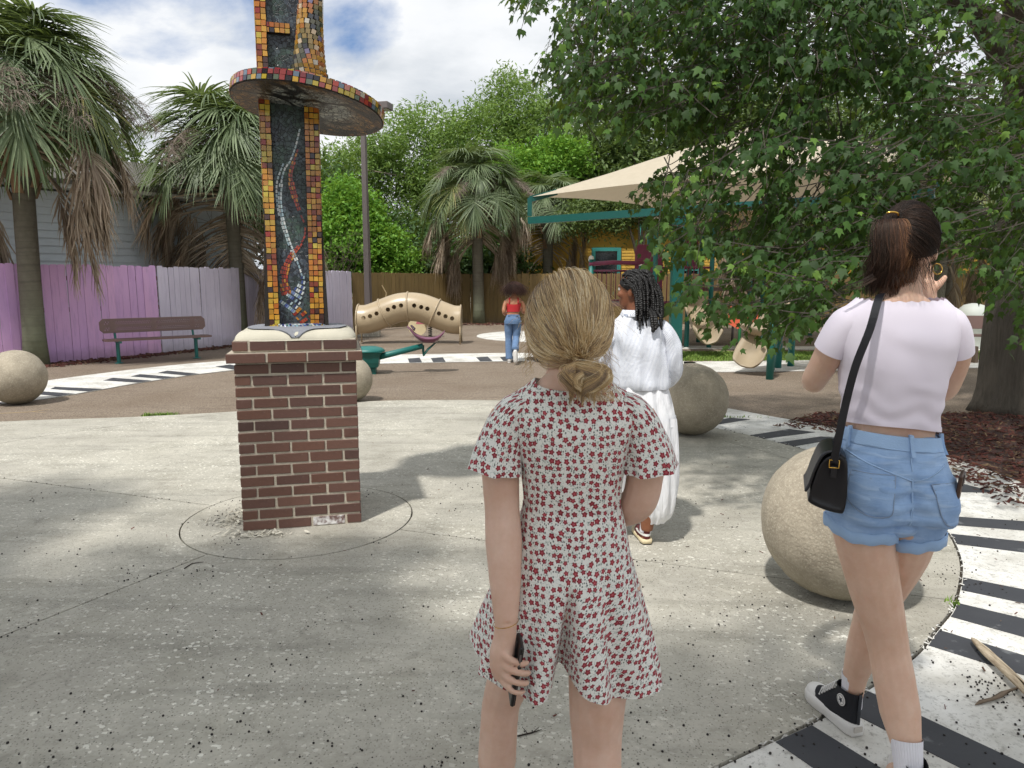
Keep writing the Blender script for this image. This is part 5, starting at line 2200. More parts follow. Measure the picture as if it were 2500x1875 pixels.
sprays = []
while len(sprays) < 2250:
    u, v = mrg.uniform(1105, 2290), mrg.uniform(-90, 765)
    if not inside(u, v, fol_poly) or mrg.random() > sparse(u, v):
        continue
    if mnoise.noise((u * .011, v * .011, 2.3)) < -.33:
        continue
    lo, hi = 4.3, 6.9
    if v < 300:
        lo, hi = 4.6, 7.6
    if u > 1900:
        hi = 8.0
    if v > 560:
        lo, hi = 4.0, 5.6
    Y = lo + (hi - lo) * mrg.random() ** 1.2
    if u > 2040 and v > 80 and mrg.random() < .5:
        Y = mrg.uniform(5.0, 7.4)
    sprays.append(at(u, v, Y) - MO)
LM, LVAR, LPOS = [], [], []
tw = MB()


def leaf_matrix(p, outdir, size):
    t = Vector((outdir.x * .55, outdir.y * .55, -.85)) + Vector(mrg.normal(size=3) * .30)
    t.normalize()
    nrm = Vector((outdir.x * .5 - .15, outdir.y * .5 - .5, .70)) + Vector(mrg.normal(size=3) * .62)
    nrm = nrm - t * nrm.dot(t)
    if nrm.length < 1e-3:
        nrm = t.orthogonal()
    nrm.normalize()
    s = t.cross(nrm)
    m_ = Matrix((s, t, nrm)).transposed().to_4x4()
    m_ = m_ @ Matrix.Diagonal((size, size, size, 1))
    m_.translation = p
    return np.array(m_)


for c in sprays:
    # twig grows out from the nearest limb towards the spray
    near = min(limb_ends, key=lambda q: (q - c).length_squared)
    od = (c - near)
    od.z *= .4
    od = od.normalized() if od.length > 1e-3 else Vector((-1, 0, 0))
    od = (od + Vector(mrg.normal(size=3) * .35)).normalized()
    L = mrg.uniform(.22, .42)
    a0 = c - od * L * .5
    p1 = a0 + od * L * .5 + Vector((0, 0, .02))
    p2 = a0 + od * L + Vector((0, 0, -.07))
    tw.tube([a0 - od * .15, a0, p1, p2], [.005, .004, .003, .0015], 3, False)
    cv = mrg.random()
    nl = int(mrg.integers(9, 14))
    for k in range(nl):
        f = (k + .5) / nl
        p = a0.lerp(p1, f * 2) if f < .5 else p1.lerp(p2, f * 2 - 1)
        sd = Vector((-od.y, od.x, 0)) * (1 if k % 2 else -1)
        ou = (sd * .8 + od * .5).normalized()
        p = p + ou * mrg.uniform(.02, .07) + Vector((0, 0, mrg.uniform(-.04, .02)))
        LM.append(leaf_matrix(p, ou, mrg.uniform(.038, .080)))
        LVAR.append(min(1, .55 * cv + .45 * mrg.random()))
tw.build('twigs', M_BARK, mp)
LM, LVAR = np.array(LM), np.array(LVAR)
dist = np.linalg.norm(LM[:, :3, 3] + np.array(MO) - np.array([0, 0, EYE]), axis=1)
order = np.argsort(dist)
mleaf = bulk('leaf', np.array(MLV), np.array(MLF), M_MAPLE, np.zeros(len(MLV)))
mle = [bulk('leaf', np.array(MLV), np.array(MLF), M_MAPLE, np.full(len(MLV), q)) for q in (.15, .4, .65, .9)]
single, rest = order[:280], order[280:]
for i in single:
    o = link('leaf', mle[int(LVAR[i] * 3.99)], mp)
    o.matrix_local = Matrix(LM[i].tolist())
V, F, va = scatter(MLV, MLF, LM[rest], LVAR[rest])
cr = link('crown', bulk('crown', V, F, M_MAPLE, va), mp)
cr['kind'] = 'stuff'
# the rest of the crown, high over the plaza edge
n_up = 5200
blb = np.array([(4.5, 6.2, 5.2, 2.4, 2.0, 1.0), (6.5, 8.5, 6.8, 3.0, 3.0, 1.6), (2.4, 6.4, 4.9, 1.6, 1.4, .7), (7.5, 5.6, 5.0, 2.2, 2.0, 1.2), (5.2, 10.5, 5.6, 3.0, 1.8, 1.5), (8.5, 10, 5.6, 2.4, 2.2, 1.5)])
blb[:, :3] -= np.array(MO)
P_, cv, _c = crown_points(mrg, blb, 160, n_up // 160, .34, .25)
Rm = rot_mats(len(P_), mrg, .5)
M = np.zeros((len(P_), 4, 4))
M[:, :3, :3] = Rm * (.17 * mrg.uniform(.7, 1.2, len(P_)))[:, None, None]
M[:, :3, 3] = P_
M[:, 3, 3] = 1
V, F, va = scatter(MLV, MLF, M, np.clip(.5 * cv + .5 * mrg.random(len(P_)), 0, 1))
cr = link('upper_crown', bulk('upper_crown', V, F, M_MAPLE, va), mp)
cr['kind'] = 'stuff'

# shade tree standing behind the viewer, its crown darkens the near paving
broadleaf('shade_tree', 'spreading tree behind the viewer that shades the near paving', 'tree', (-4.6, -3.8, 0), 4.6, .3,
          [(-5.4, .5, 6.6, 1.5, 1.3, .7), (-3.6, -.7, 6.8, 1.6, 1.2, .8), (-1.9, -1.3, 6.7, 1.5, 1.1, .7), (-.5, -1.5, 6.6, 1.0, .95, .6), (-4.4, -2.6, 7.6, 2.2, 1.6, .9), (-1.9, -3.0, 7.5, 2.1, 1.5, .9), (-2.6, .2, 6.3, .7, .45, .35), (-7.4, -.6, 6.8, 1.5, 1.6, .8)],
          300, 36, .30, .26, M_L4, 20, None, M_BARK, 10, .1, 1.2, .8)
# ================================================================== people: shared tools
def m_skin(col, col2):
    def fn(n):
        o = n.obj()
        f = n.noise(o, 11, 5, .65)
        c = n.mix(n.step(f, .3, .72), S(col), S(col2))
        c = n.mix(n.m('MULTIPLY', n.step(n.noise(o, 4.5, 3), .55, .75), .35), c, S('c8907e' if col > 'a' else '5f3a28'))
        c = n.mix(n.m('MULTIPLY', n.step(n.noise(o, 60, 5, .7), .4, .75), .35), c, S(col2))
        return c, .5, {'Subsurface Weight': .18, 'Subsurface Radius': (1.0, .35, .2), 'Subsurface Scale': .008, 'Normal': n.bump(n.noise(o, 260, 2), .06, .002), 'Specular IOR Level': .35}
    return fn


M_SK1 = mat('fair_skin', m_skin('dfbfac', 'cfa892'))
M_SK2 = mat('fair_skin_warm', m_skin('dfbea8', 'd0a890'))
M_SK3 = mat('brown_skin', m_skin('8a5a40', '754933'))
M_SK4 = mat('tan_skin', m_skin('b98566', 'a06e52'))
M_GOLD = mat('gold', lambda n: (S('d4aa55'), .22, {'Metallic': 1.0}))


class Surf:
    """a closed garment surface: stations (z, cx, cy, a, b_back, b_front, power)"""
    def __init__(s, st, wave=None):
        s.st = np.array([list(q) + [2.2] * (7 - len(q)) for q in st], float)
        s.wave = wave

    def at(s, z):
        zs = s.st[:, 0]
        o = np.argsort(zs)
        zs = zs[o]
        A = s.st[o]
        i = int(np.clip(np.searchsorted(zs, z) - 1, 0, len(zs) - 2))
        t = float(np.clip((z - zs[i]) / max(1e-6, zs[i + 1] - zs[i]), -.3, 1.3))
        p0, p1, p2, p3 = A[max(i - 1, 0)], A[i], A[i + 1], A[min(i + 2, len(A) - 1)]
        h1, h0, h2 = zs[i + 1] - zs[i], max(1e-6, p1[0] - p0[0]) or 1, max(1e-6, p3[0] - p2[0]) or 1
        m1 = (p2 - p0) / max(1e-6, p2[0] - p0[0]) * h1
        m2 = (p3 - p1) / max(1e-6, p3[0] - p1[0]) * h1
        t2, t3 = t * t, t ** 3
        return (2 * t3 - 3 * t2 + 1) * p1 + (t3 - 2 * t2 + t) * m1 + (-2 * t3 + 3 * t2) * p2 + (t3 - t2) * m2

    def pt(s, th, z, off=0.0):
        _, cx, cy, a, bb, bf, p = s.at(z)
        sn, cs = math.sin(th), math.cos(th)
        k = (abs(sn) ** p + abs(cs) ** p) ** (-1 / p)
        w = s.wave(th, z) if s.wave else 0.0
        b_ = bb if cs > 0 else bf
        return Vector((cx + (a + off + w) * k * sn, cy - (b_ + off + w) * k * cs, z))

    def mesh(s, mb, z0, z1, nz, nt=64, off=0.0, zf=None, caps=(False, False), thick=0.0):
        rings_, uvs = [], []
        for i in range(nz + 1):
            zz = z0 + (z1 - z0) * i / nz
            ring = []
            for k in range(nt):
                th = -PI + 2 * PI * k / nt
                z = zf(th, i / nz) if zf else zz
                ring.append(s.pt(th, z, off))
            per = [0.0]
            for k in range(1, nt):
                per.append(per[-1] + (ring[k] - ring[k - 1]).length)
            half = per[nt // 2]
            uvs += [(q - half, p.z) for q, p in zip(per, ring)]
            rings_.append([tuple(p) for p in ring])
        # leave the seam open in uv at the front by repeating its column
        n = nt
        vs, fs, uu = [], [], []
        for i, r_ in enumerate(rings_):
            vs += r_ + [r_[0]]
            u_ = uvs[i * n:(i + 1) * n]
            last = u_[-1][0] + (Vector(r_[-1]) - Vector(r_[0])).length
            uu += u_ + [(last, u_[0][1])]
        n1 = n + 1
        for i in range(nz):
            for k in range(n):
                fs.append((i * n1 + k, i * n1 + k + 1, (i + 1) * n1 + k + 1, (i + 1) * n1 + k))
        mb.add(vs, fs, uu)
        return mb

    def panel(s, mb, rows, off=.004, nc=10, var=0.0, edge=True):
        """raised patch; rows of (z, theta_left, theta_right)"""
        rr = catrows(rows)
        vs, fs = [], []
        for (z, a, b_) in rr:
            for k in range(nc + 1):
                vs.append(s.pt(a + (b_ - a) * k / nc, z, off))
        n1 = nc + 1
        for i in range(len(rr) - 1):
            for k in range(nc):
                fs.append((i * n1 + k, i * n1 + k + 1, (i + 1) * n1 + k + 1, (i + 1) * n1 + k))
        o = len(vs)
        if edge:
            loop = [k for k in range(n1)] + [i * n1 + nc for i in range(1, len(rr))] + [(len(rr) - 1) * n1 + k for k in range(nc - 1, -1, -1)] + [i * n1 for i in range(len(rr) - 2, 0, -1)]
            for q in loop:
                i, k = divmod(q, n1)
                z, a, b_ = rr[i]
                vs.append(s.pt(a + (b_ - a) * k / nc, z, -.002))
            m = len(loop)
            for j in range(m):
                fs.append((loop[j], o + j, o + (j + 1) % m, loop[(j + 1) % m]))
        mb.add(vs, fs, None, var)

    def seam(s, mb, pts, w=.004, off=.003):
        """a stitched ridge along (theta, z) points"""
        P_ = [s.pt(th, z, off) for th, z in pts]
        mb.tube(catmull(P_, 3), w * .5, 5, True)


def catrows(rows, n=3):
    out = []
    for a, b_ in zip(rows, rows[1:]):
        for k in range(n):
            t = k / n
            out.append(tuple(x + (y - x) * t for x, y in zip(a, b_)))
    out.append(rows[-1])
    return out


def ering(c, a, b_, n=24, yaw=0.0, p=2.0):
    out = []
    for k in range(n):
        t = 2 * PI * k / n
        cs, sn = math.cos(t), math.sin(t)
        q = (abs(cs) ** p + abs(sn) ** p) ** (-1 / p)
        x, y = a * q * cs, b_ * q * sn
        out.append((c[0] + x * math.cos(yaw) - y * math.sin(yaw), c[1] + x * math.sin(yaw) + y * math.cos(yaw), c[2]))
    return out


def torso(mb, st, n=28, yaw=0.0):
    mb.rings([ering((cx, cy, z), a, b_, n, yaw, 2.25) for (z, cx, cy, a, b_) in st])


def limb(mb, pts, rad, n=16, dens=5):
    c = catmull(pts, dens)
    r_ = np.interp(np.linspace(0, 1, len(c)), np.linspace(0, 1, len(rad)), rad)
    mb.tube(c, list(r_), n)


def head(mb, c, yaw=0.0, pitch=0.0, roll=0.0, s=1.0):
    M = Matrix.Translation(c) @ Matrix.Rotation(yaw, 4, 'Z') @ Matrix.Rotation(pitch, 4, 'X') @ Matrix.Rotation(roll, 4, 'Y') @ Matrix.Diagonal((s, s, s, 1))
    h = MB()
    h.rings([ering((0, cy, z), a, b_, 28) for z, a, b_, cy in ((-.116, .012, .012, .064), (-.112, .026, .024, .058), (-.095, .046, .05, .036), (-.07, .057, .068, .02), (-.04, .065, .083, .008), (0, .071, .093, 0), (.035, .074, .097, -.003), (.07, .066, .087, -.006), (.095, .045, .06, -.008), (.108, .012, .016, -.008))])
    h.sphere((0, .100, -.030), (.013, .016, .013), 12, 8)
    h.sphere((0, .094, -.012), (.009, .012, .024), 12, 8)
    h.sphere((0, .086, -.062), (.023, .011, .006), 12, 6)
    h.sphere((0, .084, -.073), (.020, .011, .007), 12, 6)
    h.sphere((0, .078, -.098), (.02, .014, .014), 12, 6)
    for sx in (-1, 1):
        h.sphere((sx * .031, .082, .022), (.026, .012, .007), 12, 6)
        h.sphere((sx * .042, .066, -.028), (.024, .022, .022), 12, 8)
        h.sphere((sx * .074, -.006, -.012), (.010, .019, .031), 12, 8)
    h.v = [tuple(M @ Vector(p)) for p in h.v]
    mb.add(h.v, h.f)
    return M


def eyes(M, parent):
    for sx in (-1, 1):
        b = MB()
        b.sphere((0, 0, 0), .0118, 12, 8)
        e = b.build('eye', simple('eye_white', S('e8e4de'), .2), parent, True)
        e.matrix_local = M @ Matrix.Translation((sx * .031, .0805, .004))
        b = MB()
        b.sphere((0, .0095, 0), (.0055, .003, .0055), 10, 6)
        k = b.build('iris', simple('iris_brown', S('2c1c14'), .15), e, True)


def skin_mesh(mb, name, m, parent, voxel=.006, it=6):
    tmp = mb.build('tmp_body', m)
    md_ = tmp.modifiers.new('r', 'REMESH')
    md_.mode = 'VOXEL'
    md_.voxel_size = voxel
    sm = tmp.modifiers.new('s', 'SMOOTH')
    sm.factor = .5
    sm.iterations = it
    bpy.context.view_layer.update()
    dg = bpy.context.evaluated_depsgraph_get()
    me = bpy.data.meshes.new_from_object(tmp.evaluated_get(dg))
    me.name = name
    old = tmp.data
    bpy.data.objects.remove(tmp)
    bpy.data.meshes.remove(old)
    me.polygons.foreach_set('use_smooth', [True] * len(me.polygons))
    if not me.materials:
        me.materials.append(m)
    return link(name, me, parent)


def hair(name, strands, m, parent, r0=.0005, r1=.00025):
    n, k = strands.shape[:2]
    hc = bpy.data.hair_curves.new(name)
    hc.add_curves([k] * n)
    hc.attributes['position'].data.foreach_set('vector', strands.astype(np.float32).ravel())
    ra = hc.attributes.get('radius') or hc.attributes.new('radius', 'FLOAT', 'POINT')
    ra.data.foreach_set('value', np.tile(np.linspace(r0, r1, k), n).astype(np.float32))
    ca_ = hc.attributes.new('clump', 'FLOAT', 'CURVE')
    rr_ = np.random.default_rng(n)
    d0 = strands[:, 0] - strands[:, 0].mean(0)
    cl_v = np.array([mnoise.noise(Vector(q * 42)) for q in d0]) * .75 + .5 + (rr_.random(n) - .5) * .55
    ca_.data.foreach_set('value', np.clip(cl_v, 0, 1).astype(np.float32))
    hc.materials.append(m)
    return link(name, hc, parent)


def m_hair(cols, rough=.32, alongc=None, gl=.5):
    def fn(n):
        hi = n.add('ShaderNodeHairInfo')
        st = [(i / (len(cols) - 1), S(c)) for i, c in enumerate(cols)]
        c = n.ramp(n.attr('clump'), st)
        if alongc:
            c = n.mix(n.m('MULTIPLY', hi.outputs['Intercept'], .6), c, S(alongc))
        bs = n.add('ShaderNodeBsdfPrincipled', {'Base Color': c, 'Roughness': .55, 'Specular IOR Level': .25})
        hh = n.add('ShaderNodeBsdfHair', {'Color': n.mix(gl, c, K(.8, .75, .65)), 'RoughnessU': rough * .7, 'RoughnessV': .6}, component='Reflection')
        h = n.add('ShaderNodeMixShader', {0: .35, 1: bs.outputs[0], 2: hh.outputs[0]})
        return h.outputs[0]
    return fn


def ell(M, th, ph, k=1.0, r_=(.083, .108, .112)):
    """point on the scalp ellipsoid: th azimuth from the back, ph height"""
    return M @ Vector((r_[0] * k * math.sin(th) * math.cos(ph), -r_[1] * k * math.cos(th) * math.cos(ph) - .004, r_[2] * k * math.sin(ph) + .004))


def scalp_flow(M, roots, tie, n, rg, r_=(.083, .108, .112), lift=.012, jit=.006):
    """strands that follow the scalp from each root direction to the tie direction"""
    out = []
    td = Vector(tie).normalized()
    for d in roots:
        d = Vector(d).normalized()
        ang_ = d.angle(td)
        ax = d.cross(td)
        ax = ax.normalized() if ax.length > 1e-4 else Vector((0, 0, 1))
        st = []
        lf = lift * rg.uniform(.4, 1.3)
        j1, j2 = rg.normal(0, jit), rg.normal(0, jit)
        for k in range(n):
            t = k / (n - 1)
            q = d.copy()
            q.rotate(Matrix.Rotation(ang_ * t, 3, ax))
            kk = 1 + (lf / .1) * math.sin(PI * min(1, t * 1.05)) * (1 - .3 * t)
            p = Vector((r_[0] * kk * q.x, r_[1] * kk * q.y - .004, r_[2] * kk * q.z + .004))
            p += ax * (j1 * math.sin(PI * t) + j2 * math.sin(2 * PI * t) * .6)
            st.append(M @ p)
        out.append(st)
    return np.array([[tuple(p) for p in s_] for s_ in out])


def hair_cap(M, m, parent, lo=-.45, front=.25, r_=(.080, .104, .109)):
    """close fitting base under the strands"""
    b = MB()
    rr = []
    for i in range(13):
        f = i / 12
        ring = []
        for k in range(36):
            th = -PI + 2 * PI * k / 36
            cs = math.cos(th)
            base = lo + (front - lo) * (.5 - .5 * cs) ** 1.4
            ph = base + (PI / 2 - .02 - base) * f
            ring.append(tuple(ell(M, th, ph, 1.0, r_)))
        rr.append(ring)
    b.rings(rr)
    return b.build('hair_cap', m, parent, True)


def foot(mb, heel, toe, ankle_z=.08, w=.042):
    h, t = Vector(heel), Vector(toe)
    d = (t - h)
    L = d.length
    mb.tube([h + Vector((0, 0, .03)), h + d * .3 + Vector((0, 0, .035)), h + d * .65 + Vector((0, 0, .026)), h + d * .9 + Vector((0, 0, .018)), t + Vector((0, 0, .016))], [w * .7, w * .9, w * .95, w * .75, w * .3], 12)


def m_floral(n):
    u = n.vm('MULTIPLY', n.uv(), (53, 53, 53))
    u = n.vm('ADD', u, n.vm('MULTIPLY', n.add('ShaderNodeTexNoise', {'Vector': u, 'Scale': .4, 'Detail': 1}).outputs['Color'], (.6, .6, 0)))
    v = n.vor(u, 1.0, 'F1', .55, '2D')
    d = n.vm('SUBTRACT', u, v.outputs['Position'])
    x, y, _ = n.sep(d)
    rc = n.sep(v.outputs['Color'])
    an = n.m('ADD', n.m('ARCTAN2', y, x), n.m('MULTIPLY', rc[0], 6.283))
    r_ = n.vm('LENGTH', n.comb(x, y, 0.0))
    pet = n.m('MULTIPLY', n.m('ADD', .31, n.m('MULTIPLY', rc[2], .09)), n.m('ADD', .86, n.m('MULTIPLY', .16, n.m('COSINE', n.m('MULTIPLY', an, 5)))))
    fl = n.step(n.m('SUBTRACT', r_, pet), .03, -.03)
    base = n.mix(n.noise(n.obj(), 6, 3), S('e2e2dc'), S('edece6'))
    # grey green sprigs
    nz = n.add('ShaderNodeTexNoise', {'Vector': u, 'Scale': 1.5, 'Detail': 1.0}).outputs['Fac']
    line = n.step(n.m('ABSOLUTE', n.m('SUBTRACT', nz, .5)), .022, .006)
    c = n.mix(n.m('MULTIPLY', line, .6), base, S('7e9488'))
    # little dark leaves
    u2 = n.vm('MULTIPLY', u, (3.3, 2.4, 1))
    v2 = n.vor(u2, 1.0, 'F1', 1.0, '2D')
    lf = n.m('MULTIPLY', n.step(v2.outputs['Distance'], .34, .22), n.step(n.sep(v2.outputs['Color'])[0], .60, .62))
    away = n.step(r_, .33, .40)
    c = n.mix(n.m('MULTIPLY', n.m('MULTIPLY', lf, away), .85), c, S('2a3833'))
    red = n.mix(n.step(r_, .05, .22), S('c45a62'), S('8c1729'))
    red = n.mix(n.m('MULTIPLY', rc[1], .5), red, S('6c1022'))
    c = n.mix(fl, c, red)
    return c, .8, {'Normal': n.bump(n.noise(n.obj(), 300, 2), .08, .002), 'Sheen Weight': .15}


M_FLORAL = mat('floral_cotton', m_floral)

# ================================================================== blonde woman in the floral romper
BX, BY = .150, 1.72
pb = thing('person', 'blonde woman with a low bun in a white romper with red flowers, seen from behind', 'person', (BX, BY, 0))
body = MB()
torso(body, [(.74, -.01, .0, .145, .105), (.80, -.005, .0, .155, .115), (.88, 0, 0, .140, .10), (.965, 0, 0, .112, .082), (1.05, 0, 0, .118, .088), (1.13, 0, 0, .135, .095), (1.20, 0, .0, .158, .088), (1.245, -.002, .002, .165, .07), (1.275, -.004, .004, .135, .058), (1.30, -.006, .006, .085, .05), (1.325, -.008, .010, .058, .047), (1.36, -.010, .016, .049, .047), (1.43, -.012, .024, .047, .047)])
HMb = head(body, (-.012, .022, 1.445), yaw=R(3), pitch=R(2), s=.98)
limb(body, [(-.155, .0, 1.225), (-.180, -.010, 1.15), (-.178, -.022, 1.07), (-.174, -.040, .995), (-.170, -.075, .925), (-.166, -.115, .84), (-.164, -.150, .757)], [.046, .049, .046, .043, .045, .038, .027])
limb(body, [(.155, .0, 1.225), (.180, -.004, 1.15), (.180, .000, 1.06), (.166, .012, .995), (.130, .085, .95), (.075, .165, .93), (.03, .21, .935)], [.046, .050, .046, .045, .043, .035, .027])
# holding hand: palm along the forearm, fingers wrapped round the phone edge
HX, HY, HZ = -.164, -.150, .757
limb(body, [(HX, HY, HZ), (HX - .003, HY - .004, HZ - .035), (HX - .009, HY - .008, HZ - .07), (HX - .011, HY - .010, HZ - .105), (HX - .008, HY - .010, HZ - .135)], [.0265, .027, .030, .028, .019], 14)
limb(body, [(HX + .002, HY + .012, HZ - .04), (HX + .012, HY + .014, HZ - .06), (HX + .020, HY + .010, HZ - .085)], [.020, .019, .015], 12)
FING = [(-.062, .0084, .0), (-.087, .0087, .004), (-.112, .0083, .001), (-.135, .0071, -.008)]
for dz_, rr_, dx in FING:
    z = HZ + dz_
    limb(body, [(HX - .016, HY - .002, z + .012), (HX - .010, HY - .026, z + .004), (HX + .006, HY - .038, z - .008), (HX + .027 + dx, HY - .038, z - .018), (HX + .044 + dx, HY - .028, z - .026), (HX + .051 + dx, HY - .014, z - .030)], [rr_ * 1.2, rr_ * 1.12, rr_ * 1.08, rr_, rr_ * .92, rr_ * .66], 10, 4)
limb(body, [(HX + .008, HY + .018, HZ - .05), (HX + .022, HY + .022, HZ - .075), (HX + .032, HY + .02, HZ - .105), (HX + .036, HY + .014, HZ - .125)], [.013, .012, .0105, .008], 10)
# far hand in front of the body
limb(body, [(.03, .21, .935), (-.01, .225, .94), (-.04, .23, .94)], [.027, .033, .026], 12)
for k in range(4):
    limb(body, [(-.035, .225 + .0, .955 - .014 * k), (-.07, .235, .955 - .016 * k), (-.085, .215, .95 - .017 * k)], [.009, .0085, .006], 8)
limb(body, [(.0, .215, .955), (-.02, .20, .975), (-.04, .195, .98)], [.012, .010, .007], 8)
# legs, the far foot stepping forward
limb(body, [(-.082, 0, .80), (-.108, .03, .66), (-.150, .075, .50), (-.178, .10, .40), (-.186, .095, .33), (-.192, .10, .22), (-.196, .10, .09)], [.088, .079, .062, .053, .052, .054, .033])
limb(body, [(.085, -.01, .80), (.076, -.03, .66), (.066, -.055, .50), (.066, -.06, .40), (.066, -.09, .33), (.066, -.16, .22), (.064, -.21, .13)], [.092, .085, .072, .064, .060, .058, .034])
foot(body, (-.198, .06, 0), (-.21, .26, 0))
foot(body, (.064, -.22, .06), (.07, -.04, .0))
skin_mesh(body, 'body', M_SK1, pb, .0038, 5)
eyes(HMb, pb)
bod = Surf([(.955, 0, 0, .124, .093, .09), (1.0, 0, 0, .121, .092, .095), (1.05, 0, 0, .124, .096, .105), (1.10, 0, 0, .131, .100, .112), (1.16, 0, 0, .150, .101, .105), (1.20, 0, .0, .166, .096, .09), (1.235, 0, .002, .176, .082, .078), (1.26, -.002, .004, .166, .071, .07), (1.285, -.004, .004, .128, .060, .06), (1.305, -.005, .006, .098, .052, .052)],
           lambda th, z: .0025 * math.sin(9 * th + z * 40) * max(0, (1.06 - z) * 5) + .0016 * math.sin(17 * th))
b = MB()
bod.mesh(b, .985, 1.30, 34, 72, 0, lambda th, f: .985 + (1.300 + .014 * math.sin(th) ** 2 - .010 * max(0, math.cos(th)) - .985) * f)
b.build('romper_bodice', M_FLORAL, pb, True)
b = MB()
bod.mesh(b, .990, 1.000, 2, 72, .0022)
b.build('waist_seam', M_FLORAL, pb, True)
for s, (ex, ez) in ((-1, (-.205, 1.085)), (1, (.205, 1.085))):
    # flared short sleeve, set into the armhole
    b = MB()
    ax = [(s * .105, .002, 1.262), (s * .138, .0, 1.240), (s * .160, -.003, 1.205), (s * .174, -.006, 1.165), (s * .184, -.010, 1.13), (s * .190, -.014, 1.092)]
    rad = [(.022, .045), (.040, .060), (.050, .068), (.056, .072), (.062, .078), (.068, .086)]
    c = catmull(ax, 4)
    rr_, uvs = [], []
    n = 40
    for i, p in enumerate(c):
        f = i / (len(c) - 1)
        a_ = interp(f, np.linspace(0, 1, 6), [q[0] for q in rad])
        b2 = interp(f, np.linspace(0, 1, 6), [q[1] for q in rad])
        t_ = (c[min(i + 1, len(c) - 1)] - c[max(i - 1, 0)]).normalized()
        sd = Vector((0, 1, 0))
        up = t_.cross(sd).normalized()
        ring = []
        for k in range(n):
            th = 2 * PI * k / n
            w = 1 + .07 * f * f * math.sin(6 * th + s) + .03 * f * math.sin(11 * th)
            q = p + up * a_ * w * math.cos(th) + sd * b2 * w * math.sin(th)
            # the hem dips towards the outside
            q = q + t_ * (-.022 * f * (math.cos(th) * (1 if s > 0 else 1)) * 0)
            ring.append(q)
        per = 0
        for k in range(n):
            uvs.append((.7 * s + (k / n) * .40, p.z + .3))
        rr_.append([tuple(q) for q in ring])
    b.rings(rr_, True, (True, False), uvs)
    b.build('sleeve', M_FLORAL, pb, True)
# flared shorts cut like a skirt, split up the back between the legs
SKS = [(.998, 0, 0, .122, .093, .09), (.95, 0, 0, .135, .104, .10), (.88, -.002, 0, .150, .118, .108), (.82, -.006, -.002, .170, .134, .115), (.76, -.010, -.004, .192, .144, .12), (.70, -.014, -.006, .213, .150, .128), (.63, -.017, -.008, .234, .155, .133), (.56, -.019, -.010, .250, .158, .136), (.47, -.020, -.012, .262, .160, .14)]


def sk_wave(th, z):
    k = max(0.0, (.985 - z)) * 1.1
    return (.030 * math.sin(7 * th + .8) + .020 * math.sin(11 * th + 2 + 5 * z) + .012 * math.sin(19 * th + 1)) * k


class Skirt(Surf):
    def pt(s, th, z, off=0.0):
        p = Surf.pt(s, th, z, off)
        deep = max(0.0, min(1.0, (.83 - z) / .26))
        c = math.cos(th)
        g_ = math.exp(-((th + .02) / (.05 + .05 * deep)) ** 2)
        if c > 0:
            p.y += deep ** .8 * .125 * g_
            p.x += -.010 * deep * g_
        return p


sks = Skirt(SKS, sk_wave)


def sk_zf(th, f):
    out = abs(math.sin(th))
    bot = .562 + (-.025 if th > 0 else .075) * out ** 3 + .010 * math.sin(7 * th + .8) + .035 * math.exp(-((th + .02) / .13) ** 2) + .04 * max(0, -math.cos(th))
    return .998 + (bot - .998) * f


b = MB()
sks.mesh(b, 0, 1, 60, 240, 0, sk_zf)
b.build('romper_shorts', M_FLORAL, pb, True)
b = MB()
sks.mesh(b, 0, 1, 30, 120, -.007, lambda th, f: sk_zf(th, .45 + .545 * f))
b.build('romper_lining', M_FLORAL, pb, True)
# blonde hair drawn back to a low bun
M_HB = mat('blonde_hair', m_hair(['644828', '957244', 'b8955c', 'd3b176', 'e8d09c', 'f4e4c0'], .3))
M_HBC = simple('blonde_scalp', S('6f5638'), .7, .2, 30)
hr = np.random.default_rng(3)
hair_cap(HMb, M_HBC, pb, -.50, .30, (.082, .106, .111))
roots = []
while len(roots) < 6500:
    d = hr.normal(size=3)
    d /= np.linalg.norm(d)
    th = math.atan2(d[0], -d[1])
    ph = math.asin(d[2])
    lim = -.55 + .95 * (.5 - .5 * math.cos(th)) ** 1.3
    if ph > lim:
        roots.append(d)
TIE = Vector((.14, -.93, -.64))
stv = scalp_flow(HMb, roots, TIE, 16, hr, (.090, .112, .115), .022, .006)
hair('hair', stv, M_HB, pb, .00062, .0004)
tie_p = HMb @ Vector((.018, -.114, -.090))
# bun: hair folded over the tie and tucked under in a loose uneven knot
loops = []
for i in range(2400):
    u0 = hr.uniform(-1, 1)
    w0 = hr.uniform(.4, 1.0)
    side = 1.0 if hr.random() < .62 else -.75
    zoff = hr.normal(0, .006)
    st = []
    for k in range(14):
        t = k / 13
        a = PI * (1.15 * t - .10) + hr.normal(0, .02)
        lat = side * (.050 * math.sin(PI * min(1, t * (.8 + .5 * w0))) * w0 + .016 * t) + .016 * u0
        st.append((tie_p.x + lat + .004 * math.sin(7 * t + 3 * u0), tie_p.y - .012 - .026 * w0 * math.sin(PI * t) + .010 * u0,
                   tie_p.z + .014 * math.sin(a) * w0 - (.066 * w0 + .020 * u0 * u0) * t ** 1.15 + zoff))
    loops.append(st)
for i in range(90):
    a0 = hr.uniform(0, 2 * PI)
    R0 = hr.uniform(.012, .034)
    st = []
    for k in range(14):
        a = a0 + 2.6 * k / 13
        st.append((tie_p.x + .014 + R0 * 1.2 * math.cos(a), tie_p.y - .018 - .014 * math.sin(a * .5), tie_p.z - .030 + R0 * .8 * math.sin(a)))
    loops.append(st)
hair('bun', np.array(loops), M_HB, pb, .0006, .0003)
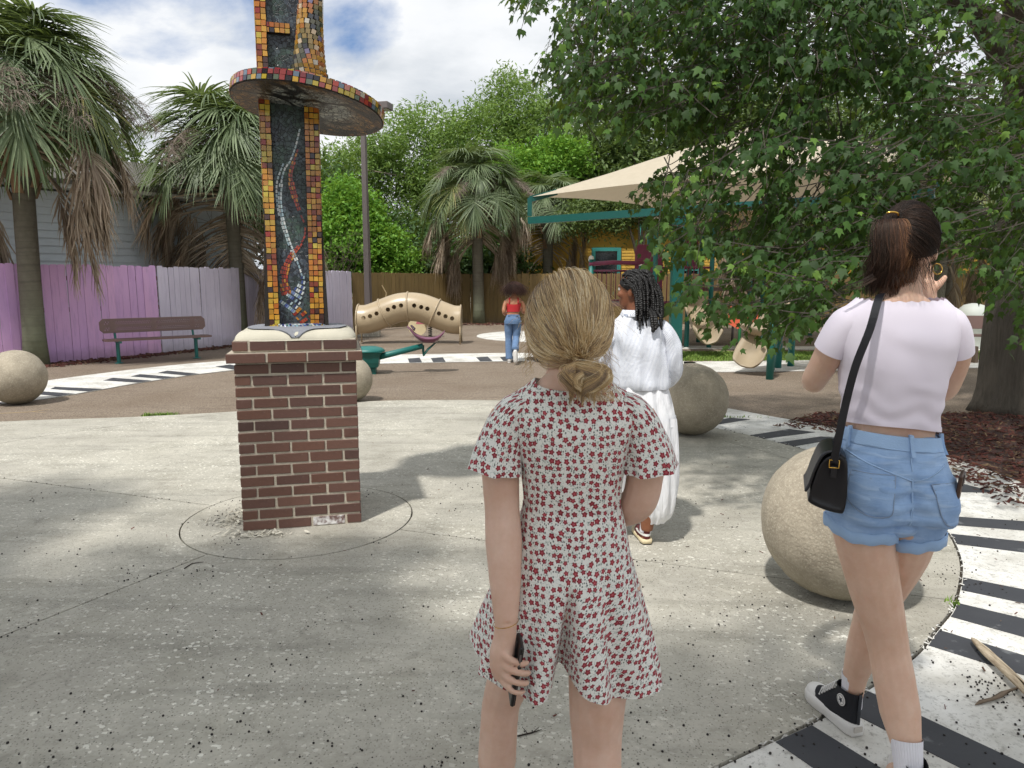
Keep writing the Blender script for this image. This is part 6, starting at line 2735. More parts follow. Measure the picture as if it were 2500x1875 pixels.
# wisps at the crown and temples
ws = []
for i in range(300):
    d = hr.normal(size=3)
    d /= np.linalg.norm(d)
    d[2] = abs(d[2]) * .9 + .1
    p = HMb @ Vector((d[0] * .09, d[1] * .113, d[2] * .118))
    q = Vector(d) * .02 + Vector(hr.normal(size=3) * .02)
    st = []
    for k in range(14):
        t = k / 13
        st.append(tuple(p + q * t * 1.1 + Vector((hr.normal(0, .001), -.02 * t, -.05 * t * t))))
    ws.append(st)
for sx in (-1, 1):
    for i in range(60):
        p = HMb @ Vector((sx * .078, .03 + hr.normal(0, .012), -.03 + hr.normal(0, .02)))
        st = []
        dx = hr.uniform(.01, .05) * sx
        for k in range(14):
            t = k / 13
            st.append((p.x + dx * t + .006 * math.sin(9 * t + i), p.y - .03 * t, p.z - .07 * t))
        ws.append(st)
for i in range(160):
    p = tie_p + Vector((hr.normal(.02, .02), hr.normal(0, .01), -.02))
    st = []
    dx = hr.uniform(-.01, .05)
    for k in range(14):
        t = k / 13
        st.append((p.x + dx * t + .008 * math.sin(8 * t + i), p.y - .01 * t, p.z - .06 * t))
    ws.append(st)
hair('loose_wisps', np.array(ws), M_HB, pb, .0004, .0002)
MB().tube([tie_p + Vector((.016 * math.cos(a), -.004, .016 * math.sin(a))) for a in np.linspace(0, 2 * PI, 15)], .004, 6, False).build('hair_tie', simple('dark_elastic', S('2c211c'), .8), pb, True)
er = HMb @ Vector((-.079, .0, -.062))
b = MB()
b.tube([er + Vector((.004 * math.sin(a), .016 * math.cos(a), .018 * math.sin(a))) for a in np.linspace(0, 2 * PI, 25)], .0022, 6, False)
b.tube([er + Vector((.006, .010 * math.cos(a), .012 * math.sin(a))) for a in np.linspace(0, 2 * PI, 25)], .0016, 6, False)
b.build('earring', M_GOLD, pb, True)
MB().tube([Vector((HX + .0292 * math.cos(a), HY + .0292 * math.sin(a), HZ + .006 * math.cos(a))) for a in np.linspace(0, 2 * PI, 28)], .0008, 5, False).build('bracelet', M_GOLD, pb, True)
# phone in the hanging hand
ph = thing('phone', 'black phone held edge-on in the hanging hand of the blonde woman', 'phone', (BX + HX + .022, BY + HY - .004, HZ - .115))
ph.rotation_euler = (R(4), R(8), R(6))
b = MB()
b.box((0, 0, 0), (.0095, .074, .155), bev=.003)
b.build('case', simple('black_case', S('1c1a1b'), .35), ph)
MB().box((.0056, 0, 0), (.0015, .068, .148)).build('screen', mat('dark_screen', lambda n: (S('15161a'), .06)), ph)
b = MB()
b.box((-.0065, .015, .052), (.004, .036, .038), bev=.0015)
b.build('camera_bump', simple('grey_bump', S('4a4646'), .3), ph)
MB().box((0, -.0375, .045), (.004, .0015, .03)).build('button', M_BRONZE, ph)
# ================================================================== woman in denim shorts
QX, QY = 1.11, 2.05
pq = thing('person', 'dark haired woman in a white crop tee and light denim shorts walking away', 'person', (QX, QY, 0), R(-6))
body = MB()
torso(body, [(.885, .018, .01, .115, .085), (.92, .016, 0, .145, .105), (.96, .012, 0, .155, .105), (1.05, .004, 0, .138, .096), (1.10, 0, 0, .134, .092), (1.16, 0, 0, .135, .094), (1.26, 0, 0, .148, .10), (1.36, 0, 0, .165, .098), (1.42, 0, .0, .17, .08), (1.455, 0, .0, .145, .066), (1.485, .004, .002, .10, .055), (1.51, .008, .008, .062, .05), (1.55, .012, .014, .050, .048), (1.61, .018, .02, .048, .048)])
HMq = head(body, (.022, .022, 1.640), yaw=R(-22), pitch=R(-6), roll=R(-3), s=1.0)
limb(body, [(-.16, .0, 1.42), (-.188, .015, 1.36), (-.203, .06, 1.295), (-.208, .12, 1.245), (-.165, .20, 1.275), (-.09, .27, 1.34), (-.04, .285, 1.375)], [.047, .047, .043, .040, .038, .032, .026])
limb(body, [(.16, .0, 1.41), (.190, .015, 1.35), (.205, .06, 1.28), (.212, .12, 1.225), (.212, .18, 1.31), (.190, .185, 1.42), (.172, .17, 1.485)], [.047, .047, .043, .040, .038, .032, .026])
# right hand raised to the face
limb(body, [(.172, .17, 1.485), (.158, .165, 1.52), (.146, .16, 1.555)], [.025, .030, .026], 12)
for k, (dx, top_) in enumerate(((.018, 1.615), (.006, 1.630), (-.006, 1.625), (-.018, 1.605))):
    limb(body, [(.147 + dx, .158, 1.555), (.141 + dx, .150, 1.585), (.124 + dx, .150, top_ - .006), (.104 + dx, .158, top_ - .012)], [.0098, .0092, .0086, .0066], 9, 4)
limb(body, [(.162, .155, 1.515), (.182, .145, 1.535), (.197, .142, 1.553), (.206, .142, 1.566)], [.014, .012, .0098, .0068], 9)
# left hand in front
limb(body, [(-.04, .285, 1.375), (-.015, .29, 1.40), (.0, .29, 1.425)], [.026, .031, .025], 12)
for k in range(4):
    limb(body, [(-.012 + .014 * k, .29, 1.42), (-.008 + .014 * k, .277, 1.455), (-.004 + .014 * k, .25, 1.465)], [.009, .0085, .006], 8)
limb(body, [(-.03, .277, 1.395), (-.045, .265, 1.415), (-.05, .255, 1.435)], [.012, .010, .007], 8)
# legs cross as she steps: the near leg trails, the far leg is planted
limb(body, [(-.078, -.005, .86), (-.052, -.01, .76), (-.010, -.012, .62), (.030, -.010, .50), (.046, -.022, .43), (.052, -.06, .36), (.060, -.10, .28), (.068, -.145, .19), (.070, -.168, .10)], [.094, .090, .080, .068, .064, .064, .062, .043, .036])
limb(body, [(.092, .0, .86), (.100, .045, .74), (.092, .12, .60), (.072, .175, .48), (.062, .19, .41), (.054, .20, .32), (.046, .225, .22), (.040, .235, .12)], [.090, .082, .070, .060, .056, .058, .044, .036])
foot(body, (.070, -.19, .035), (.085, -.02, .03), .08, .034)
foot(body, (.042, .205, .035), (.012, .40, .035), .08, .034)
skin_mesh(body, 'body', M_SK2, pq, .0045, 6)
eyes(HMq, pq)

M_TEE = mat('white_jersey', lambda n: (n.mix(n.noise(n.obj(), 5, 3), S('e3dde8'), S('d8d0de')), .85, {'Normal': n.bump(n.noise(n.obj(), 420, 2), .10, .002), 'Sheen Weight': .2}))


def tee_wave(th, z):
    k = max(0.0, 1 - abs(z - 1.17) / .12)
    m = max(0.0, 1 - abs(z - 1.30) / .14)
    w_ = mnoise.noise((th * 1.6, z * 14, 2.0))
    return .0030 * k * math.sin(z * 105 + 2.4 * math.sin(th + .4) + 3 * w_) + .0032 * m * math.sin(z * 36 + 3 * th + 2 * w_) + .0035 * w_


tee = Surf([(1.095, 0, 0, .148, .106, .105), (1.125, 0, 0, .146, .106, .105), (1.18, 0, 0, .149, .108, .115), (1.25, 0, 0, .159, .114, .125), (1.32, 0, 0, .172, .115, .12), (1.38, 0, 0, .186, .107, .11), (1.43, 0, 0, .194, .09, .095), (1.465, 0, 0, .176, .074, .08), (1.49, .003, .002, .146, .060, .065), (1.51, .005, .004, .122, .053, .06)], tee_wave)
b = MB()
tee.mesh(b, 1.1, 1.5, 44, 96, 0, lambda th, f: 1.136 + .006 * math.cos(2 * th) - .012 * math.sin(th) + (1.492 + .016 * math.sin(th) ** 2 - .006 * max(0, math.cos(th)) + .0022 * math.sin(26 * th) - 1.136 + .012 * math.sin(th)) * f)
b.build('tee', M_TEE, pq, True)
b = MB()
tee.mesh(b, 1.1, 1.5, 3, 96, .0018, lambda th, f: 1.136 + .006 * math.cos(2 * th) - .012 * math.sin(th) + .014 * f)
b.build('tee_hem', M_TEE, pq, True)
for s in (-1, 1):
    b = MB()
    c = catmull([(s * .105, .0, 1.462), (s * .142, .0, 1.440), (s * .168, .004, 1.41), (s * .184, .012, 1.375), (s * .194, .022, 1.345)], 4)
    rr_ = []
    for i, p in enumerate(c):
        f = i / (len(c) - 1)
        t_ = (c[min(i + 1, len(c) - 1)] - c[max(i - 1, 0)]).normalized()
        sd = Vector((0, 1, 0))
        up = t_.cross(sd).normalized()
        sd = up.cross(t_)
        a_ = interp(f, [0, .35, 1], [.03, .050, .052])
        rr_.append([tuple(p + up * (a_ * math.cos(q)) + sd * ((a_ + .012 - .008 * f) * math.sin(q)) + t_ * (.020 * f * (1 if (math.cos(q) * s) < 0 else -1) * abs(math.cos(q)) * 0)) for q in [2 * PI * k / 36 for k in range(36)]])
    b.rings(rr_, True, (True, False))
    b.build('sleeve', M_TEE, pq, True)


def m_denim(n):
    o = n.obj()
    uv = n.uv()
    f = n.step(n.noise(o, 9, 6, .68), .28, .72)
    w = n.noise(n.mapping(o, (3, 3, 22)), 3.0, 3, .5, .6)
    c = n.mix(f, S('a2bfe2'), S('7294c4'))
    c = n.mix(n.m('MULTIPLY', n.step(w, .52, .72), .5), c, S('bcd2ea'))
    tw_ = n.noise(n.mapping(o, (420, 420, 420)), 1.0, 2)
    c = n.mix(n.m('MULTIPLY', tw_, .35), c, S('9fbbdd'))
    return c, .9, {'Normal': n.bump(n.m('ADD', n.m('MULTIPLY', w, 1.6), n.m('MULTIPLY', tw_, .25)), .35, .006)}


M_DENIM = mat('light_denim', m_denim)
M_DENIM2 = simple('denim_fold', S('9bb9dd'), .9, .12, 14, .3, 300)
M_STITCH = simple('denim_stitch', S('8a9db8'), .9, .1)


def bum(th, z):
    k = max(0.0, 1 - ((z - .885) / .11) ** 2)
    q = abs(th - .05)
    w_ = mnoise.noise((th * 2.2, z * 16, 5.0))
    fold = .0034 * max(0, 1 - abs(z - .93) / .14) * math.sin(z * 110 + 3 * math.sin(th * 1.4 - .5) + 3 * w_) + .003 * w_
    return k * (.020 * math.exp(-((q - .62) / .38) ** 2) - .014 * math.exp(-(q / .13) ** 2)) + fold


sh = Surf([(1.095, 0, 0, .143, .106, .10), (1.06, .002, 0, .149, .112, .104), (1.02, .006, -.002, .162, .122, .108), (.97, .012, -.004, .177, .132, .112), (.92, .017, -.006, .187, .138, .114), (.87, .020, -.006, .191, .138, .114), (.83, .021, -.004, .190, .132, .113), (.79, .021, -.002, .186, .126, .112)], bum)
TILT = -.011


def tz(th, z):
    return z + TILT * math.sin(th)


SHZ = .028
vol = MB()
vol.rings([[tuple(sh.pt(-PI + 2 * PI * k / 72, z + TILT * math.sin(-PI + 2 * PI * k / 72) * max(0, (z - .9) * 5), 0) + Vector((0, 0, SHZ))) for k in range(72)] for z in np.linspace(.835, 1.086, 34)])
vol.sphere((.026, -.045, .846), (.055, .07, .042), 20, 12)
vol.rings([ering((.022, -.004, z), a_, b_, 40) for z, a_, b_ in ((.812, .03, .045), (.832, .07, .085), (.86, .12, .10), (.90, .14, .10))])
LEGS = []
for s, cx, cy, a_, zb in ((-1, -.068, .0, .104, .800), (1, .110, .030, .092, .772)):
    st = [(.93, cx + .010 * s, cy * .2, a_ * .86, .122, .108), (.88, cx + .004 * s, cy * .5, a_ * .97, .126, .110), (.83, cx, cy * .9, a_ * 1.0, .118, .108), (.79, cx, cy, a_ * .99, .110, .106), (.72, cx, cy + .005, a_ * .96, .104, .104)]
    lg = Surf(st, lambda th, z, s=s: .0018 * math.sin(5 * th + z * 30 + s) + .003 * mnoise.noise((th * 2, z * 20, s)))
    LEGS.append((s, zb, lg))
    vol.rings([[tuple(lg.pt(th, z, 0)) for th in [-PI + 2 * PI * k / 56 for k in range(56)]] for z in np.linspace(zb + .012, .93, 14)])
so = skin_mesh(vol, 'shorts', M_DENIM, pq, .0045, 4)
me_ = so.data
co = np.empty(len(me_.vertices) * 3, np.float32)
no = np.empty(len(me_.vertices) * 3, np.float32)
me_.vertices.foreach_get('co', co)
me_.vertices.foreach_get('normal', no)
co, no = co.reshape(-1, 3), no.reshape(-1, 3)
dsp = np.array([.0032 * math.sin(p[2] * 95 + 10 * p[0] + 5 * mnoise.noise((p[0] * 7, p[1] * 7, p[2] * 9))) * max(0., 1 - abs(p[2] - .88) / .12) + .0045 * mnoise.noise((p[0] * 16, p[1] * 16, p[2] * 34)) for p in co.tolist()], np.float32)
co = co + no * dsp[:, None]
me_.vertices.foreach_set('co', co.ravel())
me_.update()
for s, zb, lg in LEGS:
    b = MB()
    rr_ = []
    for (f, off_) in ((0, .0), (.06, .0045), (.5, .0055), (.94, .0045), (1.0, .0), (1.0, -.006), (.4, -.006)):
        rr_.append([tuple(lg.pt(th, zb + .005 * math.sin(3 * th) + .010 * s * math.sin(th) + .034 - .036 * f + .0025 * math.sin(11 * th + s), off_ + .0015)) for th in [-PI + 2 * PI * k / 64 for k in range(64)]])
    b.rings(rr_, True, (False, False))
    b.build('rolled_cuff', M_DENIM2, pq, True)
from mathutils.bvhtree import BVHTree
bpy.context.view_layer.update()
_bv = BVHTree.FromPolygons([tuple(p) for p in co.tolist()], [tuple(q.vertices) for q in me_.polygons])


def snap(o, off):
    for v_ in o.data.vertices:
        l_, n_, _i, _d = _bv.find_nearest(v_.co + Vector((0, 0, SHZ)))
        if l_ is not None:
            v_.co = l_ + n_ * off - Vector((0, 0, SHZ))
    o.data.update()
    return o


b = MB()
sh.mesh(b, 0, 1, 6, 110, .0025, lambda th, f: tz(th, 1.052 + .037 * f))
b.build('waistband', M_DENIM2, pq, True)
for th in (-1.18, .12, 1.3):
    b = MB()
    sh.panel(b, [(tz(th, 1.036), th - .035, th + .035), (tz(th, 1.096), th - .035, th + .035)], .010, 3)
    b.build('belt_loop', M_DENIM2, pq)
b = MB()
sh.seam(b, [(-1.25, 1.035), (-.7, 1.012), (-.2, .985), (.06, .968)], .005, .002)
sh.seam(b, [(1.2, 1.018), (.7, 1.0), (.3, .978), (.06, .966)], .005, .002)
sh.seam(b, [(.10, 1.045), (.06, .97), (.05, .91), (.05, .86), (.03, .835)], .006, .002)
sh.seam(b, [(-1.45, 1.04), (-1.5, .95), (-1.5, .85)], .004, .002)
sh.seam(b, [(th, tz(th, 1.052)) for th in np.linspace(-1.5, 1.5, 14)], .0035, .005)
sm_o = b.build('seams', M_DENIM2, pq, True)
for v_ in sm_o.data.vertices:
    l_, n_, _i, _d = _bv.find_nearest(v_.co + Vector((0, 0, SHZ)))
    k_ = (v_.co + Vector((0, 0, SHZ)) - l_).dot(n_)
    v_.co = v_.co - n_ * (k_ - .0012) * .8
for rows in ([(.985, -.98, -.22), (.90, -.96, -.27), (.868, -.62, -.32)], [(.962, .36, 1.22), (.88, .42, 1.20), (.845, .55, .95)]):
    b = MB()
    sh.panel(b, [(z, a, c) for z, a, c in rows], .0026, 16, 0, False)
    snap(b.build('back_pocket', M_DENIM, pq, True), .0022)
    b = MB()
    (z0, a0, c0), (z1, a1, c1), (z2, a2, c2) = rows
    sh.seam(b, [(a0, z0), (a1, z1), (a2, z2), (c2, z2), (c1, z1), (c0, z0)], .004, .0055)
    sh.seam(b, [(a0, z0 - .014), ((a0 + c0) / 2, z0 - .014), (c0, z0 - .014)], .003, .0055)
    sh.seam(b, [(a0, z0), ((a0 + c0) / 2, z0), (c0, z0)], .003, .0055)
    ps_ = b.build('pocket_stitching', M_STITCH, pq, True)
    for v_ in ps_.data.vertices:
        l_, n_, _i, _d = _bv.find_nearest(v_.co + Vector((0, 0, SHZ)))
        k_ = (v_.co + Vector((0, 0, SHZ)) - l_).dot(n_)
        v_.co = v_.co - n_ * (k_ - .0026) * .8
for o in pq.children:
    if o.name.split('.')[0] in ('waistband', 'belt_loop', 'seams', 'back_pocket', 'pocket_stitching'):
        o.location.z = .028
pq.scale = (.90, .95, 1.0)
# hair gathered into a claw clip
M_HD = mat('dark_brown_hair', m_hair(['130d0c', '1d1412', '281b17', '33241d', '453127'], .3, None, .06))
M_HP = mat('brown_hair_ends', m_hair(['241712', '3a261c', '513527', '6a4632', '86603f'], .3, None, .08))
M_HDC = simple('dark_scalp', S('1c1412'), .6, .2, 30)
hr = np.random.default_rng(8)
hair_cap(HMq, M_HDC, pq, -.42, .32, (.081, .105, .110))
roots = []
while len(roots) < 4200:
    d = hr.normal(size=3)
    d /= np.linalg.norm(d)
    th = math.atan2(d[0], -d[1])
    ph_ = math.asin(d[2])
    if ph_ > -.50 + .95 * (.5 - .5 * math.cos(th)) ** 1.3:
        roots.append(d)
TQ = Vector((-.62, -.62, .42))
hair('hair', scalp_flow(HMq, roots, TQ, 14, hr, (.086, .111, .116), .012, .005), M_HD, pq, .0006, .0004)
cl_ = HMq @ Vector((-.052, -.082, .058))
pony = []
for i in range(3600):
    a = hr.uniform(-1, 1)
    b_ = hr.uniform(0, 1)
    ex = .010 + .058 * a + hr.normal(0, .008)
    L = hr.uniform(.11, .20)
    out = .035 + .03 * b_
    st = []
    w1 = hr.normal(0, .012)
    for k in range(14):
        t = k / 13
        st.append((cl_.x + .018 * a * (1 - t) + ex * t ** .8 + w1 * math.sin(5 * t) + .016 * a * math.sin(PI * t),
                   cl_.y - out * math.sin(PI * min(1, t * 1.1)) ** .8 - .01 * t + .022 * (a * a) * t,
                   cl_.z + .035 * math.sin(PI * min(1, t * 2.2)) * (1 - t) - L * t ** 1.25))
    pony.append(st)
hair('ponytail', np.array(pony), M_HP, pq, .0006, .0003)
ws = []
for i in range(160):
    s0 = hr.uniform(-1.2, 1.4)
    p = ell(HMq, s0, -.45 + hr.normal(0, .06), 1.02)
    st = []
    dx, dz_ = hr.normal(0, .02), -hr.uniform(.03, .09)
    for k in range(14):
        t = k / 13
        st.append((p.x + dx * t, p.y - .012 * t + .01 * math.sin(4 * t), p.z + dz_ * t))
    ws.append(st)
for i in range(24):
    t0 = hr.uniform(0, 1)
    st = []
    for k in range(14):
        t = k / 13
        st.append((cl_.x - .05 - .09 * t + hr.normal(0, .0006) + .01 * t0, cl_.y - .03 - .01 * t, cl_.z - .13 - .055 * t - .02 * t0 + .02 * t * t))
    ws.append(st)
hair('loose_wisps', np.array(ws), M_HD, pq, .00045, .0002)
b = MB()
b.tube([cl_ + Vector((-.010 + .022 * math.cos(a), -.026 - .010 * math.sin(a), .024 + .009 * math.sin(a))) for a in np.linspace(-.1, PI * .75, 10)], .003, 6)
b.build('hair_clip', M_GOLD, pq, True)
er = HMq @ Vector((.079, -.004, -.058))
MB().tube([er + Vector((.004 + .014 * math.cos(a), .004 * math.sin(a), -.004 + .015 * math.sin(a))) for a in np.linspace(0, 2 * PI, 25)], .0018, 6, False).build('earring', M_GOLD, pq, True)
# sunglasses pushed up on the head
sg = thing('sunglasses', 'dark sunglasses pushed up on the dark haired woman\'s head', 'sunglasses', (QX, QY, 0), R(-6))
sg.scale = (.90, .95, 1.0)
M_SG = mat('dark_lens', lambda n: (S('0e0e10'), .06))
for sx in (-1, 1):
    b = MB()
    pr = [(sx * .036 + .030 * math.cos(a), .024 * math.sin(a)) for a in [2 * PI * k / 20 for k in range(20)]]
    b.prism(pr if sx > 0 else pr, -.0015, .0015)
    o = b.build('lens', M_SG, sg)
    o.matrix_local = HMq @ Matrix.Translation((0, .055, .108)) @ Matrix.Rotation(R(35), 4, 'X')
    MB().tube([HMq @ Vector((sx * .068, .062, .100)), HMq @ Vector((sx * .086, .03, .07)), HMq @ Vector((sx * .089, -.04, .03))], .0022, 6).build('temple', M_SG, sg, True)
MB().tube([HMq @ Vector((-.068, .072, .112)), HMq @ Vector((0, .064, .122)), HMq @ Vector((.068, .072, .112))], .0025, 6).build('bridge', M_SG, sg, True)


# socks and high canvas sneakers
M_SOCK = mat('white_rib_sock', lambda n: (S('e6e4ea'), .9, {'Normal': n.bump(n.add('ShaderNodeTexWave', {'Vector': n.uv(), 'Scale': 11.0}, wave_type='BANDS', bands_direction='X').outputs['Fac'], .5, .003)}))
M_RUBW = simple('white_rubber', S('dcdad6'), .5, .06, 8)
M_CANV = mat('black_canvas', lambda n: (n.mix(n.noise(n.obj(), 12, 3), S('16171c'), S('22242a')), .85, {'Normal': n.bump(n.noise(n.obj(), 500, 2), .3, .002)}))


def sneaker(name, parent, M, star=True, bow=True):
    """high-top: x forward, y to the left, z up; heel at the origin, 27 cm long"""
    t = thing(name, None, None)
    t.parent = parent
    t.matrix_local = M

    def outline(z, grow=0.0):
        xs = [-.004, .02, .07, .13, .185, .225, .252, .266]
        ws_ = [.024, .034, .036, .039, .046, .045, .034, .012]
        up = [(x, w + grow) for x, w in zip(xs, ws_)]
        return [(x, -w, z) for x, w in up] + [(x, w, z) for x, w in reversed(up)]
    b = MB()
    b.rings([outline(0, -.002), outline(.006, .003), outline(.018, .002), outline(.021, .004), outline(.036, .003), outline(.042, -.001)])
    b.build('sole', M_RUBW, t, True)
    b = MB()
    b.box((-.006, 0, .026), (.006, .036, .018))
    b.build('heel_tab', simple('heel_label', S('b9b4ac'), .6), t)
    b = MB()
    rr_ = []
    for (z, x0, x1, w) in ((.036, .0, .262, 1.0), (.055, -.002, .245, .96), (.072, -.002, .20, .86), (.09, .0, .155, .80), (.11, .002, .115, .82), (.135, .0, .105, .86), (.150, -.004, .104, .90)):
        ring = []
        for k in range(28):
            a = 2 * PI * k / 28
            cx_, hx = (x0 + x1) / 2, (x1 - x0) / 2
            yy = .040 * w * math.sin(a)
            ring.append((cx_ + hx * math.cos(a), yy * (1.0 if math.cos(a) < .3 else 1.06), z))
        rr_.append(ring)
    b.rings(rr_, True, (True, False))
    b.build('upper', M_CANV, t, True)
    b = MB()
    b.sphere((.218, 0, .040), (.050, .043, .026), 20, 10)
    b.build('toe_cap', M_RUBW, t, True)
    lc = MB()
    for i in range(6):
        f = i / 5
        x = .178 - .068 * f
        z = .073 + .062 * f
        lc.tube([(x - .006, -.031, z - .012), (x, -.015, z + .006), (x, .015, z + .006), (x - .006, .031, z - .012)], .0038, 6)
    if bow:
     lc.tube([(.11, .01, .14), (.15, .03, .165), (.17, .045, .14), (.16, .05, .115)], .002, 5)
    if bow:
     lc.tube([(.11, -.01, .14), (.14, -.04, .165), (.16, -.055, .14), (.165, -.055, .11)], .002, 5)
    lc.build('laces', M_RUBW, t, True)
    ey = MB()
    for i in range(6):
        f = i / 5
        for s in (-1, 1):
            ey.sphere((.170 - .068 * f, s * .0345, .062 + .062 * f), .0035, 8, 5)
    ey.build('eyelets', M_RUBW, t, True)['kind'] = 'stuff'
    b = MB()
    b.tube([(-.0035, 0, .045), (-.005, 0, .10), (-.007, 0, .150)], .006, 6)
    b.build('heel_strip', simple('charcoal_strip', S('3a3d42'), .8), t, True)
    if star:
        for s in (-1, 1):
            b = MB()
            b.prism([(.0205 * math.cos(2 * PI * k / 24), .0205 * math.sin(2 * PI * k / 24)) for k in range(24)], 0, .003)
            o = b.build('ankle_patch', M_RUBW, t)
            o.matrix_local = Matrix.Translation((.052, s * .0335, .108)) @ Matrix.Rotation(s * R(-90), 4, 'X')
            b = MB()
            pr = [((.0115 if k % 2 == 0 else .0046) * math.cos(PI / 2 + PI * k / 5), (.0115 if k % 2 == 0 else .0046) * math.sin(PI / 2 + PI * k / 5)) for k in range(10)]
            b.prism(pr, .003, .0042)
            st_ = b.build('star', simple('navy_print', S('1c2030'), .7), o)
            b = MB()
            b.tube([(.0165 * math.cos(a), .0165 * math.sin(a), .0032) for a in np.linspace(0, 2 * PI, 25)], .0007, 4, False)
            b.build('patch_ring', simple('navy_print', S('1c2030'), .7), o)
    return t


ang_s = R(110)
Ms = Matrix.Translation((.046, .178, .022)) @ Matrix.Rotation(ang_s, 4, 'Z') @ Matrix.Rotation(0, 4, 'Y')
sneaker('sneaker', pq, Ms)
Ms2 = Matrix.Translation((.070, -.225, .022)) @ Matrix.Rotation(R(75), 4, 'Z')
sneaker('sneaker', pq, Ms2, True, False)
MB().tube([(.040, .236, .10), (.041, .234, .15), (.044, .228, .215)], [.040, .0385, .043], 24, False).build('sock', M_SOCK, pq, True)
MB().tube([(.070, -.172, .10), (.069, -.160, .155), (.067, -.138, .222)], [.042, .0425, .0485], 24, False).build('sock', M_SOCK, pq, True)
# phone in the back pocket
ph2 = thing('phone', 'brown cased phone sticking out of the back pocket of the denim shorts', 'phone', (QX, QY, 0))
pp_ = sh.pt(.98, .955, .010)
_q = pq.matrix_basis if False else (Matrix.Translation((QX, QY, 0)) @ Matrix.Rotation(R(-6), 4, 'Z') @ Matrix.Diagonal((.9, .95, 1, 1)))
ph2.location = _q @ (pp_ + Vector((0, 0, .028)))
ph2.rotation_euler = (R(5), R(-4), .92)
b = MB()
b.box((0, 0, -.03), (.070, .010, .125), bev=.003)
b.build('case', simple('brown_case', S('4a3428'), .5), ph2)
b = MB()
b.box((.012, -.0058, .012), (.032, .004, .034), bev=.001)
b.build('camera_bump', simple('grey_bump', S('4a4646'), .3), ph2)

# crossbody bag
M_LEA = mat('black_leather', lambda n: (n.mix(n.noise(n.obj(), 30, 3), S('101116'), S('1a1b21')), .38, {'Normal': n.bump(n.noise(n.obj(), 160, 3), .15, .002)}))
bg = thing('crossbody_bag', 'small black leather crossbody bag with a gold ring at her left hip', 'handbag', (QX - .178, QY - .02, .87), R(-21))
b = MB()
prof = [(.030, .20), (-.012, .192), (-.040, .155), (-.056, .10), (-.070, .03), (-.066, .008), (-.02, -.012), (.035, -.022), (.052, -.012), (.058, .05), (.056, .12), (.050, .175)]
pc = catmull([(x, 0, z) for x, z in prof], 4, True)
rr_ = []
for (yy, sc__) in ((-.105, .82), (-.112, .94), (-.10, 1.0), (.10, 1.0), (.112, .94), (.105, .82)):
    rr_.append([(p.x * sc__, yy, .09 + (p.z - .09) * sc__) for p in pc])
b.rings(rr_)
b.build('bag_body', M_LEA, bg, True)
b = MB()
fl = catmull([(.045, 0, .185), (.01, 0, .207), (-.03, 0, .190), (-.055, 0, .13), (-.070, 0, .075), (-.082, 0, .050)], 5)
b.rings([[(p.x - .003, yy, p.z + .003) for yy in np.linspace(-.115, .115, 8)] + [(p.x + .003, yy, p.z) for yy in np.linspace(.115, -.115, 8)] for p in fl])
b.build('flap', M_LEA, bg, True)
b = MB()
for yy in (-.119,):
    b.tube([Vector((.008 + .016 * cx_, yy, .165 + .014 * cz_)) for cx_, cz_ in ((-1, -1), (1, -1), (1, 1), (-1, 1), (-1, -1))], .0026, 6, False)
b.build('ring', M_GOLD, bg, True)
b = MB()
b.box((.008, -.116, .135), (.020, .004, .045), bev=.001)
b.build('strap_tab', M_LEA, bg)
for o in bg.children:
    o.scale = (.78, .78, .78)
    o.location = (0, 0, .042)
b = MB()
spn = [(.006, -.093, .175), (.012, -.100, .24), (.024, -.10, .34), (.042, -.108, .45), (.070, -.110, .55), (.086, -.075, .615), (.098, -.025, .640), (.105, .03, .630), (.10, .085, .57), (.085, .118, .45), (.05, .125, .3), (.02, .118, .18)]
c = catmull(spn, 5)
rr_ = []
for i, p in enumerate(c):
    t_ = (c[min(i + 1, len(c) - 1)] - c[max(i - 1, 0)]).normalized()
    f = i / (len(c) - 1)
    nrm = Vector((-.45, -1, .25 + 1.6 * math.exp(-((f - .55) / .16) ** 2))) if f < .55 else Vector((-.45, 1, .25 + 1.6 * math.exp(-((f - .55) / .16) ** 2)))
    sd = t_.cross(nrm).normalized()
    n2 = sd.cross(t_).normalized()
    rr_.append([tuple(p + sd * x + n2 * y) for x, y in ((-.0105, 0), (-.0105, .003), (.0105, .003), (.0105, 0))])
b.rings(rr_)
b.build('strap', M_LEA, bg)

# ================================================================== woman with braids
RX, RY = .735, 4.02
pr_ = thing('person', 'woman with long black braids, striped white shirt and white balloon trousers, looking left', 'person', (RX, RY, 0))
body = MB()
torso(body, [(.78, .01, 0, .13, .10), (.86, .01, 0, .145, .11), (.97, 0, 0, .115, .085), (1.08, -.01, 0, .12, .088), (1.18, -.02, 0, .14, .092), (1.27, -.025, 0, .155, .08), (1.31, -.028, .0, .13, .065), (1.335, -.03, .004, .085, .054), (1.365, -.032, .01, .055, .05), (1.42, -.036, .02, .049, .048), (1.48, -.04, .028, .047, .047)])
HMr = head(body, (-.040, .030, 1.497), yaw=R(56), pitch=R(2), s=.97)
limb(body, [(.125, 0, 1.27), (.165, .0, 1.17), (.175, .02, 1.06), (.15, .11, .99), (.10, .2, .98)], [.045, .043, .038, .035, .025])
limb(body, [(-.175, 0, 1.27), (-.21, .0, 1.17), (-.22, .02, 1.06), (-.18, .11, .99), (-.13, .2, .98)], [.045, .043, .038, .035, .025])
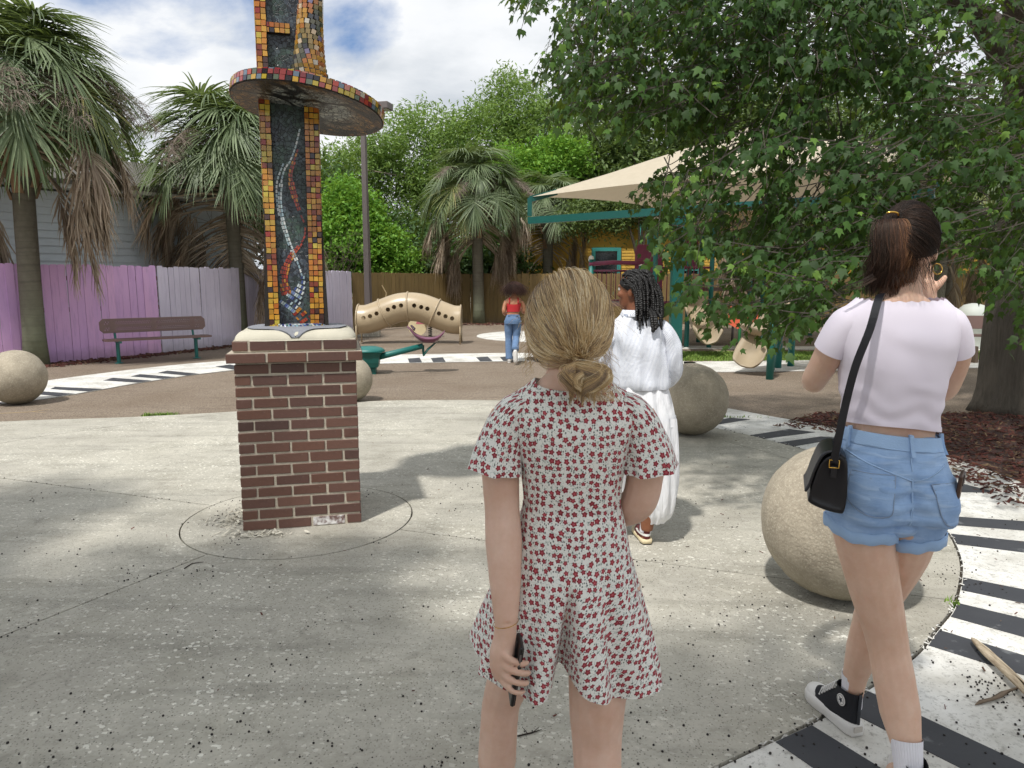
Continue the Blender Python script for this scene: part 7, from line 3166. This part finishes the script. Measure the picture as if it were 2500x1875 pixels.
for sx, hx in ((1, .10), (-1, -.13)):
    limb(body, [(hx, .2, .98), (hx - .02 * sx, .23, .985), (hx - .035 * sx, .25, .985)], [.025, .03, .024], 12)
    for k in range(4):
        limb(body, [(hx - .035 * sx, .245, 1.005 - .014 * k), (hx - .055 * sx, .262, 1.0 - .014 * k), (hx - .075 * sx, .25, .995 - .014 * k)], [.009, .008, .006], 8)
    limb(body, [(hx - .01 * sx, .215, 1.01), (hx - .03 * sx, .22, 1.03), (hx - .045 * sx, .225, 1.035)], [.012, .010, .007], 8)
limb(body, [(.085, 0, .80), (.095, .03, .62), (.085, .04, .45), (.066, .0, .3), (.055, -.02, .1)], [.09, .075, .056, .055, .034])
limb(body, [(-.075, 0, .80), (-.09, .06, .62), (-.10, .12, .45), (-.11, .15, .3), (-.115, .17, .1)], [.09, .075, .056, .055, .034])
foot(body, (.052, -.03, .02), (.05, .17, .02), .08, .036)
foot(body, (-.115, .14, .02), (-.12, .34, .02), .08, .036)
skin_mesh(body, 'body', M_SK3, pr_, .0065, 6)
eyes(HMr, pr_)


def m_stripe(n):
    u = n.sep(n.uv())[0]
    s_ = n.m('FRACT', n.m('MULTIPLY', u, 140))
    st = n.step(n.m('ABSOLUTE', n.m('SUBTRACT', s_, .5)), .20, .14)
    o = n.obj()
    wr = n.noise(n.mapping(o, (6, 6, 3)), 3, 4, .6, .8)
    c = n.mix(st, S('eceef3'), S('a3acbf'))
    return c, .85, {'Normal': n.bump(wr, .6, .016)}


M_STRIPE = mat('striped_shirting', m_stripe)
M_WHITE_C = mat('white_cotton', lambda n: (S('ecedf0'), .85, {'Normal': n.bump(n.noise(n.mapping(n.obj(), (14, 14, 1.2)), 3, 4, .6, .4), .8, .02)}))


def shirt_wave(th, z):
    return .007 * math.sin(6 * th + 9 * z) + .005 * math.sin(11 * th - 14 * z) + .004 * math.sin(3 * th + 28 * z)


sf = Surf([(.93, .01, 0, .148, .112, .11), (.965, .008, 0, .165, .125, .12), (1.02, .002, 0, .162, .125, .12), (1.1, -.008, 0, .160, .122, .12), (1.2, -.02, 0, .168, .115, .115), (1.265, -.025, 0, .172, .10, .10), (1.31, -.028, 0, .146, .08, .082), (1.345, -.03, .004, .095, .064, .065), (1.375, -.032, .006, .072, .058, .06)], shirt_wave)
b = MB()
sf.mesh(b, .945, 1.368, 40, 96)
b.build('shirt', M_STRIPE, pr_, True)
b = MB()
b.rings([ering((-.034, .006 + .004 * k, 1.352 + z), a, a * .85, 32) for k, (z, a) in enumerate(((0, .086), (.012, .089), (.03, .080), (.036, .074), (.03, .068), (.0, .066)))], True, (False, False))
b.build('collar', M_STRIPE, pr_, True)
for sx in (1, -1):
    o_ = -.028
    pts = [(o_ + sx * .11, 0, 1.29), (o_ + sx * .165, 0, 1.23), (o_ + sx * .195, .0, 1.14), (o_ + sx * .205, .015, 1.05), (o_ + sx * .19, .09, .985), (o_ + sx * .15, .17, .985)]
    c = resample3(catmull(pts, 6), .016)
    rr_, uvs = [], []
    for i, p in enumerate(c):
        f = i / (len(c) - 1)
        t_ = (c[min(i + 1, len(c) - 1)] - c[max(i - 1, 0)]).normalized()
        sd = t_.cross(Vector((0, 1, .2))).normalized()
        up = sd.cross(t_).normalized()
        ra = interp(f, [0, .2, .5, .75, 1], [.055, .064, .062, .064, .045])
        rr_.append([tuple(p + (sd * math.cos(q) + up * math.sin(q)) * ra * (1 + .06 * math.sin(5 * q + 9 * f) + .05 * math.sin(26 * f + 2 * q))) for q in [2 * PI * k / 30 for k in range(30)]])
        uvs += [(k / 30 * .38, f) for k in range(30)]
    b = MB()
    b.rings(rr_, True, (True, True), uvs)
    b.build('sleeve', M_STRIPE, pr_, True)


def tro_wave(th, z):
    return .006 * math.sin(9 * th) + .005 * math.sin(15 * th + 6 * z)


tr_ = Surf([(.985, .005, 0, .128, .098, .095), (.93, .008, 0, .148, .115, .105), (.86, .012, 0, .164, .128, .11), (.78, .016, 0, .178, .138, .12), (.70, .02, 0, .186, .14, .125), (.62, .022, 0, .19, .14, .13)], tro_wave)
b = MB()
tr_.mesh(b, .985, .70, 24, 96)
b.build('trousers_top', M_WHITE_C, pr_, True)
for cx0, cx1, cy1, ph_ in ((.098, .118, -.01, 0), (-.082, -.10, .10, 2)):
    lgf = Surf([(.78, cx0, 0, .108, .13, .115), (.70, cx0 + .004, cy1 * .2, .110, .13, .12), (.55, (cx0 + cx1) / 2, cy1 * .5, .114, .125, .12), (.40, cx1, cy1 * .8, .110, .115, .115), (.28, cx1, cy1, .098, .10, .10), (.20, cx1 - .003, cy1, .076, .08, .08), (.165, cx1 - .012, cy1, .052, .055, .055), (.14, cx1 - .022, cy1, .042, .044, .044)], lambda th, z, p=ph_: .007 * math.sin(8 * th + p) + .005 * math.sin(13 * th + 12 * z + p))
    b = MB()
    lgf.mesh(b, .78, .150, 44, 72)
    b.build('trouser_leg', M_WHITE_C, pr_, True)
b = MB()
for z in (.735, .56):
    tr_.seam(b, [(th, z) for th in np.linspace(-2.6, 2.6, 30)], .006, .003) if z > .7 else None
b.build('tier_seam', M_WHITE_C, pr_, True)
M_BURG = simple('burgundy_suede', S('6a2a2c'), .8, .12, 20)
M_CREAM = simple('cream_rubber', S('d8c9a4'), .6, .08, 10)
for (hx, hy) in ((.054, -.035), (-.115, .14)):
    t = thing('shoe', None, None)
    t.parent = pr_
    t.location = (hx, hy, .021)
    t.rotation_euler = (0, 0, R(93))

    def ol(z, g_):
        up = [(x, w + g_) for x, w in zip([-.012, .02, .08, .14, .19, .23, .246], [.022, .033, .034, .041, .043, .033, .012])]
        return [(x, -w, z) for x, w in up] + [(x, w, z) for x, w in reversed(up)]
    b = MB()
    b.rings([ol(0, 0), ol(.008, .002)])
    b.build('outsole', simple('dark_outsole', S('2c2624'), .8), t, True)
    b = MB()
    b.rings([ol(.008, .002), ol(.018, .005), ol(.032, .002)])
    b.build('midsole', M_CREAM, t, True)
    b = MB()
    rr_ = []
    for (z, x0, x1, w) in ((.03, -.008, .24, 1.0), (.05, -.01, .215, .95), (.068, -.008, .15, .85), (.085, -.006, .10, .85)):
        rr_.append([((x0 + x1) / 2 + (x1 - x0) / 2 * math.cos(a), .039 * w * math.sin(a), z) for a in [2 * PI * k / 24 for k in range(24)]])
    b.rings(rr_, True, (True, False))
    b.build('upper', M_BURG, t, True)
    b = MB()
    b.rings([[((x0 + x1) / 2 + (x1 - x0) / 2 * math.cos(a), (.0415 * w) * math.sin(a), z) for a in [2 * PI * k / 24 for k in range(24)]] for z, x0, x1, w in ((.052, -.0125, .19, .95), (.066, -.0105, .14, .87))], True, (False, False))
    b.build('white_panel', M_RUBW, t, True)
    MB().tube([(-.002, -.02, .084), (-.006, 0, .09), (-.002, .02, .084)], .006, 6).build('heel_collar', M_BURG, t, True)
    MB().tube([(.035, 0, .07), (.032, 0, .12), (.03, 0, .19)], [.035, .033, .036], 20, False).build('sock', M_SOCK, t, True)


# braids: plaited ropes from the parted scalp
def m_braid(n):
    v = n.sep(n.uv())[1]
    f = n.m('SINE', n.m('MULTIPLY', v, 520.0))
    return n.mix(n.step(f, -.6, .8), S('0a0909'), S('171413')), .5, {'Normal': n.bump(f, .5, .004)}


M_BRAID = mat('black_braid', m_braid)
hair_cap(HMr, simple('black_scalp', S('0d0b0b'), .6, .2, 30), pr_, -.40, .36, (.080, .104, .108))
hb = np.random.default_rng(12)
ropes = MB()
cnt_b = 0
while cnt_b < 86:
    d = hb.normal(size=3)
    d /= np.linalg.norm(d)
    th = math.atan2(d[0], -d[1])
    ph_ = math.asin(d[2])
    if ph_ < -.35 + .85 * (.5 - .5 * math.cos(th)) ** 1.3:
        continue
    p0 = Vector((d[0] * .082, d[1] * .106 - .004, d[2] * .112 + .004))
    # falls outwards and back, then straight down with a slight sway
    Rm_ = HMr.to_3x3()
    dw = (Rm_ @ Vector(d)).normalized()
    p = HMr @ p0
    pts = [p.copy()]
    bk = Rm_ @ Vector((0, -1, 0))
    vel = dw * .5 + bk * (.5 + .9 * max(0, d[1])) + Vector((0, 0, .15))
    endz = hb.uniform(1.335, 1.40)
    long_ = hb.random() < .12
    if long_:
        endz = hb.uniform(1.285, 1.32)
    hc = HMr.translation
    for k in range(26):
        vel = (vel + Vector((.012 * math.sin(k + cnt_b), -.05 if k < 6 else 0, -.42)) + bk * (.55 if k < 9 and (HMr.inverted() @ pts[-1]).y > -.02 else 0)).normalized()
        q = pts[-1] + vel * .0135
        # keep outside the head and neck
        r2 = Vector((q.x - hc.x, q.y - hc.y, (q.z - hc.z)))
        loc_ = HMr.inverted() @ q
        e2 = (loc_.x / .088) ** 2 + (loc_.y / .112) ** 2 + (loc_.z / .118) ** 2
        if loc_.z < .035 and loc_.y > .0:
            loc_.y = 0.0
            q = HMr @ loc_
            e2 = (loc_.x / .088) ** 2 + (loc_.y / .112) ** 2 + (loc_.z / .118) ** 2
        if e2 < 1:
            loc_ = loc_ / math.sqrt(max(e2, .05))
            q = HMr @ loc_
        if q.z < 1.40:
            ax_ = Vector((q.x + .034, q.y - .008, 0))
            need = .075 + (1.40 - q.z) * .32
            if ax_.length < need:
                ax_ = ax_.normalized() * need
                q = Vector((-.034 + ax_.x, .008 + ax_.y, q.z))
        pts.append(q)
        if q.z < endz:
            break
    if len(pts) < 4:
        continue
    c = resample3(catmull(pts, 3), .005)
    rr0 = hb.uniform(.0062, .0085)
    ropes.tube(c, [rr0 * (1 + .20 * math.sin(i * 1.15)) * (1 if i < len(c) - 6 else .8) for i in range(len(c))], 6, True, hb.random())
    cnt_b += 1
ropes.build('braids', M_BRAID, pr_, True)
b = MB()
for k, (x, z) in enumerate(((.035, 1.285), (.055, 1.31), (.03, 1.31), (.075, 1.345), (.048, 1.30))):
    b.tube(resample3(catmull([(x - .02, -.085, 1.40), (x - .004, -.118, 1.36), (x, -.124, z + .02), (x + .004, -.122, z)], 5), .005), .0095, 7)
    b.sphere((x + .004, -.122, z - .004), (.012, .011, .014), 10, 6)
b.build('braids', M_BRAID, pr_, True)

# ================================================================== running woman
UX, UY = .02, 13.55
pu = thing('person', 'distant woman in a red top and blue jeans running away', 'person', (UX, UY, 0))
body = MB()
torso(body, [(.76, -.01, 0, .13, .10), (.82, -.005, 0, .145, .11), (.92, .0, .01, .115, .085), (1.02, .005, .02, .115, .088), (1.12, .01, .03, .135, .09), (1.19, .015, .035, .15, .075), (1.225, .016, .04, .12, .06), (1.25, .018, .045, .07, .05), (1.30, .02, .055, .046, .046), (1.37, .022, .07, .045, .045)])
HMu = head(body, (.024, .075, 1.40), yaw=R(-8), pitch=R(-8), s=.95)
limb(body, [(-.13, .03, 1.16), (-.165, -.01, 1.06), (-.175, -.05, .97), (-.15, .05, .92), (-.11, .15, .95)], [.043, .04, .036, .033, .024])
limb(body, [(.155, .03, 1.16), (.20, .04, 1.06), (.21, .06, .96), (.19, .16, .96), (.14, .24, 1.02)], [.043, .04, .036, .033, .024])
for hx, hy, hz in ((-.11, .15, .95), (.14, .24, 1.02)):
    limb(body, [(hx, hy, hz), (hx + .0, hy + .04, hz + .015), (hx, hy + .07, hz + .02)], [.024, .03, .022], 10)
    for k in range(4):
        limb(body, [(hx - .018 + .012 * k, hy + .065, hz + .02), (hx - .018 + .012 * k, hy + .09, hz + .01), (hx - .018 + .012 * k, hy + .085, hz - .015)], [.009, .008, .007], 8)
    limb(body, [(hx + .02, hy + .03, hz + .01), (hx + .035, hy + .055, hz + .01)], [.011, .008], 8)
skin_mesh(body, 'body', M_SK4, pu, .009, 5)
eyes(HMu, pu)
M_RED = simple('red_ribbed_top', S('b3262c'), .8, .1, 20, .3, 160)
tp = Surf([(.965, .002, .015, .125, .098, .095), (1.02, .006, .02, .126, .1, .1), (1.10, .01, .028, .142, .104, .11), (1.15, .012, .032, .146, .096, .1)], lambda th, z: .002 * math.sin(20 * th))
b = MB()
tp.mesh(b, 0, 1, 14, 64, 0, lambda th, f: .968 + (1.105 + .035 * math.sin(th) ** 2 - .968) * f)
b.build('top', M_RED, pu, True)
for sx in (-1, 1):
    MB().tube(catmull([(.012 + sx * .085, -.066, 1.125), (.014 + sx * .082, -.052, 1.18), (.016 + sx * .078, -.01, 1.228), (.016 + sx * .076, .05, 1.225)], 4), .011, 7).build('strap', M_RED, pu, True)
M_JEAN = mat('blue_denim', lambda n: (n.mix(n.noise(n.mapping(n.obj(), (5, 5, 2)), 3, 5), S('4f6c93'), S('7690b2')), .9, {'Normal': n.bump(n.noise(n.mapping(n.obj(), (5, 5, 14)), 3, 4), .6, .015)}))
jn = Surf([(.915, 0, .008, .118, .09, .09), (.86, -.003, .004, .140, .112, .1), (.80, -.006, 0, .152, .122, .105), (.74, -.008, 0, .152, .118, .105)], None)
b = MB()
jn.mesh(b, .915, .74, 14, 64)
b.build('jeans_seat', M_JEAN, pu, True)
b = MB()
limb(b, [(-.078, .0, .80), (-.082, .03, .62), (-.082, .045, .47), (-.08, .02, .3), (-.075, -.01, .14), (-.072, -.02, .07)], [.088, .082, .068, .068, .068, .070], 20)
b.build('jeans_leg', M_JEAN, pu, True)
b = MB()
limb(b, [(.075, .0, .80), (.07, .02, .62), (.06, .01, .47), (.05, -.12, .40), (.042, -.27, .33), (.04, -.36, .28)], [.088, .080, .068, .066, .066, .068], 20)
b.build('jeans_leg', M_JEAN, pu, True)
MB().box((.0, -.092, .905), (.2, .006, .03), bev=.001).build('waistband', M_JEAN, pu)
for (c0, c1) in (((-.072, -.07, .045), (-.066, .17, .045)), ((.04, -.40, .27), (.048, -.41, .04))):
    t = thing('shoe', None, None)
    t.parent = pu
    a_, c_ = Vector(c0), Vector(c1)
    d = (c_ - a_)
    b = MB()
    c3 = [a_ - d * .05, a_ + d * .12, a_ + d * .4, a_ + d * .75, a_ + d * .95, c_ + d * .04]
    b.tube(c3, [.025, .042, .042, .046, .04, .018], 12)
    b.build('upper', M_RUBW, t, True)
    b = MB()
    off_ = Vector((0, 0, -.036)) if abs(d.z) < .1 else Vector((0, -.034, 0))
    c4 = [p + off_ for p in c3]
    b.tube(c4, [.018, .034, .034, .040, .034, .012], 10)
    b.build('sole', M_RUBW, t, True)
hair_cap(HMu, M_HDC, pu, -.42, .32)
hr = np.random.default_rng(31)
rn = []
M_HR = mat('dark_auburn_hair', m_hair(['1a1010', '2a1a18', '3b2521', '4a302a', '5c3c33'], .35, None, .06))
for i in range(2600):
    d = hr.normal(size=3)
    d /= np.linalg.norm(d)
    if d[2] < -.2:
        d[2] = -d[2]
    p = HMu @ Vector((d[0] * .08, d[1] * .104, d[2] * .108))
    side = hr.normal(0, .7)
    L = hr.uniform(.16, .30)
    st = []
    q = Vector((d[0], -abs(d[1]) - .2, d[2] * .6))
    ph_ = hr.uniform(0, 6)
    for k in range(12):
        t = k / 11
        st.append((p.x + L * (.35 * q.x * t + .42 * side * t * t) + .02 * math.sin(5 * t + ph_), p.y - .10 * t - .03 * math.sin(3 * t), p.z + L * (.30 * t * (1 - t) * 2 - .55 * t * t + .12 * abs(side) * t) + .012 * math.cos(6 * t + ph_)))
    rn.append(st)
hair('hair', np.array(rn), M_HR, pu, .0016, .0008)
# ================================================================== small things on the ground
def m_sheath(n):
    o = n.obj()
    f = n.noise(n.mapping(o, (4, 30, 30)), 3, 5, .6)
    return n.mix(n.step(f, .35, .7), S('c2b49c'), S('7a6752')), .9, {'Normal': n.bump(f, .6, .006)}


M_SHEATH = mat('dry_palm_sheath', m_sheath)
dp = thing('dead_palm_stalk', 'split dry palm stalk lying across the piano key path', 'palm debris', (1.905, 2.47, .022), R(-94))
b = MB()
c = catmull([(-.36, .02, .028), (-.24, .008, .034), (-.08, .0, .036), (.10, -.01, .034), (.30, -.03, .03), (.52, -.06, .022)], 5)
rr_ = []
for i, p in enumerate(c):
    f = i / (len(c) - 1)
    w = interp(f, [0, .06, .2, .5, .75, 1], [.003, .012, .020, .021, .023, .018])
    h = interp(f, [0, .06, .2, .5, .75, 1], [.003, .010, .016, .016, .012, .008])
    op = interp(f, [0, .45, .6, 1], [0, 0, .7, 1.0])
    ring = []
    for k in range(18):
        a = PI * (.5 + op * .28) + (2 * PI - op * PI * .56) * k / 17
        ring.append((p.x, p.y + w * math.cos(a), p.z + h * math.sin(a)))
    for k in range(17, -1, -1):
        a = PI * (.5 + op * .28) + (2 * PI - op * PI * .56) * k / 17
        ring.append((p.x, p.y + (w - .003) * math.cos(a), p.z + (h - .003) * math.sin(a)))
    rr_.append(ring)
b.rings(rr_)
b.build('stalk', M_SHEATH, dp, True)
b = MB()
b.rings([[(x, y - w, z), (x, y, z + .006), (x, y + w, z), (x, y, z - .002)] for x, y, z, w in ((.02, -.02, .03, .012), (.03, -.07, .02, .018), (.06, -.12, .012, .02), (.075, -.165, .008, .026), (.10, -.215, .004, .004))])
b.build('torn_flap', simple('grey_brown_sheath', S('6f6152'), .9, .25, 12), dp, True)
b = MB()
b.rings([[(x, y - .02, z), (x, y, z + .022), (x, y + .016, z + .004), (x, y, z)] for x, y, z in ((.10, .01, .03), (.2, -.002, .026), (.34, -.02, .02), (.5, -.055, .014))])
b.build('rotten_core', simple('rotten_fibre', S('3a281d'), .95, .35, 25), dp, True)


def twig(label, pts, side, m=M_TWIG):
    b = MB()
    b.tube([ground_at(u, v, .026) for u, v in pts], [.0028] * (len(pts) - 1) + [.001], 5)
    for a_, e in side:
        b.tube([ground_at(*a_, .027), ground_at(*e, .03)], [.002, .0008], 4)
    o = b.build('twig', m)
    tag(o, label, 'twig')


M_DARKTWIG = simple('dark_twig', S('2c241f'), .95)
twig('thin dark forked twig on the concrete beside the blonde woman\'s knees', [(1118, 1590), (1148, 1583), (1170, 1576)], [((1140, 1585), (1128, 1570)), ((1150, 1583), (1165, 1570))], M_DARKTWIG)
twig('small curved dark twig on the concrete below the pedestal ring', [(398, 1228), (415, 1217), (440, 1214)], [], M_DARKTWIG)
twig('pale dry twig lying on the brown rubber left of the plaza', [(0, 893), (60, 890), (110, 884)], [((70, 889), (100, 892))], simple('pale_stick', S('b7a27c'), .9))
twig('pale stick lying in the mulch beside the maple', [(2120, 960), (2170, 968), (2225, 985)], [], simple('pale_stick', S('b7a27c'), .9))
b = MB()
gp = ground_at(368, 758, .0)
b.sphere((gp.x, gp.y, .03), (.05, .04, .03), 8, 6)
o = b.build('crumpled_paper', simple('white_paper', S('dedad2'), .8))
tag(o, 'small crumpled white paper on the ground under the bench', 'litter')
# peeled cement and grit at the pedestal foot
rg = np.random.default_rng(41)
pp = [(-1.79 + rg.normal(0, .05), 4.42 + rg.normal(0, .09)) for _ in range(120)] + [(-1.56 + rg.normal(0, .11), 4.13 + rg.normal(0, .025)) for _ in range(110)]
o = chips('cement_scraps', pp, .01, .05, 44, simple('pale_cement_scrap', S('cfcabb'), .95, .2), .022)
tag(o, 'pale broken cement scraps around the foot of the pedestal', 'cement scraps', kind='stuff')
# low dry scraps of leaf on the concrete and path
pp = [(rg.uniform(-3, 2.6), rg.uniform(2.2, 7.5)) for _ in range(150)] + [(rg.uniform(1.4, 3.2), rg.uniform(2.1, 4.5)) for _ in range(60)]
o = chips('leaf_scraps', pp, .006, .028, 45, M_MULCH, .022)
tag(o, 'tiny brown leaf scraps blown over the plaza', 'leaf scraps', kind='stuff')
